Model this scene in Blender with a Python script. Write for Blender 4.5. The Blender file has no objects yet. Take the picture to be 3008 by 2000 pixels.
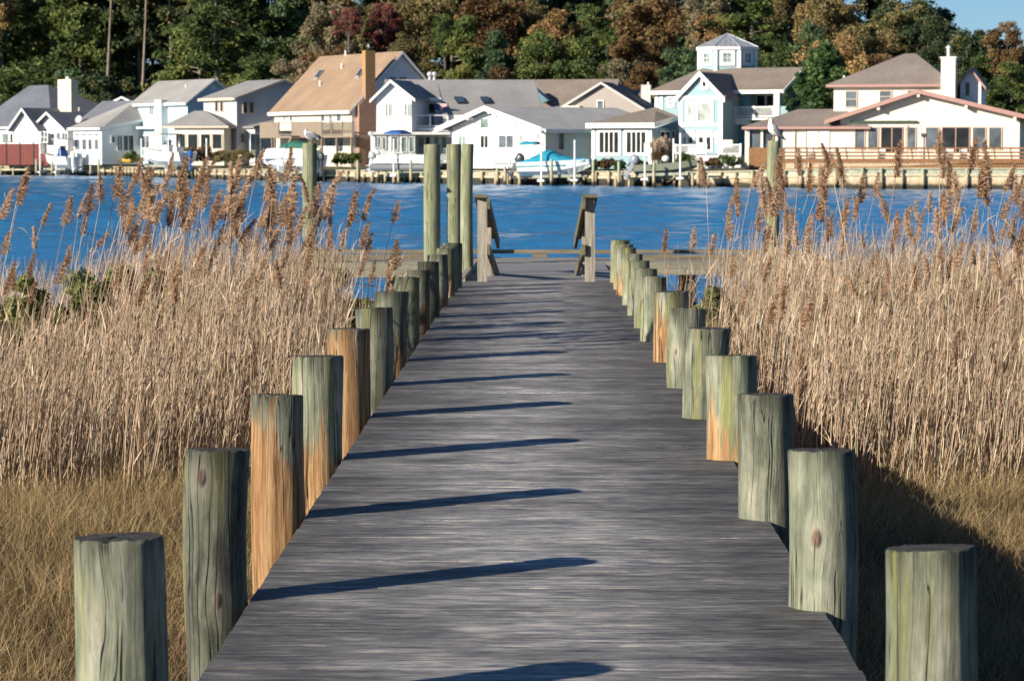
import bpy, math, random
import numpy as np
from mathutils import Vector, Matrix
random.seed(11); rng = np.random.default_rng(11)
SC = bpy.context.scene
COL = SC.collection
R = math.radians

# ------------------------------------------------------------------ camera
FPX, CH = 8000.0, 1.736
TH = math.atan(555 / FPX); PSI = -math.atan(95 / FPX * math.cos(TH))
CAM = Vector((0, 0, CH))
FW = Vector((math.sin(PSI) * math.cos(TH), math.cos(PSI) * math.cos(TH), -math.sin(TH)))
RT = Vector((math.cos(PSI), -math.sin(PSI), 0)); UP = RT.cross(FW)
def ray(px, py):
    return FW + RT * ((px - 1504) / FPX) - UP * ((py - 1000) / FPX)
def P(px, py, Y):
    """world point at distance Y (metres along the boardwalk) seen at full-size photo pixel px, py"""
    d = ray(px, py); return CAM + d * (Y / d.y)
def PD(px, py, Y):      # the same with the pixel of the 2358 px wide view
    return P(px * 1.2757, py * 1.2757, Y)
def on_z(px, py, z):
    d = ray(px, py); return CAM + d * ((z - CH) / d.z)

cam = bpy.data.cameras.new('camera'); co = bpy.data.objects.new('camera', cam); COL.objects.link(co)
co.location = CAM
M3 = Matrix((RT, UP, -FW)).transposed(); co.rotation_euler = M3.to_euler()
cam.sensor_fit = 'HORIZONTAL'; cam.sensor_width = 36; cam.lens = FPX / 3008 * 36
cam.clip_start = .3; cam.clip_end = 5000
cam.dof.use_dof = True; cam.dof.focus_distance = 16.5; cam.dof.aperture_fstop = 9.5
SC.camera = co

# ------------------------------------------------------------------ light
EL = R(19); AZ = math.atan2(-.80, -.60)          # compass angle from +Y towards +X
S = Vector((math.sin(AZ) * math.cos(EL), math.cos(AZ) * math.cos(EL), math.sin(EL)))
sun = bpy.data.lights.new('sun', 'SUN'); sun.energy = 4.6; sun.angle = R(.5); sun.color = (1, .91, .77)
so = bpy.data.objects.new('sun', sun); COL.objects.link(so); so.location = (-30, -30, 40)
so.rotation_euler = S.to_track_quat('Z', 'Y').to_euler()
W = bpy.data.worlds.new('World'); SC.world = W; W.use_nodes = True
nt = W.node_tree; bg = nt.nodes['Background']
sk = nt.nodes.new('ShaderNodeTexSky'); sk.sky_type = 'NISHITA'; sk.sun_disc = False
sk.sun_elevation = EL; sk.sun_rotation = AZ % (2 * math.pi); sk.air_density = .8; sk.dust_density = 0.0; sk.ozone_density = 6.0
nt.links.new(sk.outputs[0], bg.inputs[0]); bg.inputs[1].default_value = .055
SC.view_settings.view_transform = 'Standard'; SC.view_settings.look = 'None'
SC.view_settings.exposure = .83; SC.view_settings.gamma = 1
SC.cycles.max_bounces = 6; SC.cycles.transparent_max_bounces = 6
SC.cycles.diffuse_bounces = 3; SC.cycles.glossy_bounces = 2

# ------------------------------------------------------------------ node helper
class NT:
    def __init__(s, name):
        s.m = bpy.data.materials.new(name); s.m.use_nodes = True; s.t = s.m.node_tree
        s.t.nodes.clear(); s.out = s.t.nodes.new('ShaderNodeOutputMaterial')
    def n(s, typ, props=None, **ins):
        nd = s.t.nodes.new('ShaderNode' + typ)
        for k, v in (props or {}).items(): setattr(nd, k, v)
        for k, v in ins.items():
            k = k.replace('_', ' ')
            if k.isdigit() or (k[0] == 'i' and k[1:].isdigit()): sock = nd.inputs[int(k.lstrip('i'))]
            else: sock = nd.inputs[k]
            s.set(sock, v)
        return nd
    def set(s, sock, v):
        if isinstance(v, bpy.types.NodeSocket): s.t.links.new(v, sock)
        elif isinstance(v, bpy.types.Node): s.t.links.new(v.outputs[0], sock)
        else:
            if isinstance(v, (tuple, list)) and len(v) == 3 and sock.type == 'RGBA': v = tuple(v) + (1,)
            sock.default_value = v
    def coord(s, kind='Object'): return s.n('TexCoord').outputs[kind]
    def map(s, vec, scale=(1, 1, 1), loc=(0, 0, 0), rot=(0, 0, 0)):
        return s.n('Mapping', Vector=vec, Scale=scale, Location=loc, Rotation=rot).outputs[0]
    def noise(s, vec, scale=5, detail=4, rough=.55, w=None):
        nd = s.n('TexNoise', {'noise_dimensions': '4D' if w is not None else '3D'}, Vector=vec, Scale=scale, Detail=detail, Roughness=rough)
        if w is not None: s.set(nd.inputs['W'], w)
        return nd.outputs['Fac']
    def ramp(s, fac, stops):
        nd = s.n('ValToRGB', Fac=fac); e = nd.color_ramp.elements
        while len(e) < len(stops): e.new(.5)
        for el, (p, c) in zip(e, stops):
            el.position = p; el.color = (c if isinstance(c, tuple) else (c, c, c)) + (1,)
        return nd.outputs[0]
    def mix(s, fac, a, b, mode='MIX'):
        nd = s.n('Mix', {'data_type': 'RGBA', 'blend_type': mode})
        s.set(nd.inputs[0], fac); s.set(nd.inputs[6], a); s.set(nd.inputs[7], b); return nd.outputs[2]
    def math(s, op, a, b=0.0, clamp=False):
        nd = s.n('Math', {'operation': op, 'use_clamp': clamp}); s.set(nd.inputs[0], a); s.set(nd.inputs[1], b); return nd.outputs[0]
    def attr(s, name, kind='GEOMETRY', out='Fac'):
        return s.n('Attribute', {'attribute_name': name, 'attribute_type': kind}).outputs[out]
    def rnd(s): return s.n('ObjectInfo').outputs['Random']
    def bump(s, h, strength=.5, dist=.01, normal=None):
        nd = s.n('Bump', Height=h, Strength=strength, Distance=dist)
        if normal is not None: s.set(nd.inputs['Normal'], normal)
        return nd.outputs[0]
    def bsdf(s, col, rough=.7, bump=None, **kw):
        nd = s.n('BsdfPrincipled', Roughness=rough, **kw); s.set(nd.inputs['Base Color'], col)
        if bump is not None: s.set(nd.inputs['Normal'], bump)
        s.t.links.new(nd.outputs[0], s.out.inputs[0]); return nd
    def leaf(s, col, trans=.3, rough=.7):
        d = s.n('BsdfPrincipled', Roughness=rough); s.set(d.inputs['Base Color'], col); d.inputs['Specular IOR Level'].default_value = .25
        t = s.n('BsdfTranslucent'); s.set(t.inputs[0], col)
        mx = s.n('MixShader', Fac=trans); s.t.links.new(d.outputs[0], mx.inputs[1]); s.t.links.new(t.outputs[0], mx.inputs[2])
        s.t.links.new(mx.outputs[0], s.out.inputs[0])

def plain(name, col, rough=.6, var=.12, scale=3.0, metal=0.0, spec=.5):
    m = NT(name); c = m.coord()
    f = m.noise(c, scale, 5)
    v = m.ramp(f, [(.3, 1 - var), (.7, 1 + var * .4)])
    b = m.bsdf(m.mix(1, col, v, 'MULTIPLY'), rough); b.inputs['Metallic'].default_value = metal; b.inputs['Specular IOR Level'].default_value = spec
    return m.m

def siding(name, col, pitch=.14, var=.07, rough=.6):
    m = NT(name); c = m.coord()
    z = m.n('SeparateXYZ', Vector=c).outputs[2]
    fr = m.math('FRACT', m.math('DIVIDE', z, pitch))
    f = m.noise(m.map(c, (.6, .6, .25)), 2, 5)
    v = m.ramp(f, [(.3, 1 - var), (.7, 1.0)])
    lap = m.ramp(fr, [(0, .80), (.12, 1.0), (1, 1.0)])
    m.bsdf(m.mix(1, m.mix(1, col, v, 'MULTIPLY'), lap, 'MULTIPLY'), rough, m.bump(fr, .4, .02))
    return m.m

def shingle(name, col, col2):
    m = NT(name); c = m.coord()
    f = m.noise(m.map(c, (1, 1, 3)), 3.2, 6, .7); g = m.noise(c, .35, 3)
    a = m.mix(m.ramp(f, [(.3, 0.0), (.7, 1.0)]), col, col2)
    a = m.mix(1, a, m.ramp(g, [(.3, .82), (.7, 1.1)]), 'MULTIPLY')
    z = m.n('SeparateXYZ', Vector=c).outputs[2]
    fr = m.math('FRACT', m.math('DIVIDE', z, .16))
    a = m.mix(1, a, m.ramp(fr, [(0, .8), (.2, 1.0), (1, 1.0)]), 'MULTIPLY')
    m.bsdf(a, .9, m.bump(f, .3, .03)); return m.m

# ------------------------------------------------------------------ object helpers
def tag(o, label=None, cat=None, group=None, kind=None):
    if label: o['label'] = label
    if cat: o['category'] = cat
    if group: o['group'] = group
    if kind: o['kind'] = kind
    return o
def thing(name, label, cat, loc=(0, 0, 0), group=None):
    o = bpy.data.objects.new(name, None); o.empty_display_size = .2; COL.objects.link(o); o.location = loc
    return tag(o, label, cat, group)
def wloc(o):
    v = Vector((0, 0, 0))
    while o is not None: v += o.location; o = o.parent
    return v

class MB:
    """collects world-space polygons, built as ONE mesh object"""
    def __init__(s): s.v = []; s.f = []; s.mi = []; s.cur = 0
    def add(s, verts, faces):
        b = len(s.v); s.v += [tuple(p) for p in verts]
        for f in faces: s.f.append([b + i for i in f]); s.mi.append(s.cur)
        return s
    def hexa(s, p):   # 4 bottom, 4 top
        return s.add(p, [(3, 2, 1, 0), (4, 5, 6, 7), (0, 1, 5, 4), (1, 2, 6, 5), (2, 3, 7, 6), (3, 0, 4, 7)])
    def box(s, x0, x1, y0, y1, z0, z1, fn=None):
        fn = fn or (lambda a, b, c: (a, b, c))
        return s.hexa([fn(x0, y0, z0), fn(x1, y0, z0), fn(x1, y1, z0), fn(x0, y1, z0), fn(x0, y0, z1), fn(x1, y0, z1), fn(x1, y1, z1), fn(x0, y1, z1)])
    def prism(s, poly, a0, a1, fn):
        """poly of (p,q) pairs extruded from a0 to a1; fn(a,p,q)->world"""
        n = len(poly)
        vs = [fn(a0, p, q) for p, q in poly] + [fn(a1, p, q) for p, q in poly]
        return s.add(vs, [tuple(range(n))[::-1], tuple(range(n, 2 * n))] + [(i, (i + 1) % n, n + (i + 1) % n, n + i) for i in range(n)])
    def tube(s, pts, rad, seg=8, cap=True):
        pts = [Vector(p) for p in pts]; n = len(pts)
        rad = rad if isinstance(rad, (list, tuple)) else [rad] * n
        vs = []
        for i, p in enumerate(pts):
            t = (pts[min(i + 1, n - 1)] - pts[max(i - 1, 0)]).normalized()
            a = t.cross(Vector((0, 0, 1)))
            if a.length < 1e-3: a = Vector((1, 0, 0))
            a.normalize(); b = t.cross(a)
            for k in range(seg):
                w = 2 * math.pi * k / seg
                vs.append(p + (a * math.cos(w) + b * math.sin(w)) * rad[i])
        fs = []
        for i in range(n - 1):
            for k in range(seg):
                k2 = (k + 1) % seg; fs.append((i * seg + k, i * seg + k2, (i + 1) * seg + k2, (i + 1) * seg + k))
        if cap: fs += [tuple(range(seg))[::-1], tuple((n - 1) * seg + k for k in range(seg))]
        return s.add(vs, fs)
    def ball(s, c, r, seg=10, rings=6):
        c = Vector(c); r = Vector(r) if not isinstance(r, (int, float)) else Vector((r, r, r)); vs = [c + Vector((0, 0, -r.z))]
        for i in range(1, rings):
            ph = -math.pi / 2 + math.pi * i / rings
            for k in range(seg):
                w = 2 * math.pi * k / seg
                vs.append(c + Vector((r.x * math.cos(ph) * math.cos(w), r.y * math.cos(ph) * math.sin(w), r.z * math.sin(ph))))
        vs.append(c + Vector((0, 0, r.z))); L = len(vs) - 1; fs = []
        for k in range(seg):
            k2 = (k + 1) % seg; fs.append((0, 1 + k2, 1 + k)); fs.append((L, 1 + (rings - 2) * seg + k, 1 + (rings - 2) * seg + k2))
            for i in range(rings - 2): fs.append((1 + i * seg + k, 1 + i * seg + k2, 1 + (i + 1) * seg + k2, 1 + (i + 1) * seg + k))
        return s.add(vs, fs)
    def build(s, name, mats, parent=None, loc=None, smooth=False):
        if not isinstance(mats, (list, tuple)): mats = [mats]
        org = wloc(parent) if parent is not None else Vector(loc or (0, 0, 0))
        me = bpy.data.meshes.new(name)
        me.from_pydata([(x - org.x, y - org.y, z - org.z) for x, y, z in s.v], [], s.f)
        for m in mats: me.materials.append(m)
        if len(mats) > 1: me.polygons.foreach_set('material_index', s.mi)
        if smooth: me.polygons.foreach_set('use_smooth', [True] * len(s.f))
        me.update()
        o = bpy.data.objects.new(name, me); COL.objects.link(o)
        if parent is not None: o.parent = parent
        else: o.location = org
        return o

def np_mesh(name, V, Q, mats, tint=None, tri=False, mi=None):
    k = 3 if tri else 4
    V = np.asarray(V, np.float32); Q = np.asarray(Q, np.int32)
    me = bpy.data.meshes.new(name); me.vertices.add(len(V)); me.vertices.foreach_set('co', V.ravel())
    me.loops.add(Q.size); me.loops.foreach_set('vertex_index', Q.ravel())
    me.polygons.add(len(Q)); me.polygons.foreach_set('loop_start', np.arange(0, Q.size, k, dtype=np.int32))
    for m in (mats if isinstance(mats, (list, tuple)) else [mats]): me.materials.append(m)
    if mi is not None: me.polygons.foreach_set('material_index', np.asarray(mi, np.int32))
    if tint is not None:
        a = me.attributes.new('tint', 'FLOAT', 'POINT'); a.data.foreach_set('value', np.asarray(tint, np.float32))
    me.update(calc_edges=True)
    return me
def link_mesh(me, name, parent=None, loc=(0, 0, 0)):
    o = bpy.data.objects.new(name, me); COL.objects.link(o); o.parent = parent; o.location = loc; return o

def ribbons(base, dirs, length, width, droop, seg=3, side=None, tint=None):
    """tapered blades: base (n,3), dirs (n,3) unit, length, width, droop (n,) -> V,Q,T"""
    n = len(base)
    if side is None:
        r = rng.normal(size=(n, 3)); side = np.cross(dirs, r)
    side = side / (np.linalg.norm(side, axis=1, keepdims=True) + 1e-9)
    Vs = []
    for i in range(seg + 1):
        t = i / seg
        c = base + dirs * (length * t)[:, None]
        c[:, 2] -= droop * t * t * length
        w = width * (1 - t ** 1.6 * .92)
        Vs.append(c - side * (w / 2)[:, None]); Vs.append(c + side * (w / 2)[:, None])
    V = np.stack(Vs, 1).reshape(-1, 3); k = 2 * (seg + 1)
    q = np.array([[2 * i, 2 * i + 1, 2 * i + 3, 2 * i + 2] for i in range(seg)])
    Q = (np.arange(n)[:, None, None] * k + q[None]).reshape(-1, 4)
    T = np.repeat(tint if tint is not None else rng.random(n), k)
    return V, Q, T
def join_np(parts):
    V = []; Q = []; T = []; b = 0
    for v, q, t in parts: V.append(v); Q.append(q + b); T.append(t); b += len(v)
    return np.concatenate(V), np.concatenate(Q), np.concatenate(T)
def stalks(base, top, r0, r1, bend, seg=4, tint=None):
    """three-sided stems from base to top, bend (n,3) added at mid"""
    n = len(base); Vs = []
    ang = rng.random(n) * 6.28
    for i in range(seg + 1):
        t = i / seg
        c = base * (1 - t) + top * t + bend * (4 * t * (1 - t)); r = r0 * (1 - t) + r1 * t
        for k in range(3):
            a = ang + k * 2.0944
            Vs.append(c + np.stack([np.cos(a) * r, np.sin(a) * r, np.zeros(n)], 1))
    K = 3 * (seg + 1); V = np.stack(Vs, 1).reshape(-1, 3)
    q = np.array([[3 * i + k, 3 * i + (k + 1) % 3, 3 * i + 3 + (k + 1) % 3, 3 * i + 3 + k] for i in range(seg) for k in range(3)])
    Q = (np.arange(n)[:, None, None] * K + q[None]).reshape(-1, 4)
    return V, Q, np.repeat(tint if tint is not None else rng.random(n), K)
# ================================================================== near scene: boardwalk, posts, dock, gulls
WATER_Z = -1.19
# --- materials
def wood_post(name):
    m = NT(name); c = m.coord(); w = m.math('MULTIPLY', m.rnd(), 60)
    tan = m.attr('tan', 'OBJECT'); tone = m.attr('tone', 'OBJECT'); dirt = m.attr('dirt', 'OBJECT')
    W = lambda k: m.math('ADD', w, k)
    z = m.n('SeparateXYZ', Vector=c).outputs[2]
    # the grain swings round the knots
    cw = c; kls = []
    for kn in ('knot_a', 'knot_b'):
        kd = m.n('VectorMath', {'operation': 'SUBTRACT'}, i0=c, i1=m.attr(kn, 'OBJECT', 'Vector')).outputs[0]
        kl = m.n('VectorMath', {'operation': 'LENGTH'}, i0=m.map(kd, (1, 1, .55))).outputs['Value']; kls.append(kl)
        amt = m.math('MULTIPLY', m.math('POWER', 2.718, m.math('MULTIPLY', m.math('MULTIPLY', kl, kl), -260.0)), -.55)
        cw = m.n('VectorMath', {'operation': 'MULTIPLY_ADD'}, i0=kd, i1=m.n('CombineXYZ', X=amt, Y=amt, Z=0.0).outputs[0], i2=cw).outputs[0]
    wob = m.n('TexNoise', {'noise_dimensions': '4D'}, Vector=m.map(c, (1, 1, .6)), Scale=3.0, Detail=2.0, W=w).outputs['Color']
    cw = m.n('VectorMath', {'operation': 'MULTIPLY_ADD'}, i0=wob, i1=(.05, .05, .0), i2=cw).outputs[0]
    blotch = m.noise(m.map(cw, (5.5, 5.5, 1.7)), 1.6, 9, .66, w)
    streak = m.noise(m.map(cw, (17, 17, .55)), 2.0, 8, .7, W(2.2))
    fine = m.noise(m.map(cw, (46, 46, 1.1)), 2.4, 6, .72, W(4.4))
    mixv = m.math('ADD', m.math('MULTIPLY', blotch, .62), m.math('MULTIPLY', streak, .38))
    col = m.ramp(mixv, [(.30, (.052, .058, .042)), (.41, (.142, .157, .108)), (.50, (.245, .255, .18)), (.60, (.375, .37, .28)), (.72, (.53, .51, .41))])
    mossy = m.ramp(m.noise(m.map(c, (4, 4, 1.1)), 1.5, 6, .62, W(7.3)), [(.50, 0.0), (.60, .62)])
    col = m.mix(mossy, col, m.ramp(streak, [(.3, (.045, .066, .045)), (.7, (.16, .20, .13))]))
    oliv = m.ramp(m.noise(m.map(c, (7, 7, .45)), 1.4, 5, .6, W(13.0)), [(.54, 0.0), (.64, .7)])
    col = m.mix(oliv, col, (.25, .245, .065))
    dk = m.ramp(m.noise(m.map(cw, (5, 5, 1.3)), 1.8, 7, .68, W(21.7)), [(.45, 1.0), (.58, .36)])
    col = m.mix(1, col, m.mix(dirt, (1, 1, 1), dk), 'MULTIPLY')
    lich = m.math('MULTIPLY', m.attr('lich', 'OBJECT'), m.ramp(m.noise(m.map(c, (5, 5, 1.2)), 1.4, 6, .6, W(31.0)), [(.36, .2), (.56, 1.0)]))
    col = m.mix(lich, col, m.mix(m.ramp(streak, [(.35, 0.0), (.65, 1.0)]), (.17, .19, .085), (.40, .42, .235)))
    ws = m.noise(m.map(cw, (15, 15, .6)), 2.0, 8, .7, W(3.1))
    warm = m.ramp(ws, [(.32, (.06, .03, .014)), (.42, (.21, .10, .036)), (.53, (.40, .23, .10)), (.68, (.52, .38, .22))])
    hz = m.n('MapRange', Value=z, i1=.62, i2=-.25, i3=-.75, i4=.75).outputs[0]
    tm = m.math('ADD', m.math('ADD', hz, m.math('MULTIPLY', m.math('SUBTRACT', m.noise(m.map(cw, (6, 6, .7)), 1.5, 8, .72, W(5.5)), .5), 3.6)), m.math('MULTIPLY', m.math('SUBTRACT', tan, .5), 2.4))
    col = m.mix(m.ramp(tm, [(.25, 0.0), (.50, 1.0)]), col, warm)
    # dark weathering that runs down from the cut end
    hz2 = m.n('MapRange', Value=m.math('SUBTRACT', z, m.attr('topz', 'OBJECT')), i1=-.30, i2=.02, i3=0.0, i4=1.0).outputs[0]
    run = m.ramp(m.math('MULTIPLY', hz2, m.noise(m.map(c, (14, 14, .5)), 2.2, 5, .6, w)), [(.28, 1.0), (.55, .34)])
    col = m.mix(1, col, run, 'MULTIPLY')
    # long drying checks
    ck = m.noise(m.map(cw, (12, 12, .14)), 1.5, 3.0, .45, W(11.0))
    ckm = m.ramp(m.math('ABSOLUTE', m.math('SUBTRACT', ck, .53)), [(.0, 1.0), (.010, 0.0)])
    ckm = m.math('MULTIPLY', ckm, m.ramp(m.noise(m.map(c, (3, 3, 1.4)), 1.5, 3, .5, W(1.7)), [(.44, 0.0), (.50, 1.0)]))
    col = m.mix(m.math('MULTIPLY', ckm, .92), col, (.018, .015, .011))
    col = m.mix(1, col, m.ramp(fine, [(.30, .62), (.5, 1.0), (.70, 1.16)]), 'MULTIPLY')
    kn_all = 0.0
    for kl in kls:
        k2 = m.math('ADD', kl, m.math('MULTIPLY', m.math('SUBTRACT', blotch, .5), .05))
        col = m.mix(m.ramp(k2, [(.022, .55), (.07, 0.0)]), col, m.mix(.5, col, (.50, .45, .36)))
        kk = m.ramp(k2, [(.009, 1.0), (.021, 0.0)])
        col = m.mix(kk, col, m.mix(m.ramp(fine, [(.35, 0.0), (.6, 1.0)]), (.07, .04, .028), (.23, .145, .10)))
        kn_all = m.math('ADD', kn_all, kk)
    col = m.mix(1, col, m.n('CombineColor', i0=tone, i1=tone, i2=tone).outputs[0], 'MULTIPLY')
    h = m.math('SUBTRACT', m.math('ADD', m.math('MULTIPLY', fine, .35), m.math('MULTIPLY', mixv, .8)), m.math('MULTIPLY', ckm, 1.3))
    h = m.math('ADD', h, m.math('MULTIPLY', kn_all, .5))
    m.bsdf(col, .88, m.bump(h, .9, .022)); return m.m
def end_grain(name):
    m = NT(name); c = m.coord(); w = m.math('MULTIPLY', m.rnd(), 40)
    r = m.n('VectorMath', {'operation': 'LENGTH'}, i0=m.map(c, (1, 1, 0)))
    ring = m.math('SINE', m.math('ADD', m.math('MULTIPLY', r.outputs['Value'], 520), m.math('MULTIPLY', m.noise(c, 9, 2, .5, w), 9)))
    n = m.noise(m.map(c, (1, 1, 0)), 22, 5, .65, w)
    col = m.ramp(n, [(.3, (.014, .014, .013)), (.55, (.035, .034, .03)), (.75, (.09, .085, .07))])
    col = m.mix(.3, col, m.ramp(ring, [(0.0, (.012, .012, .011)), (1.0, (.06, .056, .045))]))
    m.bsdf(col, .9, m.bump(n, .6, .01)); return m.m
M_POST = wood_post('treated_post_wood'); M_END = end_grain('post_end_grain')

def deck_wood(name, base=(.155, .15, .15), smooth=False):
    m = NT(name); c = m.coord(); tint = m.attr('tint')
    off = m.n('CombineXYZ', X=m.math('MULTIPLY', tint, 31), Y=0.0, Z=m.math('MULTIPLY', tint, 17)).outputs[0]
    cc = m.n('VectorMath', {'operation': 'ADD'}, i0=c, i1=off).outputs[0]
    a = m.noise(m.map(cc, (3.0, 32, 1)), 1.6, 8, .74)
    b = m.noise(m.map(cc, (2.2, 19, 1)), 1.7, 8, .76)
    l = m.noise(m.map(c, (1.3, 1.6, 1)), 1.1, 5, .6)
    col = m.ramp(a, [(.32, (.036, .038, .043)), (.43, (.110, .112, .116)), (.52, (.215, .208, .20)), (.63, (.41, .375, .335))])
    pale = m.ramp(b, [(.54, 0.0), (.60, 1.0)])
    col = m.mix(m.math('MULTIPLY', pale, m.ramp(l, [(.35, .35), (.6, 1.0)])), col, (.52, .47, .41))
    dk = m.ramp(b, [(.38, .95), (.46, 0.0)])
    col = m.mix(dk, col, (.045, .048, .056))
    col = m.mix(1, col, m.ramp(l, [(.32, .60), (.5, 1.0), (.66, 1.30)]), 'MULTIPLY')
    warm = m.ramp(m.noise(m.map(cc, (1.2, 14, 1)), 1.5, 3), [(.60, 0.0), (.72, .55)])
    col = m.mix(warm, col, (.25, .19, .135))
    x = m.n('SeparateXYZ', Vector=c).outputs[0]
    # the trodden middle is worn paler, the edges stay dark
    wob = m.math('MULTIPLY', m.math('SUBTRACT', m.noise(m.map(c, (.5, .35, 1)), 1.3, 3), .5), .8)
    e = m.math('ABSOLUTE', m.math('ADD', m.math('ADD', x, .12), wob))
    col = m.mix(1, col, m.ramp(e, [(.15, 1.30), (.5, .90), (.95, .48)]), 'MULTIPLY')
    tv = m.ramp(tint, [(0, .78), (.5, 1.0), (1, 1.22)])
    col = m.mix(1, col, tv, 'MULTIPLY')
    h = m.math('ADD', m.math('MULTIPLY', a, .5), m.math('MULTIPLY', b, .5))
    m.bsdf(col, .75, m.bump(h, .7, .008)); return m.m
M_DECK = deck_wood('weathered_deck_boards')
M_JOIST = plain('dark_joist_wood', (.05, .045, .035), .9, .4, 6)
def grey_wood(name, c0, c1, sc=(14, 14, 1.2)):
    m = NT(name); c = m.coord(); f = m.noise(m.map(c, sc), 2, 6, .65, m.math('MULTIPLY', m.rnd(), 30))
    m.bsdf(m.ramp(f, [(.3, c0), (.65, c1)]), .85, m.bump(f, .5, .006)); return m.m
M_GREY = grey_wood('weathered_grey_timber', (.15, .13, .10), (.42, .38, .31))
M_GREYX = grey_wood('weathered_dock_boards', (.13, .125, .12), (.30, .29, .27), (1.2, 22, 6))
M_BEAM = grey_wood('weathered_dock_beam', (.09, .075, .05), (.22, .19, .13), (1.0, 14, 14))
M_FASCIA = grey_wood('pale_dock_fascia', (.13, .12, .085), (.27, .25, .185), (1.0, 10, 10))
M_CAP = grey_wood('mossy_rail_wood', (.05, .045, .03), (.17, .15, .09), (10, 1.4, 5))

def post_mesh(rad, h, depth, seed, tap=.96, lean=(0, 0), seg=40, rings=22, rough=.021):
    """a round timber pile; z=0 is the deck, h its top, -depth its foot"""
    g = np.random.default_rng(seed); V = []; F = []; mi = []
    ph = g.random(6) * 6.28; am = g.normal(size=6)
    zs = np.linspace(-depth, h - .012, rings); bow = g.normal(size=2) * .010; chip = [max(0, g.normal() - 1.1) * .006 for _ in range(seg)]
    def rr(a, z):
        t = (z + depth) / (h + depth)
        s = 1 + rough * (am[0] * math.sin(2 * a + ph[0] + z * .7) + .8 * am[1] * math.sin(3 * a + ph[1] + z * 1.9) + .6 * am[2] * math.sin(7 * a + ph[2] - z * 2.6) + .5 * am[3] * math.sin(5 * z + ph[3]) + .35 * am[4] * math.sin(13 * a + ph[4] + z * 3))
        return rad * (1 + (tap - 1) * t) * s
    tilt = g.normal(size=2) * .02 + np.array([0, -.055])
    for z in zs:
        for k in range(seg):
            a = 2 * math.pi * k / seg; r = rr(a, z); x, y = r * math.cos(a), r * math.sin(a)
            zz = z + (tilt[0] * x + tilt[1] * y if z > h - .05 else 0)
            t_ = (z + .2) / (h + .2); bb = 4 * t_ * (1 - t_) if 0 < t_ < 1 else 0
            if z > h - .02: zz -= chip[k]; x *= 1 - chip[k] * 1.5; y *= 1 - chip[k] * 1.5
            V.append((x + lean[0] * z + bow[0] * bb, y + lean[1] * z + bow[1] * bb, zz))
    for i in range(rings - 1):
        for k in range(seg):
            k2 = (k + 1) % seg; F.append((i * seg + k, i * seg + k2, (i + 1) * seg + k2, (i + 1) * seg + k)); mi.append(0)
    # slightly rounded lip, then a rough, dished end
    for s_, dz in ((.975, .012), (.72, .010), (.38, .014)):
        b = len(V)
        for k in range(seg):
            a = 2 * math.pi * k / seg; r = rr(a, h) * s_; x, y = r * math.cos(a), r * math.sin(a)
            V.append((x + lean[0] * h, y + lean[1] * h, h - .012 + dz - (chip[k] * .8 if s_ > .9 else 0) + g.normal() * .0015 + tilt[0] * x + tilt[1] * y))
        for k in range(seg):
            k2 = (k + 1) % seg; F.append((b - seg + k, b - seg + k2, b + k2, b + k)); mi.append(0 if s_ > .9 else 1)
    b = len(V); V.append((lean[0] * h, lean[1] * h, h + .001))
    for k in range(seg): F.append((b - seg + k, b - seg + (k + 1) % seg, b)); mi.append(1)
    me = bpy.data.meshes.new('post'); me.from_pydata(V, [], F); me.materials.append(M_POST); me.materials.append(M_END)
    me.polygons.foreach_set('material_index', mi); me.polygons.foreach_set('use_smooth', [m == 0 for m in mi]); me.update()
    return me
ORD = ['nearest', 'second', 'third', 'fourth', 'fifth', 'sixth', 'seventh', 'eighth', 'ninth', 'tenth', 'eleventh', 'twelfth', 'thirteenth', 'last']
# x, y, radius, height, tan, tone, dirt, look
LP = [(None, 8.05, .140, .590, .05, 1.12, .35, 'pale grey green post with a reddish knot'),
      (-1.262, 10.46, .128, .590, .15, .70, 1.0, 'dark mossy green post with a small knot near its top'),
      (None, 12.87, .130, .585, .84, 1.0, .5, 'post green above and orange brown down one side'),
      (None, 15.31, .148, .585, .58, 1.12, .2, 'pale post with a peeling orange foot'),
      (None, 17.76, .150, .580, 1.0, 1.0, .2, 'golden tan post with a dark knot at its rim'),
      (None, 20.19, .144, .575, .45, .80, .5, 'green post with a tan foot'),
      (None, 22.55, .148, .575, .62, .74, .8, 'grey post with brown peeling wood'),
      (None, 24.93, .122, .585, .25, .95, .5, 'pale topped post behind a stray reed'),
      (None, 26.55, .119, .580, .55, .6, .8, 'dark post shaded by reeds'),  # low tone paints the reeds' shade onto this post
      (None, 28.60, .118, .580, .1, .5, 1.0, 'blackish green shaded post'),  # lowest tone, reed shade put into the wood colour
      (None, 30.60, .118, .575, .62, .85, .5, 'post with one reddish streak'),
      (None, 32.70, .120, .575, .7, .9, .4, 'slim tan sided post'),
      (None, 33.70, .120, .570, .3, 1.0, .3, 'grey topped post before the tall piles'),
      (None, 34.70, .124, .570, .15, .95, .3, 'pale green post beside the ramp')]
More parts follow.
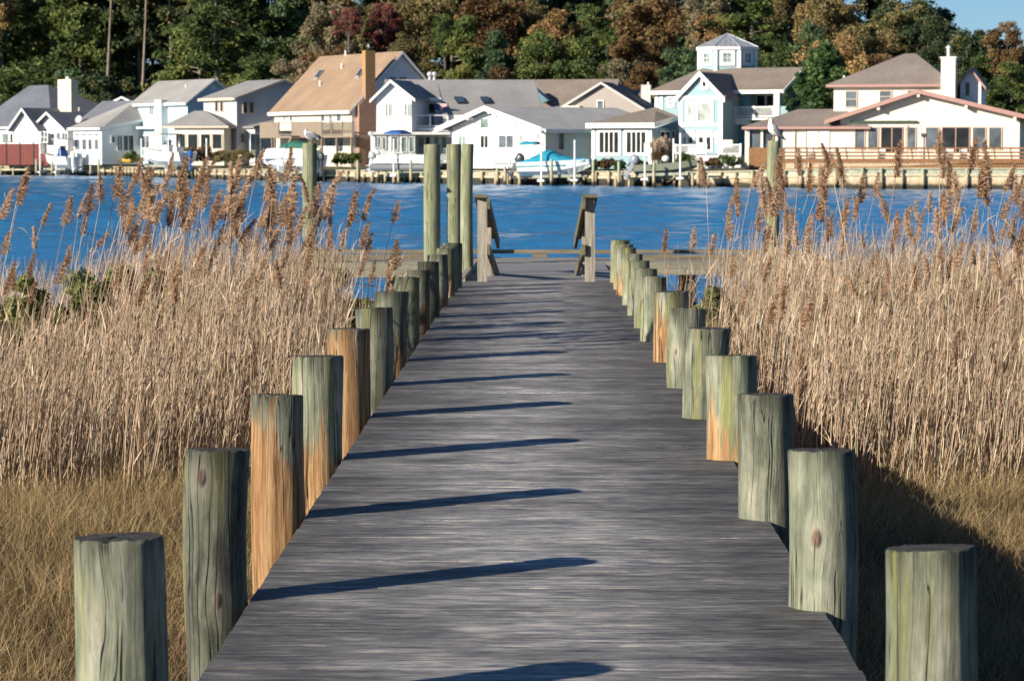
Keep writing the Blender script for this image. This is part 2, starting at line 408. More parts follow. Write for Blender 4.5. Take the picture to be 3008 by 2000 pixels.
RP = [(None, 8.05, .140, .562, .12, .98, .55, 'yellowish green post with a dark stained top'),
      (1.062, 10.36, .134, .600, .06, 1.10, .4, 'pale post with one round brown knot'),
      (None, 12.87, .138, .590, .12, .84, .8, 'grey green post with dark vertical stains'),
      (None, 15.38, .150, .585, .70, 1.12, .2, 'pale post with a bright orange wood foot'),
      (None, 17.76, .148, .585, .08, .95, .5, 'grey green post with many fine cracks'),
      (None, 20.07, .141, .580, .12, .9, .6, 'cracked post with a knot halfway up'),
      (None, 22.55, .148, .580, .78, 1.05, .2, 'green topped post with a tan foot'),
      (None, 24.93, .120, .590, .2, 1.12, .2, 'pale whitish post'),
      (None, 26.86, .118, .585, .35, .92, .4, 'grey post with a pale foot'),
      (None, 28.90, .118, .580, .2, .92, .5, 'brown grey post with a dark rim'),
      (None, 30.86, .118, .575, .25, 1.0, .3, 'light green post'),
      (None, 32.90, .123, .575, .75, 1.05, .2, 'slim golden tan post'),
      (None, 34.40, .126, .565, .3, 1.05, .2, 'pale yellow green post'),
      (None, 36.20, .135, .560, .5, 1.1, .1, 'pale post by the stair rail')]
LX = [-1.262, -1.262, -1.262, -1.275, -1.275, -1.27, -1.27, -1.257, -1.235, -1.215, -1.20, -1.183, -1.18, -1.176]
RX = [1.156, 1.062, 1.06, 1.06, 1.06, 1.055, 1.05, 1.003, 1.0, 1.0, .995, .99, .997, 1.003]
def place_posts(tab, xs, side):
    KN = {('left', 0): [(-.47, .36)], ('left', 1): [(-.38, .49), (.1, .02)], ('left', 4): [(.45, .53)], ('right', 1): [(-.24, .28)], ('right', 5): [(-.6, .27)]}
    for i, (_, y, r, h, tn, tone, dirt, look) in enumerate(tab):
        o = bpy.data.objects.new('boardwalk_post', post_mesh(r, h, 1.9, 100 + i + (50 if side == 'right' else 0), lean=(random.gauss(0, .008), random.gauss(0, .008))))
        COL.objects.link(o); o.location = (xs[i], y, 0)
        ks = KN.get((side, i), [])
        for q, kn in enumerate(('knot_a', 'knot_b')): o[kn] = [ks[q][0] * r, -math.sqrt(1 - ks[q][0] ** 2) * r, ks[q][1]] if q < len(ks) else [0.0, 0.0, -60.0]
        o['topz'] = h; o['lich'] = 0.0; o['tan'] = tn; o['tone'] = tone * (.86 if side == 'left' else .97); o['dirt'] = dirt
        tag(o, f'{ORD[i]} {side} boardwalk post, {look}', 'post', 'round timber posts along the boardwalk')
place_posts(LP, LX, 'left'); place_posts(RP, RX, 'right')

# --- boardwalk: every board is real, with a slight crown and its own height
def decking(y0, y1, x0, x1, z, pitch=.142, gap=.0030, jit=.0007, name='decking', parent=None, mat=None, ragged=.0022, slope=0.0):
    n = int((y1 - y0) / pitch); V = []; Q = []; T = []; b = 0
    for i in range(n):
        gap = random.choice((.001, .002, .003, .004, .006, .009)); ya = y0 + i * pitch + gap / 2; yb = y0 + (i + 1) * pitch - gap / 2
        dz = random.gauss(0, jit) + z - slope * (ya - y0); cr = random.uniform(-.0008, .0022); t = random.random(); k = random.uniform(-.0005, .0005)
        xa, xb = x0 + random.gauss(0, ragged), x1 + random.gauss(0, ragged)
        ns = 4
        row = []
        for j in range(ns + 1):
            f = j / ns; yy = ya + (yb - ya) * f; zz = dz + cr * 4 * f * (1 - f) + k * (f - .5)
            if j in (0, ns): zz -= .0003
            row.append((yy, zz))
        prof = [(ya, dz - .038)] + row + [(yb, dz - .038)]
        m = len(prof)
        for X in (xa, xb):
            for (yy, zz) in prof: V.append((X, yy, zz)); T.append(t)
        for j in range(m - 1): Q.append((b + j, b + m + j, b + m + j + 1, b + j + 1))
        Q.append((b + m - 1, b + 2 * m - 1, b + m, b))
        # ends
        Q.append((b, b + 1, b + m - 2, b + m - 1)); Q.append((b + m + m - 1, b + m + m - 2, b + m + 1, b + m))
        for j in range(1, m - 3): pass
        b += 2 * m
    me = np_mesh(name, V, Q, mat or M_DECK, T); me.polygons.foreach_set('use_smooth', [False] * len(Q))
    return link_mesh(me, name, parent, -wloc(parent) if parent is not None else (0, 0, 0))
bw = thing('boardwalk', 'weathered grey plank boardwalk between two rows of round posts', 'boardwalk')
decking(-4.0, 36.35, -1.137, 1.062, 0, parent=bw)
for x in (-1.02, -.05, .93):
    MB().box(x - .04, x + .04, -4, 36.3, -.29, -.045).build('stringer', M_JOIST, bw)
for y in np.arange(-2, 36, 2.44):
    MB().box(-1.12, 1.04, y - .04, y + .04, -.48, -.295).build('cross_beam', M_JOIST, bw)
# --- smooth ramp to the dock, with its two sloping hand rails
rp = thing('dock_ramp', 'smooth grey ramp leading from the boardwalk end to the dock', 'ramp', (0, 36.4, 0))
M_RAMP = deck_wood('ramp_boards'); 
M_RAMP2 = grey_wood('ramp_surface_boards', (.17, .17, .172), (.27, .265, .26), (1.0, 5, 1))
MB().hexa([(-1.05, 36.36, -.06), (.98, 36.36, -.06), (.98, 44.5, -.16), (-1.05, 44.5, -.16), (-1.05, 36.36, 0), (.98, 36.36, 0), (.98, 44.5, -.1), (-1.05, 44.5, -.1)]).build('ramp_surface', M_RAMP2, rp)
MB().hexa([(-1.13, 36.4, -.2), (-1.06, 36.4, -.2), (-1.06, 44.4, -.3), (-1.13, 44.4, -.3), (-1.13, 36.4, .07), (-1.06, 36.4, .07), (-1.06, 44.4, .0), (-1.13, 44.4, .0)]).build('side_rail', M_GREY, rp)
def handrail(xo, xi, sgn, label):
    t = thing('hand_rail', label, 'hand rail', ((xo + xi) / 2, 36.42, 0), 'sloping hand rails at the ramp')
    xc = (xo + xi) / 2
    MB().box(xc - .065, xc + .065, 36.40, 36.53, -.3, 1.10).build('rail_post', M_GREY, t)
    xe = xc - sgn * .03
    MB().box(xe - .05, xe + .05, 38.55, 38.64, -.3, .66).build('rail_post', M_GREY, t)
    # cap slopes away and down
    def slab(x0, x1, za, zb, th, ya=36.30, yb=39.9):
        m = MB(); d = -sgn * .07
        m.hexa([(x0, ya, za - th), (x1, ya, za - th), (x1 + d, yb, zb - th), (x0 + d, yb, zb - th), (x0, ya, za), (x1, ya, za), (x1 + d, yb, zb), (x0 + d, yb, zb)]); return m
    slab(xc - .10, xc + .07 if sgn < 0 else xc + .10, 1.165, .50, .045).build('rail_cap', M_CAP, t)
    xi2 = xc - sgn * .085
    slab(xi2 - .022, xi2 + .022, 1.11, .455, .14).build('upper_board', M_CAP, t)
    slab(xi2 - .022, xi2 + .022, .50, -.02, .14, 36.34, 39.7).build('lower_board', M_CAP, t)
handrail(-.90, -.76, -1, 'sloping wooden hand rail beside the tall piles, capped with mossy board')
handrail(.54, .68, 1, 'sloping wooden hand rail on the ramp side away from the tall piles')
# --- T shaped dock
dk = thing('floating_dock', 'low wooden dock across the end of the ramp with raised edge beam', 'dock', (0, 46, 0))
decking(44.5, 47.3, -4.2, 4.6, -.10, parent=dk, mat=M_GREYX, jit=.002)
MB().box(-4.2, -1.10, 44.36, 44.45, -.31, -.07).build('fascia_board', M_FASCIA, dk)
MB().box(1.02, 4.6, 44.36, 44.45, -.27, -.07).build('fascia_board', M_FASCIA, dk)
MB().box(-4.2, 4.6, 47.2, 47.34, -.03, .035).build('edge_beam', M_BEAM, dk)
MB().box(-4.2, -1.3, 44.52, 44.66, -.04, .05).build('edge_beam', M_BEAM, dk)
MB().box(1.15, 4.6, 44.52, 44.66, -.04, .05).build('edge_beam', M_BEAM, dk)
for x in (-3.9, -2.2, -.08, 2.1, 4.2):
    MB().box(x - .13, x + .13, 47.2, 47.33, -.16, -.033).build('beam_block', M_BEAM, dk)
for x in (-4.05, 4.45):
    MB().box(x - .06, x + .06, 44.7, 47.15, -.05, .045).build('edge_beam', M_BEAM, dk)
for x in (-4.0, -2.5, 2.4, 4.3):
    for y in (44.7, 47.0): MB().box(x - .09, x + .09, y - .09, y + .09, -2.5, -.145).build('dock_leg', M_JOIST, dk)
# --- tall piles
def pile(px0, px1, ytop, Y, d, seed, tn, tone, label, depth=3.2):
    c = P((px0 + px1) / 2, ytop, Y)
    o = bpy.data.objects.new('mooring_pile', post_mesh(d / 2, c.z, depth, seed, tap=.97, rings=34, rough=.008)); COL.objects.link(o)
    o.location = (c.x, Y, 0); o['knot_a'] = o['knot_b'] = [0.0, 0.0, -60.0]; o['topz'] = c.z + .25; o['lich'] = .75; o['tan'] = tn; o['tone'] = tone * .80; o['dirt'] = .0
    return tag(o, label, 'pile', 'tall mooring piles at the dock'), c
pile(1244, 1295, 426, 44.0, .278, 201, -.2, 1.05, 'thickest of the three tall green piles standing together by the ramp')
pile(1311, 1356, 424, 46.6, .256, 202, -.1, 1.05, 'middle one of the three tall piles by the ramp')
pile(1355, 1393, 424, 39.8, .186, 203, .25, 1.22, 'slimmest palest tall pile, right beside the sloping hand rail')
_, GL = pile(887, 932, 422, 45.0, .245, 204, -.3, 1.05, 'tall green pile among reeds with a resting gull on top')
_, GR = pile(2254, 2295, 415, 46.0, .225, 205, -.3, 1.05, 'tall green pile right of the ramp with a standing gull')

# --- gulls
M_GW = plain('white_feathers', (.66, .65, .63), .8, .05, 20); M_GG = plain('grey_feathers', (.17, .18, .195), .8, .1, 20)
M_GD = plain('dark_wing_feathers', (.045, .05, .06), .8, .2, 20); M_GB = plain('yellow_bill', (.5, .36, .10), .5, .1, 20)
M_GP = plain('gull_leg_skin', (.50, .36, .24), .7, .1, 20); M_EYE = plain('gull_eye', (.01, .01, .01), .2, 0, 5)
def loft(m, secs, seg=14):
    """secs: (centre, half width, half height) rings along a spine in x-z; builds a closed body"""
    vs = []; n = len(secs)
    for i, (c, hw, hh) in enumerate(secs):
        a = Vector(secs[max(i - 1, 0)][0]); b = Vector(secs[min(i + 1, n - 1)][0]); t = (b - a).normalized()
        sd = Vector((0, 1, 0)); up = t.cross(sd).normalized()
        for k in range(seg):
            w = 2 * math.pi * k / seg; vs.append(Vector(c) + sd * (math.cos(w) * hw) + up * (math.sin(w) * hh))
    fs = [(i * seg + k, i * seg + (k + 1) % seg, (i + 1) * seg + (k + 1) % seg, (i + 1) * seg + k) for i in range(n - 1) for k in range(seg)]
    fs += [tuple(range(seg))[::-1], tuple((n - 1) * seg + k for k in range(seg))]
    m.add(vs, fs); return m
def gull(loc, label, s=1.0, yaw=math.pi, tucked=False):
    """about 0.40 m long; built facing +x, turned by yaw"""
    t = thing('gull', label, 'gull', loc); L = Vector(loc)
    cs, sn = math.cos(yaw), math.sin(yaw)
    ph = R(14) if not tucked else R(4); pc, ps = math.cos(ph), math.sin(ph)
    def xf(m, pitch=True):
        if pitch: m.v = [(.9 * (x * pc - (z - .13) * ps) - .01, y * 1.15, .135 + 1.12 * (x * ps + (z - .13) * pc)) for x, y, z in m.v]
        m.v = [(L.x + s * (x * cs - y * sn), L.y + s * (x * sn + y * cs), L.z + s * z) for x, y, z in m.v]; return m
    body = MB()
    if not tucked:
        loft(body, [((-.17, 0, .115), .010, .012), ((-.13, 0, .125), .035, .032), ((-.06, 0, .15), .066, .066), ((.0, 0, .172), .078, .082), ((.055, 0, .195), .072, .080), ((.085, 0, .232), .052, .060), ((.092, 0, .265), .041, .044),
                    ((.096, 0, .292), .042, .044), ((.102, 0, .318), .036, .036), ((.108, 0, .338), .014, .014)])
        hc = Vector((.108, 0, .30)); bd = Vector((1, 0, -.12))
    else:
        loft(body, [((-.19, 0, .115), .008, .010), ((-.14, 0, .12), .035, .030), ((-.06, 0, .125), .066, .055), ((.0, 0, .135), .075, .066), ((.06, 0, .145), .068, .064), ((.10, 0, .165), .048, .05), ((.115, 0, .19), .042, .042), ((.105, 0, .215), .036, .034), ((.095, 0, .232), .014, .012)])
        hc = Vector((.105, 0, .20)); bd = Vector((-.25, -.9, -.25))
    body_o = xf(body).build('body', M_GW, t, smooth=True)
    for sy in (-1, 1):
        w = MB()
        if not tucked:
            loft(w, [((.055, sy * .058, .205), .010, .028), ((.0, sy * .072, .185), .012, .045), ((-.07, sy * .066, .15), .012, .040), ((-.15, sy * .04, .115), .009, .022), ((-.235, sy * .018, .085), .003, .006)], 10)
        else:
            loft(w, [((.07, sy * .058, .155), .010, .028), ((.0, sy * .074, .148), .012, .045), ((-.07, sy * .068, .135), .012, .038), ((-.15, sy * .04, .125), .009, .020), ((-.23, sy * .018, .12), .003, .006)], 10)
        wi = xf(w).build('wing', M_GG, t, smooth=True)
        tip = MB()
        zt = .085 if not tucked else .12
        loft(tip, [((-.14, sy * .046, zt + .035), .010, .020), ((-.19, sy * .032, zt + .02), .008, .015), ((-.265, sy * .012, zt - .008), .002, .004)], 8)
        xf(tip).build('wing_tip', M_GD, wi, smooth=True)
    tail = MB(); tail.hexa([(-.15, -.03, .105), (-.15, .03, .105), (-.225, .035, .085), (-.225, -.035, .085), (-.15, -.03, .118), (-.15, .03, .118), (-.225, .035, .09), (-.225, -.035, .09)])
    xf(tail).build('tail', M_GW, t)
    bill = MB(); b0 = hc + bd.normalized() * .03; bill.tube([b0, b0 + bd.normalized() * .03, b0 + bd.normalized() * .052 + Vector((0, 0, -.008))], [.011, .009, .003], 8)
    xf(bill).build('bill', M_GB, t)
    for sy in (-1, 1):
        e = MB(); e.ball(hc + Vector((.018, sy * .033, .008)), .0045, 6, 4); xf(e).build('eye', M_EYE, t)
        lg = MB(); lg.tube([(.0, sy * .028, .12), (-.008, sy * .028, .06), (.005, sy * .028, .008)], [.010, .006, .005], 6)
        for a in (-.4, 0, .4): lg.tube([(.003, sy * .028, .007), (.045, sy * .028 + a * .04, .004)], [.005, .003], 5)
        xf(lg, False).build('leg', M_GP, t)
    return t
gull((GR.x - .02, 46.0, GR.z + .002), 'white breasted gull standing upright on the pile right of the ramp', 1.0, math.pi + .15)
gull((GL.x + .01, 45.0, GL.z + .002), 'grey backed gull hunched with its head turned on a pile among reeds', .9, math.pi - .5, True)
# ================================================================== marsh: ground, water, grass, reeds
def sstep(a, b, x):
    t = np.clip((x - a) / (b - a), 0, 1); return t * t * (3 - 2 * t)
def gz(x, y):
    x = np.asarray(x, float); y = np.asarray(y, float)
    z = -1.16 + .28 * sstep(9, 20, y) - .05 * sstep(24, 34, y)
    z = z - 1.3 * sstep(37.5, 47, y + .25 * np.sin(x * .8) * 2)
    z = z + .04 * np.sin(x * 1.7 + .6 * y) * np.cos(y * 1.1 - x * .4)
    z = z - .10 * np.exp(-(x / 1.5) ** 2)
    return z
m = NT('marsh_mud'); c = m.coord(); f = m.noise(c, 2.5, 6, .6)
m.bsdf(m.ramp(f, [(.3, (.018, .012, .007)), (.6, (.075, .05, .026)), (.8, (.12, .085, .045))]), .95, m.bump(f, .6, .04)); M_MUD = m.m
def grid_surface(name, xs, ys, zf, mat):
    X, Y = np.meshgrid(xs, ys); Z = zf(X, Y); V = np.stack([X, Y, Z], -1).reshape(-1, 3); nx = len(xs)
    i = (np.arange(len(ys) - 1)[:, None] * nx + np.arange(nx - 1)[None]).ravel()
    me = np_mesh(name, V, np.stack([i, i + 1, i + nx + 1, i + nx], 1), mat); return link_mesh(me, name)
g = grid_surface('ground', np.concatenate([[-400, -120, -40], np.linspace(-15, 15, 76), [40, 120, 400]]), np.concatenate([[-80, -20], np.linspace(-5, 60, 131), [120, 210]]), gz, M_MUD)
tag(g, 'dark marsh mud under the grass and reeds', 'ground', kind='structure')

m = NT('water'); c = m.coord()
a = m.noise(m.map(c, (.9, 1.3, 1)), 1.2, 4, .6)
b = m.noise(m.map(c, (.7, 1.3, 1), rot=(0, 0, .25)), .38, 3, .55)
c3 = m.noise(m.map(c, (.5, 1.5, 1)), .13, 3, .55)
big = m.noise(m.map(c, (.008, .030, 1)), 1.0, 2, .5)
calm = m.ramp(big, [(.42, 1.0), (.60, .5)])
h = m.math('ADD', m.math('ADD', m.math('MULTIPLY', a, .16), m.math('MULTIPLY', b, .16)), m.math('MULTIPLY', c3, .12))
wb = m.bsdf((.018, .185, .40), m.ramp(big, [(.40, .12), (.62, .24)]), None, IOR=1.333)
bn = m.n('Bump', Height=h, Distance=1.0); m.set(bn.inputs['Strength'], calm); m.set(wb.inputs['Normal'], bn.outputs[0])
M_WATER = m.m
def wave_z(X, Y):
    Z = np.zeros_like(X); g = np.random.default_rng(5)
    for i in range(30):
        lam = 1.1 * (6.5 / 1.1) ** g.random(); th = R(70) + g.normal() * .75; k = 2 * math.pi / lam; A = .042 * lam / (2 * math.pi) * (.6 + .8 * g.random())
        gust = .55 + .45 * np.sin(X * .05 * g.normal() + Y * .045 + g.random() * 6.28)
        Z += A * gust * np.sin(k * (X * math.cos(th) + Y * math.sin(th)) + g.random() * 6.28)
    fade = sstep(30, 36, Y); return WATER_Z + Z * fade
wx = np.arange(-82, 56, .55); wy = np.concatenate([np.arange(28, 130, .26), np.arange(130, 352, .42)])
Xg, Yg = np.meshgrid(wx, wy); Vw = np.stack([Xg, Yg, wave_z(Xg, Yg)], -1).reshape(-1, 3); nx_ = len(wx)
ii = (np.arange(len(wy) - 1)[:, None] * nx_ + np.arange(nx_ - 1)[None]).ravel(); Qw = np.stack([ii, ii + 1, ii + nx_ + 1, ii + nx_], 1)
xa, xb, ya_, yb_ = wx[0], wx[-1], wy[0], wy[-1]; b0 = len(Vw)      # still water out to the horizon, round the rippled part
ex = np.array([(-900, ya_, WATER_Z), (xa, ya_, WATER_Z), (xa, 700, WATER_Z), (-900, 700, WATER_Z), (xb, ya_, WATER_Z), (900, ya_, WATER_Z), (900, 700, WATER_Z), (xb, 700, WATER_Z), (xa, yb_, WATER_Z), (xb, yb_, WATER_Z)])
Vw = np.concatenate([Vw, ex]); Qw = np.concatenate([Qw, np.array([(0, 1, 2, 3), (4, 5, 6, 7), (8, 9, 7, 2)]) + b0])
wt = link_mesh(np_mesh('water', Vw, Qw, M_WATER), 'water')
tag(wt, 'rippled blue creek water between the marsh and the houses', 'water', kind='structure')

def leafmat(name, stops, trans=.3, objvar=.0, hue=None):
    m = NT(name); t = m.attr('tint')
    if objvar: t = m.math('ADD', t, m.math('MULTIPLY', m.math('SUBTRACT', m.rnd(), .5), objvar), True)
    m.leaf(m.ramp(t, stops), trans); return m.m
M_GRASS = leafmat('dry_marsh_grass', [(0, (.05, .034, .017)), (.25, (.24, .16, .077)), (.55, (.46, .32, .165)), (.70, (.26, .245, .09)), (.82, (.41, .30, .145)), (1, (.66, .53, .33))], .3)
M_REED = leafmat('dry_reed_stems', [(0, (.10, .058, .032)), (.2, (.36, .235, .135)), (.5, (.56, .415, .285)), (.75, (.69, .54, .39)), (.9, (.38, .35, .23)), (1, (.80, .68, .53))], .2)
M_PLUME = leafmat('reed_plume', [(0, (.125, .065, .038)), (.35, (.34, .195, .112)), (.7, (.50, .325, .20)), (1, (.66, .49, .34))], .35, .4)
M_SHRUB = leafmat('marsh_shrub_leaves', [(0, (.06, .08, .025)), (.5, (.16, .19, .06)), (.85, (.20, .22, .07)), (1, (.36, .32, .09))], .3)

def grass_patch(name, x0, x1, label, n):
    y = 5.2 + (25 - 5.2) * rng.random(n) ** 1.15; x = x0 + (x1 - x0) * rng.random(n)
    half = (np.abs(x) < .22 * y + 2.2); x, y = x[half], y[half]; n = len(x)
    cl = .5 + .5 * np.sin(x * 2.1 + 1.3 * np.sin(y * 1.3)) * np.cos(y * 1.7 + x)
    z = gz(x, y)
    d = rng.normal(size=(n, 3)) * .42; d[:, 0] += .12; d[:, 2] = 1; d /= np.linalg.norm(d, axis=1, keepdims=True)
    L = (.20 + .26 * rng.random(n)) * (.75 + .5 * cl) * (1 - .3 * sstep(20, 25, y)); Wd = .0022 + .0026 * rng.random(n)
    t = np.clip(.25 + .30 * cl + rng.normal(size=n) * .24, 0, 1)
    V, Q, T = ribbons(np.stack([x, y, z - .02], 1), d, L, Wd, .12 + .5 * rng.random(n), 3, None, t)
    me = np_mesh(name, V, Q, M_GRASS, T); return tag(link_mesh(me, name), label, 'grass', kind='stuff')
grass_patch('marsh_grass', -7.5, -1.0, 'dry golden marsh grass in front of the reeds left of the boardwalk', 200000)
grass_patch('marsh_grass', .9, 7.5, 'dry golden marsh grass in front of the reeds right of the boardwalk', 200000)

def bed_edge(y, side):      # the reed bed's edge nearest the boardwalk
    e = np.interp(y, [20, 23, 28, 34, 41], [1.55, 1.7, 2.05, 2.5, 3.1] if side < 0 else [2.0, 1.85, 1.9, 2.1, 2.5]); return e
def reed_bed(name, side, label, n):
    y0 = 20.3; y = y0 + (41.5 - y0) * rng.random(n) ** 1.25; x = (1.2 + 10.2 * rng.random(n))
    front = y0 + .9 * np.sin(x * 1.3 + side) + .6 * np.sin(x * 3.1)
    keep = (x < .22 * y + 3.0) & (y > front + rng.normal(size=n) * .85) & (x > bed_edge(y, side) + np.abs(rng.normal(size=n)) * .25)
    sparse = (rng.random(n) < (.06 if side < 0 else .24)) & (x > (1.35 if side < 0 else 1.5)) & (y > 22) & (y < 38)
    keep = keep | sparse
    # a thinner corner in the far left where water shows through
    if side < 0: keep &= ~((x > .165 * y + .3) & (y > 27) & (rng.random(n) < .55))
    x, y = x[keep] * side, y[keep]; n = len(x); z = gz(x, y)
    hgt = 1.02 + .70 * rng.random(n) ** 1.5 + .18 * np.sin(x * 1.1 + y * .7)
    hgt *= np.interp(np.abs(x), [1.3, 2.2], [.72, 1.0])
    if side < 0: hgt *= 1 - .22 * sstep(.135, .185, np.abs(x) / y)
    base = np.stack([x, y, z - .03], 1)
    lean = rng.normal(size=(n, 2)) * .085; lean[:, 0] += .10
    wild = rng.random(n) < .06; lean[wild] += rng.normal(size=(wild.sum(), 2)) * .38
    brk = rng.random(n) < .12; hgt[brk] *= .3 + .4 * rng.random(brk.sum())
    top = base + np.stack([lean[:, 0] * hgt, lean[:, 1] * hgt, hgt], 1)
    bend = np.stack([rng.normal(size=n) * .035, rng.normal(size=n) * .03, np.zeros(n)], 1)
    t = np.clip(.44 + rng.normal(size=n) * .27, 0, 1)
    parts = [stalks(base, top, .0040 + .0018 * rng.random(n), np.full(n, .0018), bend, 4, t)]
    # dry leaves along the stems
    for k in range(3):
        m_ = rng.random(n) < .62; q = m_.sum(); f = .15 + .85 * rng.random(q)
        b = base[m_] * (1 - f[:, None]) + top[m_] * f[:, None] + bend[m_] * (4 * f * (1 - f))[:, None]
        d = rng.normal(size=(q, 3)) * .36; d[:, 0] += .28; d[:, 2] = np.abs(d[:, 2]) + 1.15; d /= np.linalg.norm(d, axis=1, keepdims=True)
        parts.append(ribbons(b, d, .14 + .26 * rng.random(q), .005 + .007 * rng.random(q), .1 + .5 * rng.random(q) ** 2, 3, None, np.clip(.55 + rng.normal(size=q) * .25, 0, 1)))
    # dead leaves and litter at the foot
    q = n; d = rng.normal(size=(q, 3)) * .8; d[:, 2] = np.abs(d[:, 2]) + .25; d /= np.linalg.norm(d, axis=1, keepdims=True)
    parts.append(ribbons(base + rng.normal(size=(q, 3)) * [.05, .05, .02], d, .2 + .25 * rng.random(q), .006 + .006 * rng.random(q), .2 + .6 * rng.random(q), 2, None, np.clip(.25 + rng.normal(size=q) * .2, 0, 1)))
    V, Q, T = join_np(parts); me = np_mesh(name, V, Q, M_REED, T)
    return tag(link_mesh(me, name), label, 'reeds', kind='stuff')
reed_bed('reed_bed', -1, 'dense tan reed bed left of the boardwalk', 19500)
reed_bed('reed_bed', 1, 'dense tan reed bed right of the boardwalk', 19500)

# --- reeds that stand out with a feathery head: each its own thing
def plume_mesh(seed, fat=1.0):
    g = np.random.default_rng(seed); B = []; D = []; L = []; Wd = []; T = []
    def rach(t): return np.array([.20 * t * t, 0, t])
    for i in range(34):
        t = .02 + .95 * i / 33; p = rach(t); env = (.37 * fat) * (math.sin(min(1, t * 2.6 + .12) * 1.57)) * (1 - t) ** .8 + .03
        for k in range(int(5 + 6 * (1 - t))):
            side = g.normal(size=3) * np.array([.5, .75, .2]); side[0] += .55
            d = side * .8 + np.array([.25, 0, 1.05 + .5 * t]); d /= np.linalg.norm(d)
            ln = env * (.5 + .6 * g.random())
            c = g.random() * .35 + (.25 if i % 5 else .05)
            for s_ in range(3):                            # spikelets hang along the branch
                q = p + d * ln * (.25 + .35 * s_) ; q[2] -= .10 * ln * s_
                dd = d + g.normal(size=3) * .24; dd[2] -= .16 * s_; dd[0] += .10 * s_; dd /= np.linalg.norm(dd)
                B.append(q - dd * .02); D.append(dd); L.append(.10 + .09 * g.random()); Wd.append(.015 + .014 * g.random()); T.append(min(1, c + .35 * g.random() + .12 * s_))
    global rng; keep = rng; rng = g
    parts = [ribbons(np.array(B), np.array(D), np.array(L), np.array(Wd), .25 + .4 * g.random(len(B)), 2, None, np.array(T))]
    ts = np.linspace(0, .97, 8); a = np.array([rach(t) for t in ts[:-1]]); b = np.array([rach(t) for t in ts[1:]])
    parts.append(stalks(a, b, np.full(7, .010), np.full(7, .008), np.zeros((7, 3)), 1, np.full(7, .35)))
    rng = keep
    V, Q, T2 = join_np(parts); return np_mesh('plume', V, Q, M_PLUME, T2)
PLUMES = [plume_mesh(500 + i, f) for i, f in enumerate((1.0, .8, 1.15, .65, .95, .5, 1.1))]
def stem_mesh(seed):
    g = np.random.default_rng(seed); n = 8; ts = np.linspace(0, 1, n + 1); bx = .05 * g.normal(); by = .02 * g.normal()
    c = np.stack([.10 * ts ** 2 + bx * ts * (1 - ts), by * ts * (1 - ts), ts], 1)
    V, Q, T = stalks(c[:-1], c[1:], np.linspace(.0026, .0015, n), np.linspace(.0025, .0014, n), np.zeros((n, 3)), 1, np.full(n, .35 + .3 * g.random()))
    return np_mesh('stalk', V, Q, M_REED, T), (.10, 0)
STEMS = [stem_mesh(600 + i) for i in range(6)]
def blade_mesh(seed):
    g = np.random.default_rng(seed); d = np.array([[.75, .2 * g.normal(), .65]]); d /= np.linalg.norm(d)
    V, Q, T = ribbons(np.zeros((1, 3)), d, np.array([.36]), np.array([.016]), np.array([.5 + .5 * g.random()]), 5, np.array([[.2, 1, .3]]), np.array([.45 + .4 * g.random()]))
    return np_mesh('leaf', V, Q, M_REED, T)
BLADES = [blade_mesh(700 + i) for i in range(5)]
LT = [(130,85),(120,140),(40,150),(265,245),(415,200),(435,215),(500,160),(580,110),(440,325),(110,395),(165,400),(25,425),(700,110),(745,0),(825,45),(890,45),(950,0),(1015,20),(1075,20),(1215,10),(1295,0),(1330,25),(1450,-20),(1610,-40),(1770,40),(1130,100),(1200,160),(960,190),(810,205),(850,260),(710,240),(770,180),(1080,200),(1215,235),(1260,160),(1410,200),(1430,225),(1490,185),(1540,270),(1600,290),(1700,110),(1760,200),(1810,290),(1740,265),(1780,410),(1650,480),(1440,440),(1240,340),(1290,340),(1185,370),(1110,480),(1030,540),(630,570),(320,540),(220,520),(460,480),(540,370),(1570,440),(1720,470),(40,620),(170,680),(470,820),(1180,830),(640,590),(1400,540),(1480,590),(90,600)]
LT2 = [(160,370),(190,370),(345,455),(210,630),(20,625),(150,585),(160,740),(510,720),(545,935),(210,840),(330,800)]
RT_ = [(60,497),(145,490),(425,320),(450,115),(520,220),(590,115),(675,100),(465,290),(445,420),(355,500),(570,250),(595,240),(580,390),(715,280),(750,250),(840,160),(895,120),(935,190),(995,145),(1080,75),(1250,25),(1295,45),(1165,205),(1060,320),(1025,385),(985,400),(900,300),(740,360),(800,420),(830,410),(900,440),(720,490),(710,540),(680,480),(600,470),(600,600),(820,490),(985,510),(1150,500),(1220,490),(1255,440),(1350,410),(1370,345),(1460,290),(1500,360),(1560,0),(1535,130),(1580,190),(1640,20),(1670,70),(1700,130),(1765,180),(1815,210),(1840,40),(1860,230),(1885,310),(1590,300),(1660,390),(1710,440),(1790,450),(1830,420),(1885,460),(1750,520),(1410,570),(1420,620),(1360,640),(1570,540),(1700,530),(1880,520),(1840,640),(1460,630),(460,625),(960,640),(690,700),(840,750),(620,810),(1330,730),(1700,700),(1840,740),(1640,730),(1560,800),(500,760),(920,820),(1480,990)]
tips = [(x / 1.823, 440 + y / 1.823, 'L') for x, y in LT] + [(1000 + x / 2.178, 380 + y / 2.178, 'M') for x, y in LT2] + [(1900 + x / 1.704, 380 + y / 1.704, 'R') for x, y in RT_]
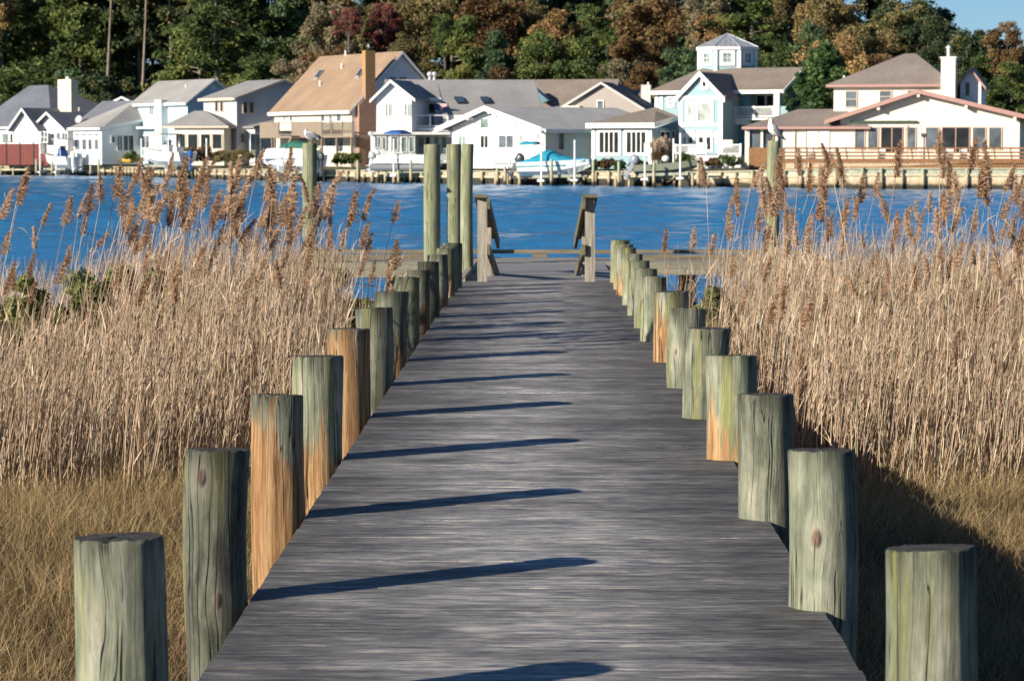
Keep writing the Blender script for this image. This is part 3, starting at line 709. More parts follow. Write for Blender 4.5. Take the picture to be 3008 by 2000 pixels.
# extra heads further in, so the bed thickens towards its middle
for _ in range(46): tips.append((random.triangular(180, 1010, 760), random.uniform(455, 640), 'L'))
for _ in range(16): tips.append((random.uniform(2160, 3000), random.uniform(430, 620), 'R'))
for _ in range(30): tips.append((random.uniform(380, 1000), random.uniform(500, 800), 'L'))
for _ in range(30): tips.append((random.uniform(2230, 3000), random.uniform(520, 860), 'R'))
LAB = {'Lt': ('tall feathery reed rising above the reed bed left of the boardwalk', 'tall feathery reeds left of the boardwalk'),
       'Ls': ('lower feathery reed half sunk in the reed bed left of the boardwalk', 'lower feathery reeds left of the boardwalk'),
       'M': ('stray feathery reed close by the left row of boardwalk posts', 'stray reeds beside the left posts'),
       'Rt': ('tall feathery reed rising above the reed bed right of the boardwalk', 'tall feathery reeds right of the boardwalk'),
       'Rs': ('lower feathery reed half sunk in the reed bed right of the boardwalk', 'lower feathery reeds right of the boardwalk')}
def reed(i, px, py, sd):
    Y = random.uniform(21.5, 26) if sd == 'M' else random.uniform(22.0, 31.0) if py < 720 else random.uniform(21.5, 26)
    if sd == 'M': Y = random.uniform(22.5, 25)
    tip = P(px, py, Y)
    lean = {'L': .085, 'M': .05, 'R': .02}[sd] + random.gauss(0, .05)
    PL = random.uniform(.21, .31) * (1.15 if py < 560 else .95)
    rz = random.gauss(0, .6 if sd != 'R' else 1.3); vs = PL * .92
    g0 = float(gz(tip.x, Y)); Hs = tip.z - vs - g0
    if Hs < .4: return
    # tilt of the whole plant, then the stem's own curve and the plume's nod
    dxs = (.10 * Hs + .20 * PL) * math.cos(rz) + lean * Hs
    bx = tip.x - dxs; by = Y
    if abs(bx) < 1.32: bx = math.copysign(1.36 + random.random() * .15, bx)
    big = py < 600
    lab = LAB['M'] if sd == 'M' else LAB[sd + ('t' if big else 's')]
    e = thing('reed', lab[0], 'reed', (bx, by, float(gz(bx, by)) - .02), lab[1])
    tilt = math.atan(lean)
    e.rotation_euler = (random.gauss(0, .03), tilt, rz)
    sm, off = STEMS[i % 6]
    s = link_mesh(sm, 'stalk', e); s.scale = (Hs,) * 3
    p = link_mesh(PLUMES[i % 7], 'plume', e, (off[0] * Hs, 0, Hs * .995)); p.scale = (PL,) * 3
    p.rotation_euler = (random.gauss(0, .12), (.14 if sd != 'R' else .02) + random.gauss(0, .14), random.gauss(0, .6))
    for k in range(random.choice((1, 2, 2))):
        f = random.uniform(.45, .9)
        b = link_mesh(BLADES[(i + k) % 5], 'leaf', e, (.10 * f * f * Hs, 0, f * Hs)); sc = random.uniform(.6, 1.1); b.scale = (sc,) * 3; b.rotation_euler = (0, 0, random.gauss(0, .9))
for i, (x, y, sd) in enumerate(tips): reed(i, x, y, sd)

# --- leaf clouds, shared by marsh shrubs and the trees
def leaf_cloud(cent, rad, n, size, elong=1.6, outward=.5, up=.0, shell=.45, g=None):
    g = g or rng; cent = np.asarray(cent, float); rad = np.asarray(rad, float)
    if rad.ndim == 1: rad = np.stack([rad, rad, rad * .8], 1)
    K = len(cent); ct = g.random(K)
    d = g.normal(size=(K, n, 3)); d /= np.linalg.norm(d, axis=2, keepdims=True)
    r = g.random((K, n, 1)) ** shell
    pos = (cent[:, None] + d * r * rad[:, None]).reshape(-1, 3)
    d = d.reshape(-1, 3); N = len(pos)
    nrm = g.normal(size=(N, 3)) * .8 + d * outward + [0, 0, up]; nrm /= np.linalg.norm(nrm, axis=1, keepdims=True)
    a = np.cross(nrm, g.normal(size=(N, 3))); a /= np.linalg.norm(a, axis=1, keepdims=True) + 1e-9; b = np.cross(nrm, a)
    s = size * (.6 + .8 * g.random(N))[:, None]
    V = np.stack([pos - a * s * elong / 2, pos + b * s * .5, pos + a * s * elong / 2, pos - b * s * .5], 1).reshape(-1, 3)
    Q = np.arange(N * 4).reshape(-1, 4)
    t = np.clip(np.repeat(ct, n) * .6 + g.random(N) * .4, 0, 1)
    return V, Q, np.repeat(t, 4)
def shrub(name, label, x, y, z, w, h, mat, n=90, size=.05, cat='shrub', k=16, elong=1.8, group=None, stem=True):
    t = thing(name, label, cat, (x, y, z), group)
    c = np.stack([rng.normal(size=k) * .30 * w, rng.normal(size=k) * .28 * w, (.30 + .55 * rng.random(k)) * h], 1)
    c[:, 2] *= 1 - .35 * (np.hypot(c[:, 0], c[:, 1]) / w)
    V, Q, T = leaf_cloud(c, np.full(k, .24 * min(w, h)) * (.7 + .6 * rng.random(k)), n, size, elong)
    link_mesh(np_mesh('foliage', V, Q, mat, T), 'foliage', t)
    if stem:
        b = MB()
        for q in c[:9]: b.tube([(x, y, z - .1), (x + q[0] * .4, y + q[1] * .4, z + q[2] * .5), (x + q[0], y + q[1], z + q[2])], [.025 * h, .016 * h, .008 * h], 5)
        b.build('stem', M_JOIST, t)
    return t
for (px, py0, py1, wpx, Y, lab) in [(290, 672, 900, 190, 28, 'leafy green marsh shrub among reeds at the photo\'s left'), (440, 690, 860, 130, 28.5, 'green marsh shrub among the left reeds, right of a taller shrub'),
        (60, 705, 1000, 150, 27, 'dark green marsh shrub at the left edge among reeds'), (930, 690, 830, 150, 38, 'small green shrub behind reeds near the left gull pile'), (1065, 830, 960, 110, 34, 'low green weeds at the water behind the left posts'),
        (2110, 815, 900, 150, 33, 'low green shrub beside the right reed bed near the dock'), (2560, 740, 850, 260, 29, 'wide green shrub half hidden in the right reed bed'), (2830, 755, 860, 170, 29, 'small green shrub deep in the right reed bed')]:
    tp = P(px, py0, Y); gz0 = float(gz(tp.x, Y)); w = wpx / FPX * Y
    shrub('marsh_shrub', lab, tp.x, Y, max(gz0, -1.15), w, tp.z - max(gz0, -1.15), M_SHRUB, 300, .029, k=22, elong=2.6)
# ================================================================== far shore: land, bulkhead, houses
SHORE = [(-420, 560), (-130, 388), (-67, 335), (-51, 321), (-42.6, 302), (-33.9, 280), (-19.8, 259), (-13, 249), (-6, 241), (3, 234), (12.6, 223), (24, 213), (36.8, 209), (60, 203), (160, 185), (420, 150)]
def shore_top(x): return float(np.interp(x, [-70, -30, -8, 14, 22, 40], [-.12, -.12, -.06, .0, .36, .38]))
def shore_y(x): return float(np.interp(x, [p[0] for p in SHORE], [p[1] for p in SHORE]))
m = NT('far_lawn'); c = m.coord(); f = m.noise(c, .5, 6, .65)
m.bsdf(m.ramp(f, [(.3, (.07, .05, .03)), (.5, (.085, .085, .03)), (.7, (.11, .12, .04))]), .95, m.bump(f, .5, .1)); M_LAWN = m.m
V = []; F = []
for i, (x, y) in enumerate(SHORE):
    z = shore_top(x); V += [(x, y + .15, -3), (x, y + .15, z - .02), (x, y + 12, z + .15), (x, y + 40, z + .5), (x, y + 120, z + 1.0), (x * 2.2, y + 900, 2)]
for i in range(len(SHORE) - 1):
    for k in range(5): F.append((i * 6 + k, i * 6 + 6 + k, i * 6 + 7 + k, i * 6 + 1 + k))
tag(MB().add(V, F).build('far_shore_ground', M_LAWN), 'grassy bank on the far side of the creek', 'ground', kind='structure')

# --- materials
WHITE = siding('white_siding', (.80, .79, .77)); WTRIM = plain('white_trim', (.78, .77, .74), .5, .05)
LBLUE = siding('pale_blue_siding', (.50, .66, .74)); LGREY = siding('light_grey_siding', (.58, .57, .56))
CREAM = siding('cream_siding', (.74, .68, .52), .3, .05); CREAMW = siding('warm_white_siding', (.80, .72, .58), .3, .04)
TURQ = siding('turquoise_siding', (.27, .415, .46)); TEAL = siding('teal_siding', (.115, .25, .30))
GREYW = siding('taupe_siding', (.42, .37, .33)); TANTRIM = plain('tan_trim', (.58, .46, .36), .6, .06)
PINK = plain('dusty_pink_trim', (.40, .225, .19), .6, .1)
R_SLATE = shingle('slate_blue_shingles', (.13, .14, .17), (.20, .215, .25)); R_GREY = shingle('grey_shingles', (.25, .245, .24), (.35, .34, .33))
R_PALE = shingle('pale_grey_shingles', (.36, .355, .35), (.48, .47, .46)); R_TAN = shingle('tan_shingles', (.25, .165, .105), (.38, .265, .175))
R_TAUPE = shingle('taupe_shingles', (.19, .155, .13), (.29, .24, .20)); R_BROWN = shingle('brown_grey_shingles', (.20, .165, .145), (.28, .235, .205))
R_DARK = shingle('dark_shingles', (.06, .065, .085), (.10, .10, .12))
m = NT('standing_seam_metal'); c = m.coord(); f = m.noise(c, 2, 3)
mb_ = m.bsdf(m.ramp(f, [(.3, (.34, .36, .40)), (.7, (.45, .47, .50))]), .45); mb_.inputs['Metallic'].default_value = .35; R_METAL = m.m
m = NT('chimney_brick'); c = m.coord()
br = m.n('TexBrick', Vector=m.map(c, (1, 1, 1), rot=(R(90), 0, R(45))), Scale=1.0, Color1=(.34, .16, .10, 1), Color2=(.20, .085, .055, 1), Mortar=(.42, .34, .28, 1))
br.inputs['Brick Width'].default_value = .42; br.inputs['Row Height'].default_value = .15; br.inputs['Mortar Size'].default_value = .022
z = m.n('SeparateXYZ', Vector=c).outputs[2]; lich = m.math('MULTIPLY', m.n('MapRange', Value=z, i1=5.5, i2=10.5).outputs[0], m.ramp(m.noise(c, 1.6, 5), [(.3, .5), (.6, 1.0)]))
m.bsdf(m.mix(m.math('MULTIPLY', lich, .8), br.outputs[0], (.42, .22, .035)), .9); M_BRICK = m.m
def glass(name, col, rough=.08, spec=.35):
    m = NT(name); f = m.noise(m.coord(), .9, 3)
    b = m.bsdf(m.mix(1, col, m.ramp(f, [(.35, .55), (.65, 1.3)]), 'MULTIPLY'), rough); b.inputs['Specular IOR Level'].default_value = spec; return m.m
G_DARK = glass('dark_window_glass', (.022, .026, .028)); G_GREEN = glass('greenish_curtained_glass', (.20, .27, .25), .15)
G_BLIND = glass('blinds_behind_glass', (.48, .52, .48), .2); G_GREY = glass('grey_screen_glass', (.11, .13, .15), .12); G_BLUE = glass('sky_blue_skylight', (.035, .07, .12), .05, .8)
ORANGE = grey_wood('orange_deck_timber', (.16, .075, .030), (.30, .155, .068), (3, 3, 3)); BROWNW = grey_wood('brown_grey_balcony_boards', (.17, .13, .10), (.30, .24, .18), (8, 8, 1))
REDW = grey_wood('dark_red_fence_boards', (.09, .022, .018), (.20, .05, .038), (5, 5, .6)); BLACK = plain('black_metal', (.015, .016, .018), .5, .1)
M_FENCE = grey_wood('grey_green_planks', (.30, .26, .18), (.52, .47, .33), (3, 3, .8))

class Frame:
    """a house's own axes: u along the front (rightwards), v back into the house, w up"""
    def __init__(s, px, Y, a, base=.25):
        o = P(px, 445, Y); s.O = Vector((o.x, o.y, 0)); a = R(a); s.base = base
        s.U = Vector((math.cos(a), -math.sin(a), 0)); s.V = Vector((math.sin(a), math.cos(a), 0))
    def pt(s, u, v, w): return s.O + s.U * u + s.V * v + Vector((0, 0, w))
    def uw(s, px, py, v=0.0):
        d = ray(px, py); t = (v - (CAM - s.O).dot(s.V)) / d.dot(s.V); p = CAM + d * t; return (p - s.O).dot(s.U), p.z
    def vw(s, px, py, u=0.0):
        d = ray(px, py); t = (u - (CAM - s.O).dot(s.U)) / d.dot(s.U); p = CAM + d * t; return (p - s.O).dot(s.V), p.z
    def on_roof(s, px, py, v0, w0, v1, w1):
        k = (w1 - w0) / (v1 - v0); d = ray(px, py)   # plane w = w0 + k (v - v0)
        f0 = CAM.z - w0 - k * ((CAM - s.O).dot(s.V) - v0); t = -f0 / (d.z - k * d.dot(s.V)); p = CAM + d * t
        q = p - s.O; return q.dot(s.U), q.dot(s.V), p.z
    # extrusions
    def pu(s, m, poly, u0, u1): return m.prism(poly, u0, u1, lambda a, p, q: s.pt(a, p, q))     # poly in (v,w)
    def pv(s, m, poly, v0, v1): return m.prism(poly, v0, v1, lambda a, p, q: s.pt(p, a, q))     # poly in (u,w)
    def box(s, m, u0, u1, v0, v1, w0, w1): return m.box(u0, u1, v0, v1, w0, w1, lambda a, b, c: s.pt(a, b, c))
    def one(s, name, mat, t, *b): return s.box(MB(), *b).build(name, mat, t)

def house(name, label, f, cat='house'): 
    return thing(name, label, cat, f.pt(0, 0, f.base))
def chevron(v0, vm, v1, e, r, o, th):
    k0 = (r - e) / (vm - v0); k1 = (r - e) / (v1 - vm); a, b = e - k0 * o, e - k1 * o
    return [(v0 - o, a), (vm, r), (v1 + o, b), (v1 + o, b + th), (vm, r + th), (v0 - o, a + th)]
def gable_u(t, f, u0, u1, v0, v1, wb, we, wr, wall, roof, trim, o=.45, th=.16, oe=.4, vm=None, walls=True):
    vm = (v0 + v1) / 2 if vm is None else vm
    if walls: f.pu(MB(), [(v0, wb), (v1, wb), (v1, we), (vm, wr - .02), (v0, we)], u0, u1).build('wall', wall, t)
    r_ = f.pu(MB(), chevron(v0, vm, v1, we, wr, o, th), u0 - oe, u1 + oe).build('roof', roof, t)
    mb = MB(); tr = chevron(v0, vm, v1, we - .10, wr - .10, o + .02, th + .06)
    f.pu(mb, tr, u1 + oe + .003, u1 + oe + .07); f.pu(mb, tr, u0 - oe - .07, u0 - oe - .003)
    k = (wr - we) / (vm - v0); f.box(mb, u0 - oe, u1 + oe, v0 - o - .10, v0 - o - .003, we - k * o - .12, we - k * o + th + .02)
    mb.build('fascia', trim, t); return r_
def gable_v(t, f, u0, u1, v0, v1, wb, we, wr, wall, roof, trim, o=.45, th=.16, oe=.4, um=None, walls=True):
    um = (u0 + u1) / 2 if um is None else um
    if walls: f.pv(MB(), [(u0, wb), (u1, wb), (u1, we), (um, wr - .02), (u0, we)], v0, v1).build('wall', wall, t)
    r_ = f.pv(MB(), chevron(u0, um, u1, we, wr, o, th), v0 - oe, v1).build('roof', roof, t)
    mb = MB(); f.pv(mb, chevron(u0, um, u1, we - .12, wr - .12, o + .02, th + .09), v0 - oe - .08, v0 - oe - .003)
    mb.build('fascia', trim, t); return r_
def hip(t, f, u0, u1, v0, v1, we, wr, ru0, ru1, roof, trim, o=.5, th=.2, vm=None):
    vm = (v0 + v1) / 2 if vm is None else vm
    a = [f.pt(u0 - o, v0 - o, we), f.pt(u1 + o, v0 - o, we), f.pt(u1 + o, v1 + o, we), f.pt(u0 - o, v1 + o, we)]
    b = [p + Vector((0, 0, th)) for p in a]; c = [f.pt(ru0, vm, wr), f.pt(ru1, vm, wr)]
    r_ = MB().add(b + c, [(3, 2, 1, 0), (0, 1, 5, 4), (1, 2, 5), (2, 3, 4, 5), (3, 0, 4)]).build('roof', roof, t)
    m = MB(); f.box(m, u0 - o - .03, u1 + o + .03, v0 - o - .03, v1 + o + .03, we - .02, we + th - .004); m.build('fascia', trim, t); return r_
def window(t, f, rect, plane='F', off=0.0, cols=1, rows=1, g=None, trim=None, fw=.11, name='window', dep=.09):
    x0, y0, x1, y1 = rect
    if plane == 'F':
        a0, w1 = f.uw(x0, y0, off); a1, w0 = f.uw(x1, y1, off); fn = lambda a, c, w: f.pt(a, off - c, w)
    else:
        a0, w1 = f.vw(x0, y0, off); a1, w0 = f.vw(x1, y1, off); fn = lambda a, c, w: f.pt(off + c, a, w)
    if a0 > a1: a0, a1 = a1, a0
    if w0 > w1: w0, w1 = w1, w0
    m = MB()
    m.box(a0 - fw, a0, .003, dep, w0 - fw, w1 + fw, fn); m.box(a1, a1 + fw, .003, dep, w0 - fw, w1 + fw, fn)
    m.box(a0, a1, .003, dep, w1, w1 + fw, fn); m.box(a0, a1, .003, dep + .02, w0 - fw, w0, fn)
    for i in range(1, cols): q = a0 + (a1 - a0) * i / cols; m.box(q - .045, q + .045, .004, dep - .02, w0, w1, fn)
    for i in range(1, rows): q = w0 + (w1 - w0) * i / rows; m.box(a0, a1, .005, dep - .03, q - .03, q + .03, fn)
    o = m.build(name, trim or WTRIM, t)
    MB().box(a0 + .002, a1 - .002, .006, .03, w0 + .002, w1 - .002, fn).build('pane', g or G_DARK, o)
    return o
def railing(t, f, px0, px1, ytop, ybot, v, mat, plane='F', step=.16, post=1.8, name='railing', thick=.05):
    if plane == 'F':
        a0, wt = f.uw(px0, ytop, v); a1, _ = f.uw(px1, ytop, v); wb = f.uw((px0 + px1) / 2, ybot, v)[1]; fn = lambda a, c, w: f.pt(a, v + c, w)
    else:
        a0, wt = f.vw(px0, ytop, v); a1, _ = f.vw(px1, ytop, v); wb = f.vw((px0 + px1) / 2, ybot, v)[1]; fn = lambda a, c, w: f.pt(v + c, a, w)
    if a0 > a1: a0, a1 = a1, a0
    m = MB(); m.box(a0, a1, -thick, thick, wt - .09, wt, fn); m.box(a0, a1, -thick * .8, thick * .8, wb, wb + .09, fn)
    k = max(1, int((a1 - a0) / post))
    for i in range(k + 1): q = a0 + (a1 - a0) * i / k; m.box(q - .07, q + .07, -.07, .07, wb - .05, wt + .06, fn)
    if step:
        for q in np.arange(a0 + step / 2, a1, step): m.box(q - .022, q + .022, -.022, .022, wb + .09, wt - .09, fn)
    return m.build(name, mat, t)
def pipe(t, p, h, r=.09, mat=None, name='roof_vent'):
    return MB().tube([p + Vector((0, 0, -.2)), p + Vector((0, 0, h))], r, 8).build(name, mat or WTRIM, t)
def skylight(t, f, pts, vw_, mat, frame):
    q = [f.on_roof(x, y, *vw_) for x, y in pts]
    up = Vector((0, 0, .20)); w = [f.pt(*p) for p in q]; m = MB(); m.hexa([p - up * .3 for p in w] + [p + up for p in w]); o = m.build('skylight', frame, t)
    c = sum(w, Vector()) / 4; w2 = [c + (p - c) * .80 for p in w]; m = MB(); m.hexa([p + up * .9 for p in w2] + [p + up * 1.12 for p in w2]); m.build('pane', mat, o)

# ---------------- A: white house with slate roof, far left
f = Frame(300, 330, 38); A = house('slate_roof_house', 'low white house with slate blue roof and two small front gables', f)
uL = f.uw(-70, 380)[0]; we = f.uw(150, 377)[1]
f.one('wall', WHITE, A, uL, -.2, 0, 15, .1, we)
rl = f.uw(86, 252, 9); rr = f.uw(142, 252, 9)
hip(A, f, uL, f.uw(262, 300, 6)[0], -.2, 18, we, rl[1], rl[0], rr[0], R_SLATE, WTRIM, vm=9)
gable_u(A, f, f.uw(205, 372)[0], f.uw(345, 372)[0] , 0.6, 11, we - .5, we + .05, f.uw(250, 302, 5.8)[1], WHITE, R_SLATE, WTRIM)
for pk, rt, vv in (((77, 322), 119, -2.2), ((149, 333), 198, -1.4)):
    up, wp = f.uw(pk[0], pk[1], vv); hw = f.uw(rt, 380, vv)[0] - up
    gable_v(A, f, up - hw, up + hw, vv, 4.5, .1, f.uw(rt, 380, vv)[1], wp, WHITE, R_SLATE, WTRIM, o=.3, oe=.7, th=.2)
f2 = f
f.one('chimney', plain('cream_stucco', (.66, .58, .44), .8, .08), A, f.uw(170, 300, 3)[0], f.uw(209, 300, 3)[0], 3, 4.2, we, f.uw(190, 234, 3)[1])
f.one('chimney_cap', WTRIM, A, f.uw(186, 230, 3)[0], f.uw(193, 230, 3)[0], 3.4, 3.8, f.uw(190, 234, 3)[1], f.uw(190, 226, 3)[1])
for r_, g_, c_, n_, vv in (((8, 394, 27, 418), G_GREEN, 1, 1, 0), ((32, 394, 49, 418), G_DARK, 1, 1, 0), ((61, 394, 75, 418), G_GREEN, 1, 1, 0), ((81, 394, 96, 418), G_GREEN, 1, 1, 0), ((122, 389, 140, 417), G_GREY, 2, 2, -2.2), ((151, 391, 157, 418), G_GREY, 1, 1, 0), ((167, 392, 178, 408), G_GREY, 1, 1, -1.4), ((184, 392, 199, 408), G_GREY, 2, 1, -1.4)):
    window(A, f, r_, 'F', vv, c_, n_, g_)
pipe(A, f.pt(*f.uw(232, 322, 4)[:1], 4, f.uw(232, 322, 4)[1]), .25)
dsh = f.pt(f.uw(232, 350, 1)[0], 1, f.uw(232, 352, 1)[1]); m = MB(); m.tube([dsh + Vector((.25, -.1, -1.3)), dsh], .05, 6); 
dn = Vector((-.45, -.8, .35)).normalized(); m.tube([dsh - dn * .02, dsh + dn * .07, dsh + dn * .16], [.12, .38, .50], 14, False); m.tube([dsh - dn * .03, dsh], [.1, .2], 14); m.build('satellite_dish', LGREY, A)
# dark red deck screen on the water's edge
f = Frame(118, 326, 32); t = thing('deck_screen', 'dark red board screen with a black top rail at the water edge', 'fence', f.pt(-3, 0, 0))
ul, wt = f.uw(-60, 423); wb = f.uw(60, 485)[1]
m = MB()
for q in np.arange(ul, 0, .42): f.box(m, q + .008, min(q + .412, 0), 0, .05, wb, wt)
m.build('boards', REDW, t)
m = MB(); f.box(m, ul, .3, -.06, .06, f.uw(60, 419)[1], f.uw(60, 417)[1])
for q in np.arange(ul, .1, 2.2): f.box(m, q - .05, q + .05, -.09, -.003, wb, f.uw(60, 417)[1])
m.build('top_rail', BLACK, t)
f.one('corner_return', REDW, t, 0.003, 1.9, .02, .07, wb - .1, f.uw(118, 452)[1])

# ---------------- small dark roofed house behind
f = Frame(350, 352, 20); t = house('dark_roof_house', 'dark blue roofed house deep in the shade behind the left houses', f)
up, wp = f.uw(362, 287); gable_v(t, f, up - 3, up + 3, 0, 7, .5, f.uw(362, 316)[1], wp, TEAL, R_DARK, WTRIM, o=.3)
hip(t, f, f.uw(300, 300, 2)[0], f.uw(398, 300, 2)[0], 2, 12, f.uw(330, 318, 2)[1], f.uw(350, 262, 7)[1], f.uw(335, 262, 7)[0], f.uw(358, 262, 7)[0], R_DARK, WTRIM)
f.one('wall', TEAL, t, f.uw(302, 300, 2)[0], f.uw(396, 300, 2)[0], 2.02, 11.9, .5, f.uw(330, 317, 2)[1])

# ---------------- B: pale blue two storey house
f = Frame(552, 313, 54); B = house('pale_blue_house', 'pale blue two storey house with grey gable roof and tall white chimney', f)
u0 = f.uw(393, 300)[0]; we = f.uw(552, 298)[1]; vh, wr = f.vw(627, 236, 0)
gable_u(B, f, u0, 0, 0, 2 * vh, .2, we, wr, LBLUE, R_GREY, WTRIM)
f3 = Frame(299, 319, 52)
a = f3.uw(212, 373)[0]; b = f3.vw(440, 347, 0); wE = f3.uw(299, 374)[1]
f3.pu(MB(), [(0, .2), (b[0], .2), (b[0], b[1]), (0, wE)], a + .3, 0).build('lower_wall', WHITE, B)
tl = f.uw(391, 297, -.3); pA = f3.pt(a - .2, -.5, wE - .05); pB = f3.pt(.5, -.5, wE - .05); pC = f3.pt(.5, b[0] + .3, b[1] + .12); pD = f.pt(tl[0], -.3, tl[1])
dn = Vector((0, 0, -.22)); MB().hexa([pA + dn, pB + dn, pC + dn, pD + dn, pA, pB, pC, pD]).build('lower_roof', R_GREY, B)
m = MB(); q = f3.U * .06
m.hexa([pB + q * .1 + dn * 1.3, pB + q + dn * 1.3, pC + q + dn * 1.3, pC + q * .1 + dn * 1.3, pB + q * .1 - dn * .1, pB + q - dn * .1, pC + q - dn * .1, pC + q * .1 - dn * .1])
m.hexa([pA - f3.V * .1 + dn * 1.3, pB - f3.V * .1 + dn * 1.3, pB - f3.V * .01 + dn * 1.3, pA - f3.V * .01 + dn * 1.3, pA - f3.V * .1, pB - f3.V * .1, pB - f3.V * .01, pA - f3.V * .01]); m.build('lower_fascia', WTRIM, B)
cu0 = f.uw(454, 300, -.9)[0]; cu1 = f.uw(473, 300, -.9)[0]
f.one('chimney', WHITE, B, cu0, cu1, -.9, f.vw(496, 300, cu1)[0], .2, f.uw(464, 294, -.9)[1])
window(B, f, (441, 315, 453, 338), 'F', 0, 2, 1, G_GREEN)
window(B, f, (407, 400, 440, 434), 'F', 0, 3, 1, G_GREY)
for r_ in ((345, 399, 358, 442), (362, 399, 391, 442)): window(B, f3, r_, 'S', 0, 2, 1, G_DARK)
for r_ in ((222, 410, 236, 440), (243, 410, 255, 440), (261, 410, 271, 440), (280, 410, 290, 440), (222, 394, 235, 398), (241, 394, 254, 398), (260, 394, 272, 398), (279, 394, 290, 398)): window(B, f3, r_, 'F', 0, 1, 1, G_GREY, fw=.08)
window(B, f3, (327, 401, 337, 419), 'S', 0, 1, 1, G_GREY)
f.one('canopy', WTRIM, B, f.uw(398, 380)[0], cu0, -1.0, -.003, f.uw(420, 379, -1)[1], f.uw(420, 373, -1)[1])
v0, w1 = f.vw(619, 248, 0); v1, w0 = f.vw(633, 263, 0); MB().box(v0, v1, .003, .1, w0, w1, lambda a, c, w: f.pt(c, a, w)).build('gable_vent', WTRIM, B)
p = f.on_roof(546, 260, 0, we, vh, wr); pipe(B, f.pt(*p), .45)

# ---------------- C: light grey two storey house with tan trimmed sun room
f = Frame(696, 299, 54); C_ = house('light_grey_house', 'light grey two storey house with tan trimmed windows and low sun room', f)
u0 = f.uw(598, 290)[0]; we = f.uw(696, 288)[1]; vh, wr = f.vw(829, 238, 0)
gable_u(C_, f, u0, 0, 0, 2 * vh, .2, we, wr, LGREY, R_GREY, TANTRIM)
for r_ in ((634, 301, 641, 327), (649, 301, 656, 327)): window(C_, f, r_, 'F', 0, 1, 1, G_DARK, TANTRIM)
for r_ in ((715, 301, 725, 332), (733, 301, 744, 332)): window(C_, f, r_, 'S', 0, 1, 1, G_DARK, TANTRIM)
window(C_, f, (671, 395, 677, 436), 'F', 0, 1, 1, G_DARK, TANTRIM); window(C_, f, (707, 394, 717, 420), 'S', 0, 1, 1, G_GREY, TANTRIM)
v0, w1 = f.vw(824, 256, 0); v1, w0 = f.vw(838, 272, 0); MB().box(v0, v1, .003, .1, w0, w1, lambda a, c, w: f.pt(c, a, w)).build('gable_vent', LGREY, C_)
va, wa = f.vw(722, 376, 0); vb, wb_ = f.vw(806, 350, 0)
f.pu(MB(), [(va - .4, wa - .05), (vb + 1, wb_ - .05), (vb + 1, wb_ + .16), (va - .4, wa + .12)], -.0 + .004, 2.4).build('annex_roof', R_GREY, C_)
f.pu(MB(), [(va, .2), (vb, .2), (vb, wb_ - .1), (va, wa - .1)], .004, 2.0).build('annex_wall', LGREY, C_)
window(C_, f, (737, 396, 764, 440), 'S', 2.0, 2, 1, G_BLIND)
fs = Frame(668, 297, 14)
ua = fs.uw(512, 380)[0]; weS = fs.uw(600, 376)[1]
fs.one('sunroom_wall', CREAMW, C_, ua, -.4, 0, 4.0, .2, weS)
tp0, tp1 = fs.uw(572, 326, 2.6), fs.uw(604, 330, 2.6)
hip(C_, fs, fs.uw(492, 380)[0], -.1, -.1, 5.2, weS, tp0[1], tp0[0], tp1[0], R_GREY, TANTRIM, o=.4)
for x0, x1 in ((518, 545), (553, 581), (591, 618), (625, 652)): window(C_, fs, (x0, 395, x1, 437), 'F', 0, 1, 1, G_DARK, CREAMW, fw=.09)

# ---------------- D: brown roof house with brick chimney
f = Frame(1033, 273, 58); D = house('tan_roof_house', 'cream house with big tan roof, brick chimney and brown balcony', f)
u0 = f.uw(806, 330)[0]; we = f.uw(1033, 317)[1]; vh, wr = f.vw(1177, 157, 0)
gable_u(D, f, u0, 0, 0, 2 * vh, .2, we, wr, CREAM, R_TAN, WTRIM, o=.5, th=.2, oe=.45)
RF = (0, we + .2, vh, wr + .2)
skylight(D, f, [(921, 235), (932, 235), (951, 210), (940, 210)], RF, G_BLUE, R_GREY); skylight(D, f, [(1042, 231), (1053, 231), (1072, 206), (1061, 206)], RF, G_BLUE, R_GREY)
f.pu(MB(), [(0, .2), (2 * vh, .2), (2 * vh, we), (vh, wr - .04), (0, we)], .003, .03).build('gable_wall', WHITE, D)
for x, y in ((940, 252), (1004, 201), (1015, 163)): pipe(D, f.pt(*f.on_roof(x, y, *RF)), .5)
for r_, g_ in (((834, 325, 841, 357), G_GREEN), ((853, 325, 860, 356), G_GREY), ((945, 325, 955, 356), G_GREY), ((969, 328, 977, 385), G_GREEN), ((991, 325, 1003, 356), G_GREY), ((957, 404, 986, 430), G_GREY), ((992, 406, 1010, 445), G_GREY), ((880, 405, 905, 445), G_DARK)): window(D, f, r_, 'F', 0, 1, 1, g_)
# balcony
vb = -2.4; ubl = f.uw(764, 380, vb)[0]; ubr = f.uw(1036, 380, vb)[0]; wf = f.uw(900, 399, vb)[1]; wt = f.uw(900, 358, vb)[1]
f.one('balcony_floor', BROWNW, D, ubl, ubr, vb, -.003, wf - .22, wf)
for xa, xb in ((764, 819), (858, 945)):
    m = MB()
    for q in np.arange(f.uw(xa, 380, vb)[0], f.uw(xb, 380, vb)[0], .16): f.box(m, q, q + .157, vb - .04, vb - .004, wf - .2, wt)
    m.build('balcony_boards', BROWNW, D)
railing(D, f, 819, 858, 360, 397, vb, BROWNW, step=.0, name='balcony_railing'); railing(D, f, 945, 1036, 360, 397, vb, BROWNW, step=.16, name='balcony_railing')
m = MB()
for x in (800, 808, 872, 946, 990, 1033):
    q = f.uw(x, 420, vb + .15)[0]; f.box(m, q - .09, q + .09, vb + .06, vb + .24, .1, wf - .225)
m.build('balcony_posts', BROWNW, D)
sa = f.uw(822, 450, -3.2); sb = f.uw(866, 402, -3.2)
m = MB()
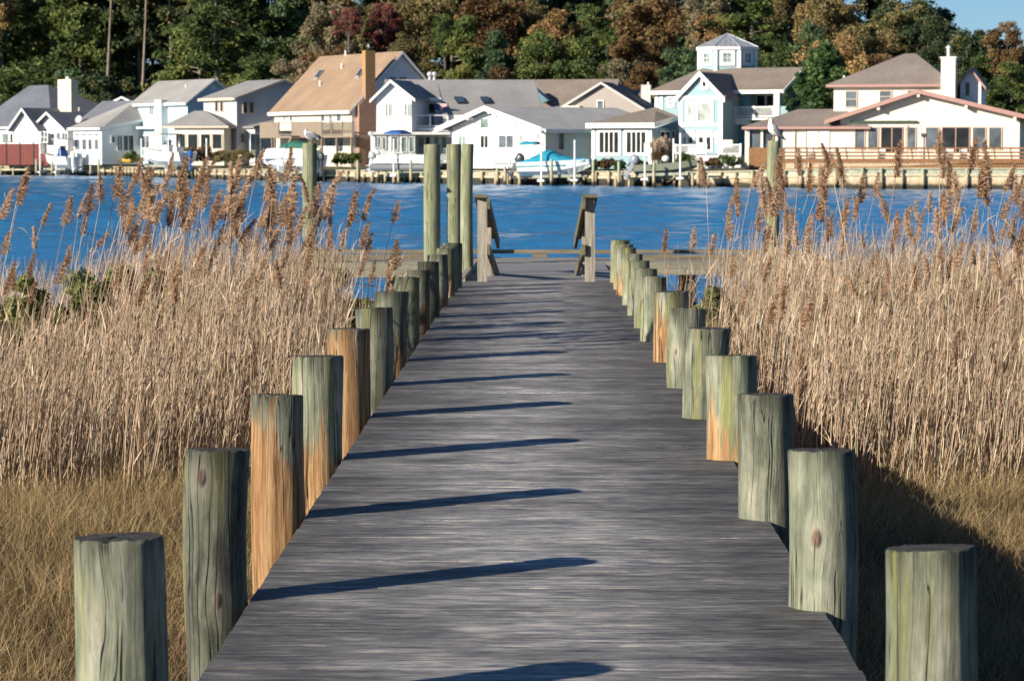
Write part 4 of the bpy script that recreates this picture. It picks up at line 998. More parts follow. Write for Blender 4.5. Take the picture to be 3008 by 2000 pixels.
m.hexa([f.pt(sa[0], -3.6, .1), f.pt(sa[0], -2.6, .1), f.pt(sb[0], -2.6, wf - .3), f.pt(sb[0], -3.6, wf - .3), f.pt(sa[0], -3.6, .4), f.pt(sa[0], -2.6, .4), f.pt(sb[0], -2.6, wf), f.pt(sb[0], -3.6, wf)]); m.build('balcony_stair', BROWNW, D)
# chimney on the gable side
cv0, cv1 = f.vw(1074, 300, .75)[0], f.vw(1103, 300, .75)[0]; ct = f.vw(1088, 149, .75)[1]; cm = f.vw(1080, 300, .75)[1]
ch = MB(); f.box(ch, .033, .75, cv0, cv1, cm + .35, ct)
f.box(ch, .034, .76, cv0 - .75, cv1 + .01, .1, cm - .3)
ch.hexa([f.pt(.034, cv0 - .75, cm - .3), f.pt(.76, cv0 - .75, cm - .3), f.pt(.76, cv1 + .01, cm - .3), f.pt(.034, cv1 + .01, cm - .3), f.pt(.033, cv0, cm + .35), f.pt(.75, cv0, cm + .35), f.pt(.75, cv1, cm + .35), f.pt(.033, cv1, cm + .35)])
cho = ch.build('chimney', M_BRICK, D)
f.one('chimney_cap', BLACK, cho, .2, .55, (cv0 + cv1) / 2 - .2, (cv0 + cv1) / 2 + .2, ct, ct + .22)
CHT = f.pt(.38, (cv0 + cv1) / 2, ct + .22)
window(D, f, (1142, 228, 1163, 250), 'S', .032, 1, 1, G_DARK); window(D, f, (1172, 228, 1192, 250), 'S', .032, 1, 1, G_DARK)
gull(CHT, 'tiny white gull perched on the brick chimney', 1.15, math.pi - .4)

# ---------------- E: white house with balcony and long grey roof
f = Frame(1105, 262, -8); E = house('white_balcony_house', 'white two storey house with long grey roof, skylights and upper balcony', f)
ul, ur = f.uw(1106, 300)[0], f.uw(1209, 300)[0]; up, wp = f.uw(1152, 240); we = f.uw(1100, 297)[1]
fw_ = Frame(1105, 262, 14); wl_, wr_ = fw_.uw(1106, 300)[0], fw_.uw(1209, 300)[0]; wu_, wp_ = fw_.uw(1152, 240)
gable_v(E, fw_, wl_, wr_, 0, 6.2, .2, fw_.uw(1106, 296)[1] + .35, wp_, WHITE, R_GREY, WTRIM, o=.5, oe=.5, th=.2, um=wu_)
uE = f.uw(1592, 330, 1)[0]; vR = 6.4; wR = f.uw(1300, 239, vR)[1]; wF = f.uw(1400, 337, .6)[1]
ub = f.uw(1303, 330, .6)[0]
gable_u(E, f, ub, uE, .6, 2 * vR - .6, .2, wF, wR, WHITE, R_GREY, WTRIM, o=.4, oe=.02)
kE = (wR - wF) / (vR - .6); wBal = f.uw(1260, 291, 3)[1]; vBal = .6 + (wBal - wF) / kE
f.pu(MB(), [(vBal - .3, wBal - .1), (vR, wR), (2 * vR - .6 + .4, wF), (2 * vR - .6 + .4, wF + .16), (vR, wR + .16), (vBal - .3, wBal + .08)], up - .2, ub - .024).build('roof', R_GREY, E)
f.one('fascia', WTRIM, E, ur + .02, ub, vBal - .42, vBal - .303, wBal - .22, wBal + .1)
wfl = f.uw(1260, 376, .4)[1]; vW = vBal + .5
f.one('upper_wall', WHITE, E, ur + .003, ub - .003, vW, vW + .2, wfl, wBal + .25)
f.one('balcony_floor', WTRIM, E, ur + .003, ub + .4, -.1, vW, wfl - .3, wfl)
f.pu(MB(), [(.6, wfl), (vW + .1, wfl), (vW + .1, wBal + .2), (vBal, wBal), (.6, wF)], ub - .003, ub + .02).build('cheek_wall', WHITE, E)
railing(E, f, 1212, 1315, 338, 372, .0, WTRIM, step=0, post=1.25, name='balcony_railing')
window(E, f, (1235, 304, 1279, 338), 'F', vW, 2, 1, G_DARK); window(E, f, (1240, 338, 1275, 370), 'F', vW, 2, 1, G_GREY)
m = MB(); q = f.uw(1276, 306, .6); q2 = f.uw(1312, 312, .6)
m.tube([f.pt(q[0], .7, q[1] + .1), f.pt(q2[0], .3, q2[1] + .15)], .025, 6); fo = m.build('flag_pole', WTRIM, E)
flagm = NT('flag_cloth'); cc = flagm.coord(); st = flagm.math('FRACT', flagm.math('MULTIPLY', flagm.n('SeparateXYZ', Vector=cc).outputs[2], 7.5)); ux = flagm.n('SeparateXYZ', Vector=cc).outputs[0]
us = (f.pt(q[0], .7, q[1]) - f.pt(0, 0, f.base)).x
flagm.bsdf(flagm.mix(flagm.math('LESS_THAN', ux, us + .55), flagm.mix(flagm.math('GREATER_THAN', st, .5), (.45, .04, .05), (.65, .6, .58)), (.03, .04, .16)), .8)
m = MB(); n_ = 7
for i in range(n_):
    a0, a1 = i / n_, (i + 1) / n_; p0 = f.pt(q[0], .7, q[1] + .1).lerp(f.pt(q2[0], .3, q2[1] + .15), a0); p1 = f.pt(q[0], .7, q[1] + .1).lerp(f.pt(q2[0], .3, q2[1] + .15), a1)
    h0, h1 = .45 + .25 * math.sin(a0 * 5), .45 + .25 * math.sin(a1 * 5); dv = f.V * .02
    m.hexa([p0 - Vector((0, 0, h0)) - dv, p1 - Vector((0, 0, h1)) - dv, p1 - Vector((0, 0, h1)) + dv, p0 - Vector((0, 0, h0)) + dv, p0 - dv, p1 - dv, p1 + dv, p0 + dv])
m.build('flag', flagm.m, fo)
for r_ in ((1134, 307, 1139, 340), (1144, 307, 1149, 340), (1190, 307, 1195, 340), (1200, 307, 1204, 340)): window(E, fw_, r_, 'F', 0, 1, 1, G_GREEN, fw=.06)
RE = (.6, wF + .16, vR, wR + .16)
skylight(E, f, [(1346, 307), (1372, 307), (1358, 290), (1334, 290)], RE, G_BLUE, BLACK); skylight(E, f, [(1422, 307), (1447, 307), (1434, 290), (1411, 290)], RE, G_BLUE, BLACK)
for x in (1263, 1276):
    b = f.uw(x, 240, vR); p0 = f.pt(b[0], vR, wR + .1); m = MB(); m.tube([p0, p0 + Vector((0, 0, .35)), p0 + Vector((0, 0, .42))], [.16, .16, .30], 10); m.ball(p0 + Vector((0, 0, .58)), (.30, .30, .24), 12, 8); m.build('turbine_vent', LGREY, E)
p = f.on_roof(1213, 277, *RE); pipe(E, f.pt(*p), .2)
# lower porch
vp = -1.8; pu0, pu1 = f.uw(1086, 392, vp)[0], f.uw(1226, 392, vp)[0]; pw = f.uw(1150, 388, vp)[1]; pw0 = f.uw(1150, 396, vp)[1]
f.one('porch_roof', WTRIM, E, pu0, f.uw(1322, 392, vp)[0], vp - .3, -.003, pw0, pw)
f.one('porch_wall', WHITE, E, f.uw(1093, 420, vp)[0], f.uw(1222, 420, vp)[0], vp, -.004, .2, pw0 - .003)
f.one('lower_wall', WHITE, E, ur + .01, ub - .01, -.3, .59, .2, pw0 - .003)
for r_, g_ in (((1102, 404, 1108, 434), G_GREEN), ((1111, 404, 1117, 434), G_GREEN), ((1125, 404, 1132, 438), G_GREEN), ((1150, 402, 1167, 441), G_GREY), ((1180, 404, 1193, 446), G_GREEN), ((1203, 404, 1216, 446), G_GREEN)): window(E, f, r_, 'F', vp, 1, 1, g_, fw=.09)
for r_, g_ in (((1229, 404, 1246, 453), G_GREEN), ((1250, 404, 1262, 453), G_DARK), ((1275, 404, 1288, 440), G_GREEN), ((1297, 404, 1311, 453), G_GREEN)): window(E, f, r_, 'F', -.3, 1, 1, g_, fw=.07)
f.one('gutter', WTRIM, E, f.uw(1084, 386, vp)[0], f.uw(1090, 386, vp)[0], vp - .35, vp - .305, pw0 - .1, pw + .05)

# ---------------- F: low white gable house
f = Frame(1328, 250, 51); Fh = house('white_gable_house', 'low white house with wide front gable and pale grey roof', f)
v0 = -.9; eL, eR, pk = f.uw(1281, 383, v0), f.uw(1592, 383, v0), f.uw(1424, 319, v0)
uWL, uWR = 0.0, f.uw(1600, 420)[0]; 
k1 = (pk[1] - eL[1]) / (pk[0] - eL[0]); k2 = (pk[1] - eR[1]) / (eR[0] - pk[0])
f.pv(MB(), [(uWL, .2), (uWR, .2), (uWR, pk[1] - k2 * (uWR - pk[0]) - .06), (pk[0], pk[1] - .06), (uWL, pk[1] - k1 * (pk[0] - uWL) - .06)], 0, 14).build('wall', WHITE, Fh)
f.pv(MB(), [eL, pk, (eR[0] + .4, eR[1] - .4 * k2), (eR[0] + .4, eR[1] - .4 * k2 + .2), (pk[0], pk[1] + .2), (eL[0], eL[1] + .2)], v0, 14.6).build('roof', R_PALE, Fh)
m = MB(); f.pv(m, [(eL[0] - .05, eL[1] - .22), (pk[0], pk[1] - .2), (eR[0], eR[1] - .22), (eR[0], eR[1] + .24), (pk[0], pk[1] + .24), (eL[0] - .05, eL[1] + .24)], v0 - .10, v0 - .003)
f.box(m, eR[0] + .41, eR[0] + .52, v0, 14.6, eR[1] - .4 * k2 - .12, eR[1] - .4 * k2 + .2)
f.box(m, uWR + .004, uWR + .10, -.02, .1, .2, eR[1] - .3); m.build('fascia', WTRIM, Fh)
m = MB()
for du in (-2.6, .55, 3.3): 
    for s_ in (0,): f.box(m, pk[0] + du - .12, pk[0] + du + .12, v0, -.003, pk[1] - (k1 if du < 0 else k2) * abs(du) - .35, pk[1] - (k1 if du < 0 else k2) * abs(du) - .12)
m.build('rafter_ends', WTRIM, Fh)
for r_, g_, c_ in (((1414, 350, 1436, 376), G_GREEN, 1), ((1350, 401, 1369, 424), G_GREEN, 2), ((1414, 400, 1435, 434), G_DARK, 2), ((1468, 399, 1509, 434), G_GREY, 2), ((1527, 396, 1547, 432), G_BLIND, 1), ((1568, 396, 1588, 432), G_BLIND, 1)): window(Fh, f, r_, 'F', 0, c_, 1, g_)
window(Fh, f, (1639, 392, 1655, 440), 'S', uWR, 1, 1, G_GREY)
m = MB()
for x in (1410, 1428, 1470):
    a = f.uw(x, 442, -.02); f.box(m, a[0], a[0] + .6, -.05, -.003, a[1] - .8, a[1]) 
m.build('shutter_panel', WTRIM, Fh)
pipe(Fh, f.pt(f.uw(1773, 331, 14)[0], 14, f.uw(1773, 331, 14)[1]), .4)
railing(Fh, f, 1410, 1590, 462, 490, -1.6, WTRIM, step=.3, name='porch_railing')

# ---------------- G: taupe gable house behind
f = Frame(1646, 277, 12); G_ = house('taupe_gable_house', 'taupe sided house with brown roof seen over the low white house', f)
ul, ur = 0.0, f.uw(1888, 320)[0]; up, wp = f.uw(1768, 245); 
gable_v(G_, f, ul, ur, 0, 12, .5, f.uw(1646, 320)[1], wp, GREYW, R_TAUPE, LGREY, um=up, o=.3)
gable_u(G_, f, f.uw(1480, 300, 3)[0], up, 2, 12, .5, f.uw(1560, 326, 2)[1], f.uw(1560, 239, 7)[1], GREYW, R_TAUPE, LGREY)
window(G_, f, (1756, 298, 1771, 319), 'F', 0, 1, 1, G_GREY)
dq = f.uw(1556, 300, 1.5); m = MB(); m.add([], [])
f.pv(MB(), [(f.uw(1540, 262, 1.5)[0], f.uw(1540, 262, 1.5)[1]), (f.uw(1566, 257, 1.5)[0], f.uw(1566, 257, 1.5)[1]), (f.uw(1611, 296, 1.5)[0], f.uw(1611, 296, 1.5)[1]), (f.uw(1593, 303, 1.5)[0], f.uw(1593, 303, 1.5)[1])], 1.4, 3.5).build('dormer', TEAL, G_)
f.one('vent_box', CREAMW, G_, f.uw(1655, 318, -1)[0], f.uw(1702, 318, -1)[0], -1, -.003, f.uw(1680, 325, -1)[1], f.uw(1680, 311, -1)[1])
f.one('chimney', LGREY, G_, f.uw(1883, 280, 6)[0], f.uw(1911, 280, 6)[0], 6, 7, .5, f.uw(1895, 250, 6)[1])
pipe(G_, f.pt(f.uw(1902, 250, 6)[0], 6.5, f.uw(1902, 250, 6)[1]), .3)
gable_u(G_, f, f.uw(1800, 290, 6)[0], f.uw(1882, 290, 6)[0] - .5, 6.5, 12, .5, f.uw(1850, 306, 6)[1], f.uw(1850, 269, 9)[1], GREYW, R_TAUPE, LGREY)

# ---------------- H: turquoise house with lookout cupola
f = Frame(1990, 243, 25); H = house('turquoise_cupola_house', 'turquoise and white house topped by an eight sided lookout cupola', f)
v0 = 1.6; u0 = f.uw(1924, 290, v0)[0]; u1 = f.uw(2290, 290, v0)[0]; we = f.uw(2230, 272, v0)[1]; vr = 6.6; wr = f.uw(2280, 199, vr)[1]
f.one('wall', TURQ, H, u0, u1, v0 + 2.2, 12, .3, we)
f.one('left_wall', TURQ, H, u0, f.uw(2010, 300, v0)[0], v0, v0 + 2.19, .3, we)
uT0, uT1 = f.uw(2128, 300, v0)[0], f.uw(2196, 300, v0)[0]
f.one('teal_wall', TEAL, H, uT0 - .3, uT1, v0, v0 + 2.19, .3, we)
f.one('teal_wall', TEAL, H, uT1 + .003, u1 - .01, v0, v0 + 2.18, .3, f.uw(2230, 352, v0)[1])
f.one('side_wall', TEAL, H, u1 + .003, u1 + .05, v0 + 2.0, 12, .3, we + .1)
f.pu(MB(), [(v0 + .1, we - .1), (12, we - .1), (vr, wr - .1)], u1 - .1, u1 + .04).build('gable_wall', TEAL, H)
hl = f.uw(2060, 205, vr)[0]; a = [(u0 - .5, v0 - .5), (u1 + .5, v0 - .5), (u1 + .5, 12.1), (u0 - .5, 12.1)]
pts = [f.pt(u, v, we) for u, v in a] + [f.pt(u, v, we + .18) for u, v in a] + [f.pt(hl, vr, wr), f.pt(u1 + .5, vr, wr)]
MB().add(pts, [(3, 2, 1, 0), (0, 1, 5, 4), (3, 0, 4, 7), (2, 3, 7, 6), (1, 2, 6, 9, 5), (4, 5, 9, 8), (6, 7, 8, 9), (7, 4, 8)]).build('roof', R_TAUPE, H)
m = MB(); f.box(m, u0 - .53, u1 + .5, v0 - .58, v0 - .503, we - .12, we + .2); 
m.hexa([f.pt(u1 + .503, v0 - .5, we - .12), f.pt(u1 + .58, v0 - .5, we - .12), f.pt(u1 + .58, vr, wr - .3), f.pt(u1 + .503, vr, wr - .3), f.pt(u1 + .503, v0 - .5, we + .2), f.pt(u1 + .58, v0 - .5, we + .2), f.pt(u1 + .58, vr, wr + .03), f.pt(u1 + .503, vr, wr + .03)])
for uu in (u0, u1 - .28): f.box(m, uu - .01, uu + .28, v0 - .05, v0 + .2, .3, we - .13)
f.box(m, uT0 - .05, uT0 + .25, v0 - .04, v0 - .003, .3, we - .13)
m.build('trim', WTRIM, H)
# front gable tower
vt = -2.4; ut0, ut1 = f.uw(1996, 300, vt)[0], f.uw(2122, 300, vt)[0]; utm, wtp = f.uw(2069, 216, vt - .4); wte = f.uw(2060, 286, vt)[1]
f.one('tower_wall', TURQ, H, ut0, ut1, vt, v0 + 2.9, .3, wte + .05)
f.pv(MB(), [(ut0 + .1, wte + .06), (ut1 - .1, wte + .06), ((ut0 + ut1) / 2, wtp - .25)], vt + .02, vr).build('tower_gable', TURQ, H)
kk = (wtp - wte) / ((ut1 - ut0) / 2 + .3)
f.pv(MB(), chevron(ut0, (ut0 + ut1) / 2, ut1, wte + .1, wtp, .35, .14), vt - .3, vr).build('tower_roof', R_BROWN, H)
m = MB(); f.pv(m, chevron(ut0, (ut0 + ut1) / 2, ut1, wte - .15, wtp - .25, .38, .46), vt - .42, vt - .303)
f.box(m, ut0 - .3, ut1 + .3, vt - .1, vt - .003, wte - .25, wte + .12); f.box(m, ut0 - .05, ut0 + .33, vt - .07, vt - .002, .3, wte - .26); f.box(m, ut1 - .28, ut1 + .05, vt - .07, vt - .002, .3, wte - .26)
wmid = f.uw(2060, 370, vt)[1]; f.box(m, ut0 + .34, ut1 - .29, vt - .06, vt - .002, wmid - .05, wmid + .22); f.box(m, ut0 + .34, ut1 - .29, vt - .06, vt - .002, wmid - 1.0, wmid - .62)
m.build('tower_trim', WTRIM, H)
window(H, f, (2022, 306, 2034, 356), 'F', vt, 1, 1, G_BLIND, fw=.2); window(H, f, (2051, 306, 2090, 356), 'F', vt, 1, 1, G_BLIND, fw=.22)
window(H, f, (2023, 389, 2035, 421), 'F', vt, 1, 1, G_DARK, fw=.2); window(H, f, (2054, 389, 2066, 420), 'F', vt, 1, 1, G_DARK, fw=.2); window(H, f, (2076, 390, 2088, 440), 'F', vt, 1, 1, G_DARK, fw=.2, name='door'); window(H, f, (2106, 389, 2109, 420), 'F', vt, 1, 1, G_GREEN, fw=.1)
# oval window in the gable
c = f.uw(2070, 247, vt - .02); m = MB(); f.box(m, c[0] - .36, c[0] + .36, vt - .08, vt + .015, c[1] - .55, c[1] + .5); ov = m.build('window', WTRIM, H); m = MB(); cp = f.pt(c[0], vt - .09, c[1]); m.ball(cp, (.17, .06, .26), 12, 8); m.build('pane', G_DARK, ov)
window(H, f, (1966, 288, 1976, 309), 'F', v0, 2, 2, G_GREY, fw=.22); window(H, f, (1941, 288, 1945, 320), 'F', v0, 1, 1, G_BLIND, fw=.1)
# cupola
cc = P(2136, 300, 250.5); cx, cy = cc.x, cc.y; r_w = 86 / FPX * 250.5; r_e = 94 / FPX * 250.5; zb = P(2136, 232, 250.5).z - 1.2; ze = P(2136, 148, 250.5).z; za = P(2136, 99, 250.5).z
def octo(r, z, a0=R(22.5 - 4)): return [Vector((cx + r * math.sin(a0 + k * R(45)), cy - r * math.cos(a0 + k * R(45)), z)) for k in range(8)]
kf = 1 / math.cos(R(22.5)) * .955
m = MB(); m.add(octo(r_w * kf, zb) + octo(r_w * kf, ze), [tuple(range(8))[::-1], tuple(range(8, 16))] + [(i, (i + 1) % 8, 8 + (i + 1) % 8, 8 + i) for i in range(8)]); m.build('cupola_wall', TURQ, H)
m = MB(); o1 = octo(r_e * kf, ze + .22); m.add(o1 + [Vector((cx, cy, za))], [tuple(range(8))[::-1]] + [(i, (i + 1) % 8, 8) for i in range(8)]); cr = m.build('cupola_roof', R_METAL, H)
m = MB()
ap = Vector((cx, cy, za))
for i in range(8):
    m.tube([o1[i] + Vector((0, 0, .02)), ap], .05, 5)
    for q in (.2, .4, .6, .8):
        b0 = o1[i].lerp(o1[(i + 1) % 8], q)
        mid_ = (o1[i] + o1[(i + 1) % 8]) / 2; m.tube([b0 + Vector((0, 0, .01)), b0 + (ap - mid_) * (2 * min(q, 1 - q)) * .98], .03, 4)
m.build('roof_seam', R_METAL, cr)
m = MB(); m.add(octo(r_e * kf + .02, ze - .05) + octo(r_e * kf + .02, ze + .215), [tuple(range(8))[::-1], tuple(range(8, 16))] + [(i, (i + 1) % 8, 8 + (i + 1) % 8, 8 + i) for i in range(8)])
for p in octo(r_w * kf, 0): m.box(p.x - .16, p.x + .16, p.y - .16, p.y + .16, zb, ze - .06)
m.build('cupola_trim', WTRIM, H)
oc = octo(r_w * kf, 0)
for i in range(8):
    a, b = oc[i], oc[(i + 1) % 8]; mid = (a + b) / 2; tv = (b - a).normalized(); nv = Vector((mid.x - cx, mid.y - cy, 0)).normalized(); w1 = P(2136, 160, 250.5).z; w0 = P(2136, 186, 250.5).z
    fn = lambda p, q, w, mid=mid, tv=tv, nv=nv: mid + tv * p + nv * q + Vector((0, 0, w))
    m = MB(); m.box(-.68, -.36, .003, .1, w0 - .32, w1 + .3, fn); m.box(.36, .68, .003, .1, w0 - .32, w1 + .3, fn); m.box(-.36, .36, .003, .1, w1, w1 + .3, fn); m.box(-.36, .36, .003, .12, w0 - .32, w0, fn); m.box(-.02, .02, .004, .06, w0, w1, fn); m.box(-.36, .36, .005, .055, (w0 + w1) / 2 - .02, (w0 + w1) / 2 + .02, fn)
    wo = m.build('cupola_window', WTRIM, H); MB().box(-.358, .358, .006, .03, w0 + .002, w1 - .002, fn).build('pane', G_GREEN, wo)
# balcony on the right
vb = v0 - 1.0; b0, b1 = f.uw(2160, 330, vb)[0], f.uw(2274, 330, vb)[0]; wf = f.uw(2220, 347, vb)[1]
f.one('balcony_floor', WTRIM, H, f.uw(2155, 350, vb)[0], f.uw(2292, 350, vb)[0], vb - .05, v0 + 2.19, wf - .18, wf)
railing(H, f, 2158, 2274, 314, 344, vb, WTRIM, step=.14, name='balcony_railing')
f.one('balcony_post', WTRIM, H, f.uw(2273, 330, vb)[0], f.uw(2289, 330, vb)[0], vb - .02, vb + .3, wf, we)
f.one('balcony_bracket', WTRIM, H, f.uw(2154, 356, vb)[0], f.uw(2198, 356, vb)[0], vb + .1, v0 - .003, f.uw(2180, 367, vb)[1], wf - .184)
window(H, f, (2224, 282, 2248, 312), 'F', v0 + 2.2, 1, 1, G_DARK); window(H, f, (2253, 282, 2271, 312), 'F', v0 + 2.2, 1, 1, G_DARK); window(H, f, (2196, 284, 2212, 312), 'F', v0 + 2.2, 1, 1, G_BLIND)
window(H, f, (2150, 383, 2161, 400), 'F', v0, 1, 1, G_GREEN, fw=.2)
# one storey wing, front left
g_ = Frame(1916, 237.6, 25); ua = g_.uw(1739, 400)[0]; wg = g_.uw(1830, 376)[1]
vB = 4.0
g_.one('wing_wall', TURQ, H, ua, -.05, 0, vB, .2, wg)
eA = g_.uw(1723, 363, -.5); eB = g_.uw(1916, 363, -.5); tR = g_.vw(1992, 342, .4); tT = g_.uw(1926, 315, tR[0])
pts = [g_.pt(eA[0], -.5, eA[1]), g_.pt(.4, -.5, eA[1]), g_.pt(.4, tR[0], tR[1]), g_.pt(tT[0], tR[0], tT[1]), g_.pt(eA[0], tR[0], eA[1])]
dn = Vector((0, 0, -.2)); MB().add(pts + [p + dn for p in pts], [(0, 1, 2, 3), (0, 3, 4), (9, 8, 7, 6, 5), (0, 5, 6, 1), (1, 6, 7, 2), (2, 7, 8, 3), (3, 8, 9, 4), (4, 9, 5, 0)]).build('wing_roof', R_TAUPE, H)
m = MB(); g_.box(m, eA[0] - .05, .45, -.62, -.503, eA[1] - .42, eA[1] + .02)
m.hexa([g_.pt(.403, -.5, eA[1] - .36), g_.pt(.47, -.5, eA[1] - .36), g_.pt(.47, tR[0], tR[1] - .36), g_.pt(.403, tR[0], tR[1] - .36), g_.pt(.403, -.5, eA[1] + .01), g_.pt(.47, -.5, eA[1] + .01), g_.pt(.47, tR[0], tR[1] + .01), g_.pt(.403, tR[0], tR[1] + .01)])
for q in (ua - .02, -.33): g_.box(m, q, q + .3, -.05, -.003, .2, wg - .1)
m.build('wing_trim', WTRIM, H)
window(H, g_, (1762, 389, 1817, 449), 'F', 0, 4, 1, G_DARK, fw=.26); window(H, g_, (1842, 389, 1897, 449), 'F', 0, 4, 1, G_DARK, fw=.26)
window(H, g_, (1938, 388, 1965, 412), 'S', -.05, 2, 1, G_DARK); window(H, g_, (1972, 386, 1980, 418), 'S', -.05, 1, 1, G_GREY)
# ground deck and stair
railing(H, f, 1985, 2075, 425, 452, -4.6, WTRIM, step=.16, name='deck_railing'); railing(H, f, 2112, 2176, 424, 454, -4.6, WTRIM, step=.16, name='deck_railing')
f.one('deck_floor', LGREY, H, f.uw(1985, 460, -4.6)[0], f.uw(2177, 460, -4.6)[0], -4.7, vt - .003, .1, f.uw(2080, 456, -4.6)[1])
m = MB(); s0, s1 = f.uw(2076, 460, -4.6)[0], f.uw(2108, 460, -4.6)[0]
for k in range(4): f.box(m, s0, s1, -4.7 - .3 * (k + 1), -4.702 - .3 * k, .05, f.uw(2080, 456, -4.6)[1] - .2 * (k + 1))
m.build('deck_stair', LGREY, H)
cg = f.uw(2140, 420, -3.5); m = MB(); f.box(m, cg[0] - .5, cg[0] + .5, -3.9, -3.5, cg[1] - .5, cg[1] + .25); m.build('chair_back', CREAMW, H)

# ---------------- I: cream house on the right
f = Frame(2700, 222, 14); I = house('cream_house', 'large cream house with pink trim, hipped brown roof and white chimney', f)
v0 = 3.0; u0, u1 = f.uw(2449, 300, v0)[0], f.uw(2806, 300, v0)[0]; we = f.uw(2600, 254, v0)[1]
f.one('upper_wall', CREAMW, I, u0, u1, v0, 11.5, .3, we)
r0, r1 = f.uw(2657, 158, 7.2), f.uw(2690, 158, 7.2)
hip(I, f, u0, u1 - .6, v0, 11.5, we - .05, r0[1], r0[0], r1[0], R_BROWN, PINK, o=.55, th=.2)
for r_ in ((2486, 270, 2516, 314), (2586, 269, 2617, 300), (2668, 267, 2700, 290)): window(I, f, r_, 'F', v0, 1, 2, G_GREY, TANTRIM, fw=.08)
cw = f.uw(2764, 250, 2.5); cw1 = f.uw(2806, 250, 2.5); ct = f.uw(2785, 172, 2.5)[1]
ch = f.one('chimney', CREAMW, I, cw[0], cw1[0], 2.4, 3.9, 2.5, ct); f.one('chimney_cap', WTRIM, ch, cw[0] - .08, cw1[0] + .08, 2.32, 3.98, ct, ct + .12)
p = f.pt((cw[0] + cw1[0]) / 2 - .05, 3.1, ct + .1); m = MB(); m.tube([p, p + Vector((0, 0, .72)), p + Vector((0, 0, .74)), p + Vector((0, 0, .82)), p + Vector((0, 0, .98))], [.13, .13, .2, .2, .02], 10); m.build('flue_pipe', WTRIM, ch)
dm, dw = f.uw(2852, 204, 4.5); gable_v(I, f, dm - .85, dm + .85, 4.5, 9, 2, f.uw(2830, 243, 4.5)[1], dw, WHITE, R_BROWN, PINK, o=.4, oe=.35, um=dm)
window(I, f, (2836, 243, 2848, 282), 'F', 4.5, 1, 1, G_DARK, WTRIM, fw=.06)
pipe(I, f.pt(*[f.uw(2480, 232, 3.6)[0], 3.6, f.uw(2480, 240, 3.6)[1]]), .5, .1, LGREY)
# low wide gable in front
vg = -.9; eL, pk, eR = f.uw(2422, 360, vg), f.uw(2697, 270, vg), f.uw(3062, 356, vg)
k1 = (pk[1] - eL[1]) / (pk[0] - eL[0]); k2 = (pk[1] - eR[1]) / (eR[0] - pk[0]); uw0, uw1 = f.uw(2468, 400)[0], f.uw(2995, 400)[0]
f.pv(MB(), [(uw0, .25), (uw1, .25), (uw1, pk[1] - k2 * (uw1 - pk[0]) - .05), (pk[0], pk[1] - .05), (uw0, pk[1] - k1 * (pk[0] - uw0) - .05)], 0, 9).build('wall', CREAMW, I)
f.pv(MB(), [eL, pk, eR, (eR[0], eR[1] + .16), (pk[0], pk[1] + .16), (eL[0], eL[1] + .16)], vg, 8).build('low_roof', R_BROWN, I)
f.pv(MB(), [(eL[0], eL[1] - .16), (pk[0], pk[1] - .14), (eR[0], eR[1] - .16), (eR[0], eR[1] + .19), (pk[0], pk[1] + .19), (eL[0], eL[1] + .19)], vg - .1, vg - .003).build('fascia', PINK, I)
m = MB()
for x in (2580, 2697, 2838, 2982):
    q = f.uw(x, 300, vg)[0]; ww = pk[1] - (k1 if q < pk[0] else k2) * abs(q - pk[0]) - .18; m = MB(); f.box(m, q - .11, q + .11, vg + .02, -.003, ww - .24, ww); m.build('beam_end', CREAMW, I)
f.one('awning_box', plain('dark_green_awning', (.03, .07, .045), .7), I, f.uw(2500, 360, -.1)[0], f.uw(2693, 360, -.1)[0], -.3, -.003, f.uw(2600, 361, -.1)[1], f.uw(2600, 355, -.1)[1])
for (x0, x1, c_, tr, gg) in ((2513, 2539, 1, TANTRIM, G_GREY), (2552, 2578, 1, TANTRIM, G_GREY), (2590, 2650, 2, PINK, G_DARK), (2662, 2689, 1, TANTRIM, G_GREY), (2721, 2756, 1, TANTRIM, G_GREY), (2769, 2846, 2, PINK, G_DARK), (2859, 2894, 1, TANTRIM, G_GREY), (2907, 2941, 1, TANTRIM, G_GREY)):
    window(I, f, (x0, 376, x1, 438 + (8 if c_ == 2 else 0)), 'F', 0, c_, 1, gg, tr, fw=.08)
f.one('corner_board', LGREY, I, f.uw(2704, 400)[0], f.uw(2707, 400)[0], -.03, -.003, .3, pk[1] - .3)
# left low wing with screened porch
wl = f.uw(2300, 372, -.4)[1]; l0 = f.uw(2190, 380, 0)[0]
hip(I, f, l0 + .3, uw0 + 2, 0, 7, wl - .2, f.uw(2400, 321, 3.5)[1], f.uw(2345, 321, 3.5)[0], f.uw(2480, 321, 3.5)[0], R_BROWN, PINK, o=.5, th=.18)
f.one('wing_wall', CREAMW, I, f.uw(2302, 400)[0], uw0 - .003, 0, 6, .25, wl - .22)
f.one('porch_back', G_GREY, I, l0 + .45, f.uw(2302, 400)[0] - .003, .3, 6, .25, wl - .22)
m = MB()
for x in (2188, 2194, 2234, 2277, 2300): q = f.uw(x, 400)[0]; f.box(m, q, q + .2, .05, .25, .25, wl - .22)
m.build('porch_posts', CREAMW, I)
m = MB(); q0, q1 = f.uw(2199, 400, -.1)[0], f.uw(2300, 400, -.1)[0]
for q in np.arange(q0, q1, .2): f.box(m, q, q + .19, -.04, .04, .2, f.uw(2250, 434, 0)[1])
m.build('porch_panel', ORANGE, I)
m = MB()
for xa, xb in ((2372, 2405), (2408, 2437)): a, b = f.uw(xa, 385)[0], f.uw(xb, 385)[0]; f.box(m, a, b, -.09, -.003, f.uw(xa, 439)[1], f.uw(xa, 384)[1])
m.build('white_shutter', WTRIM, I)
m = MB()
for x in (2333, 2366): q = f.uw(x, 400, -.1)[0]; f.box(m, q, q + .09, -.13, -.03, .3, wl - .22)
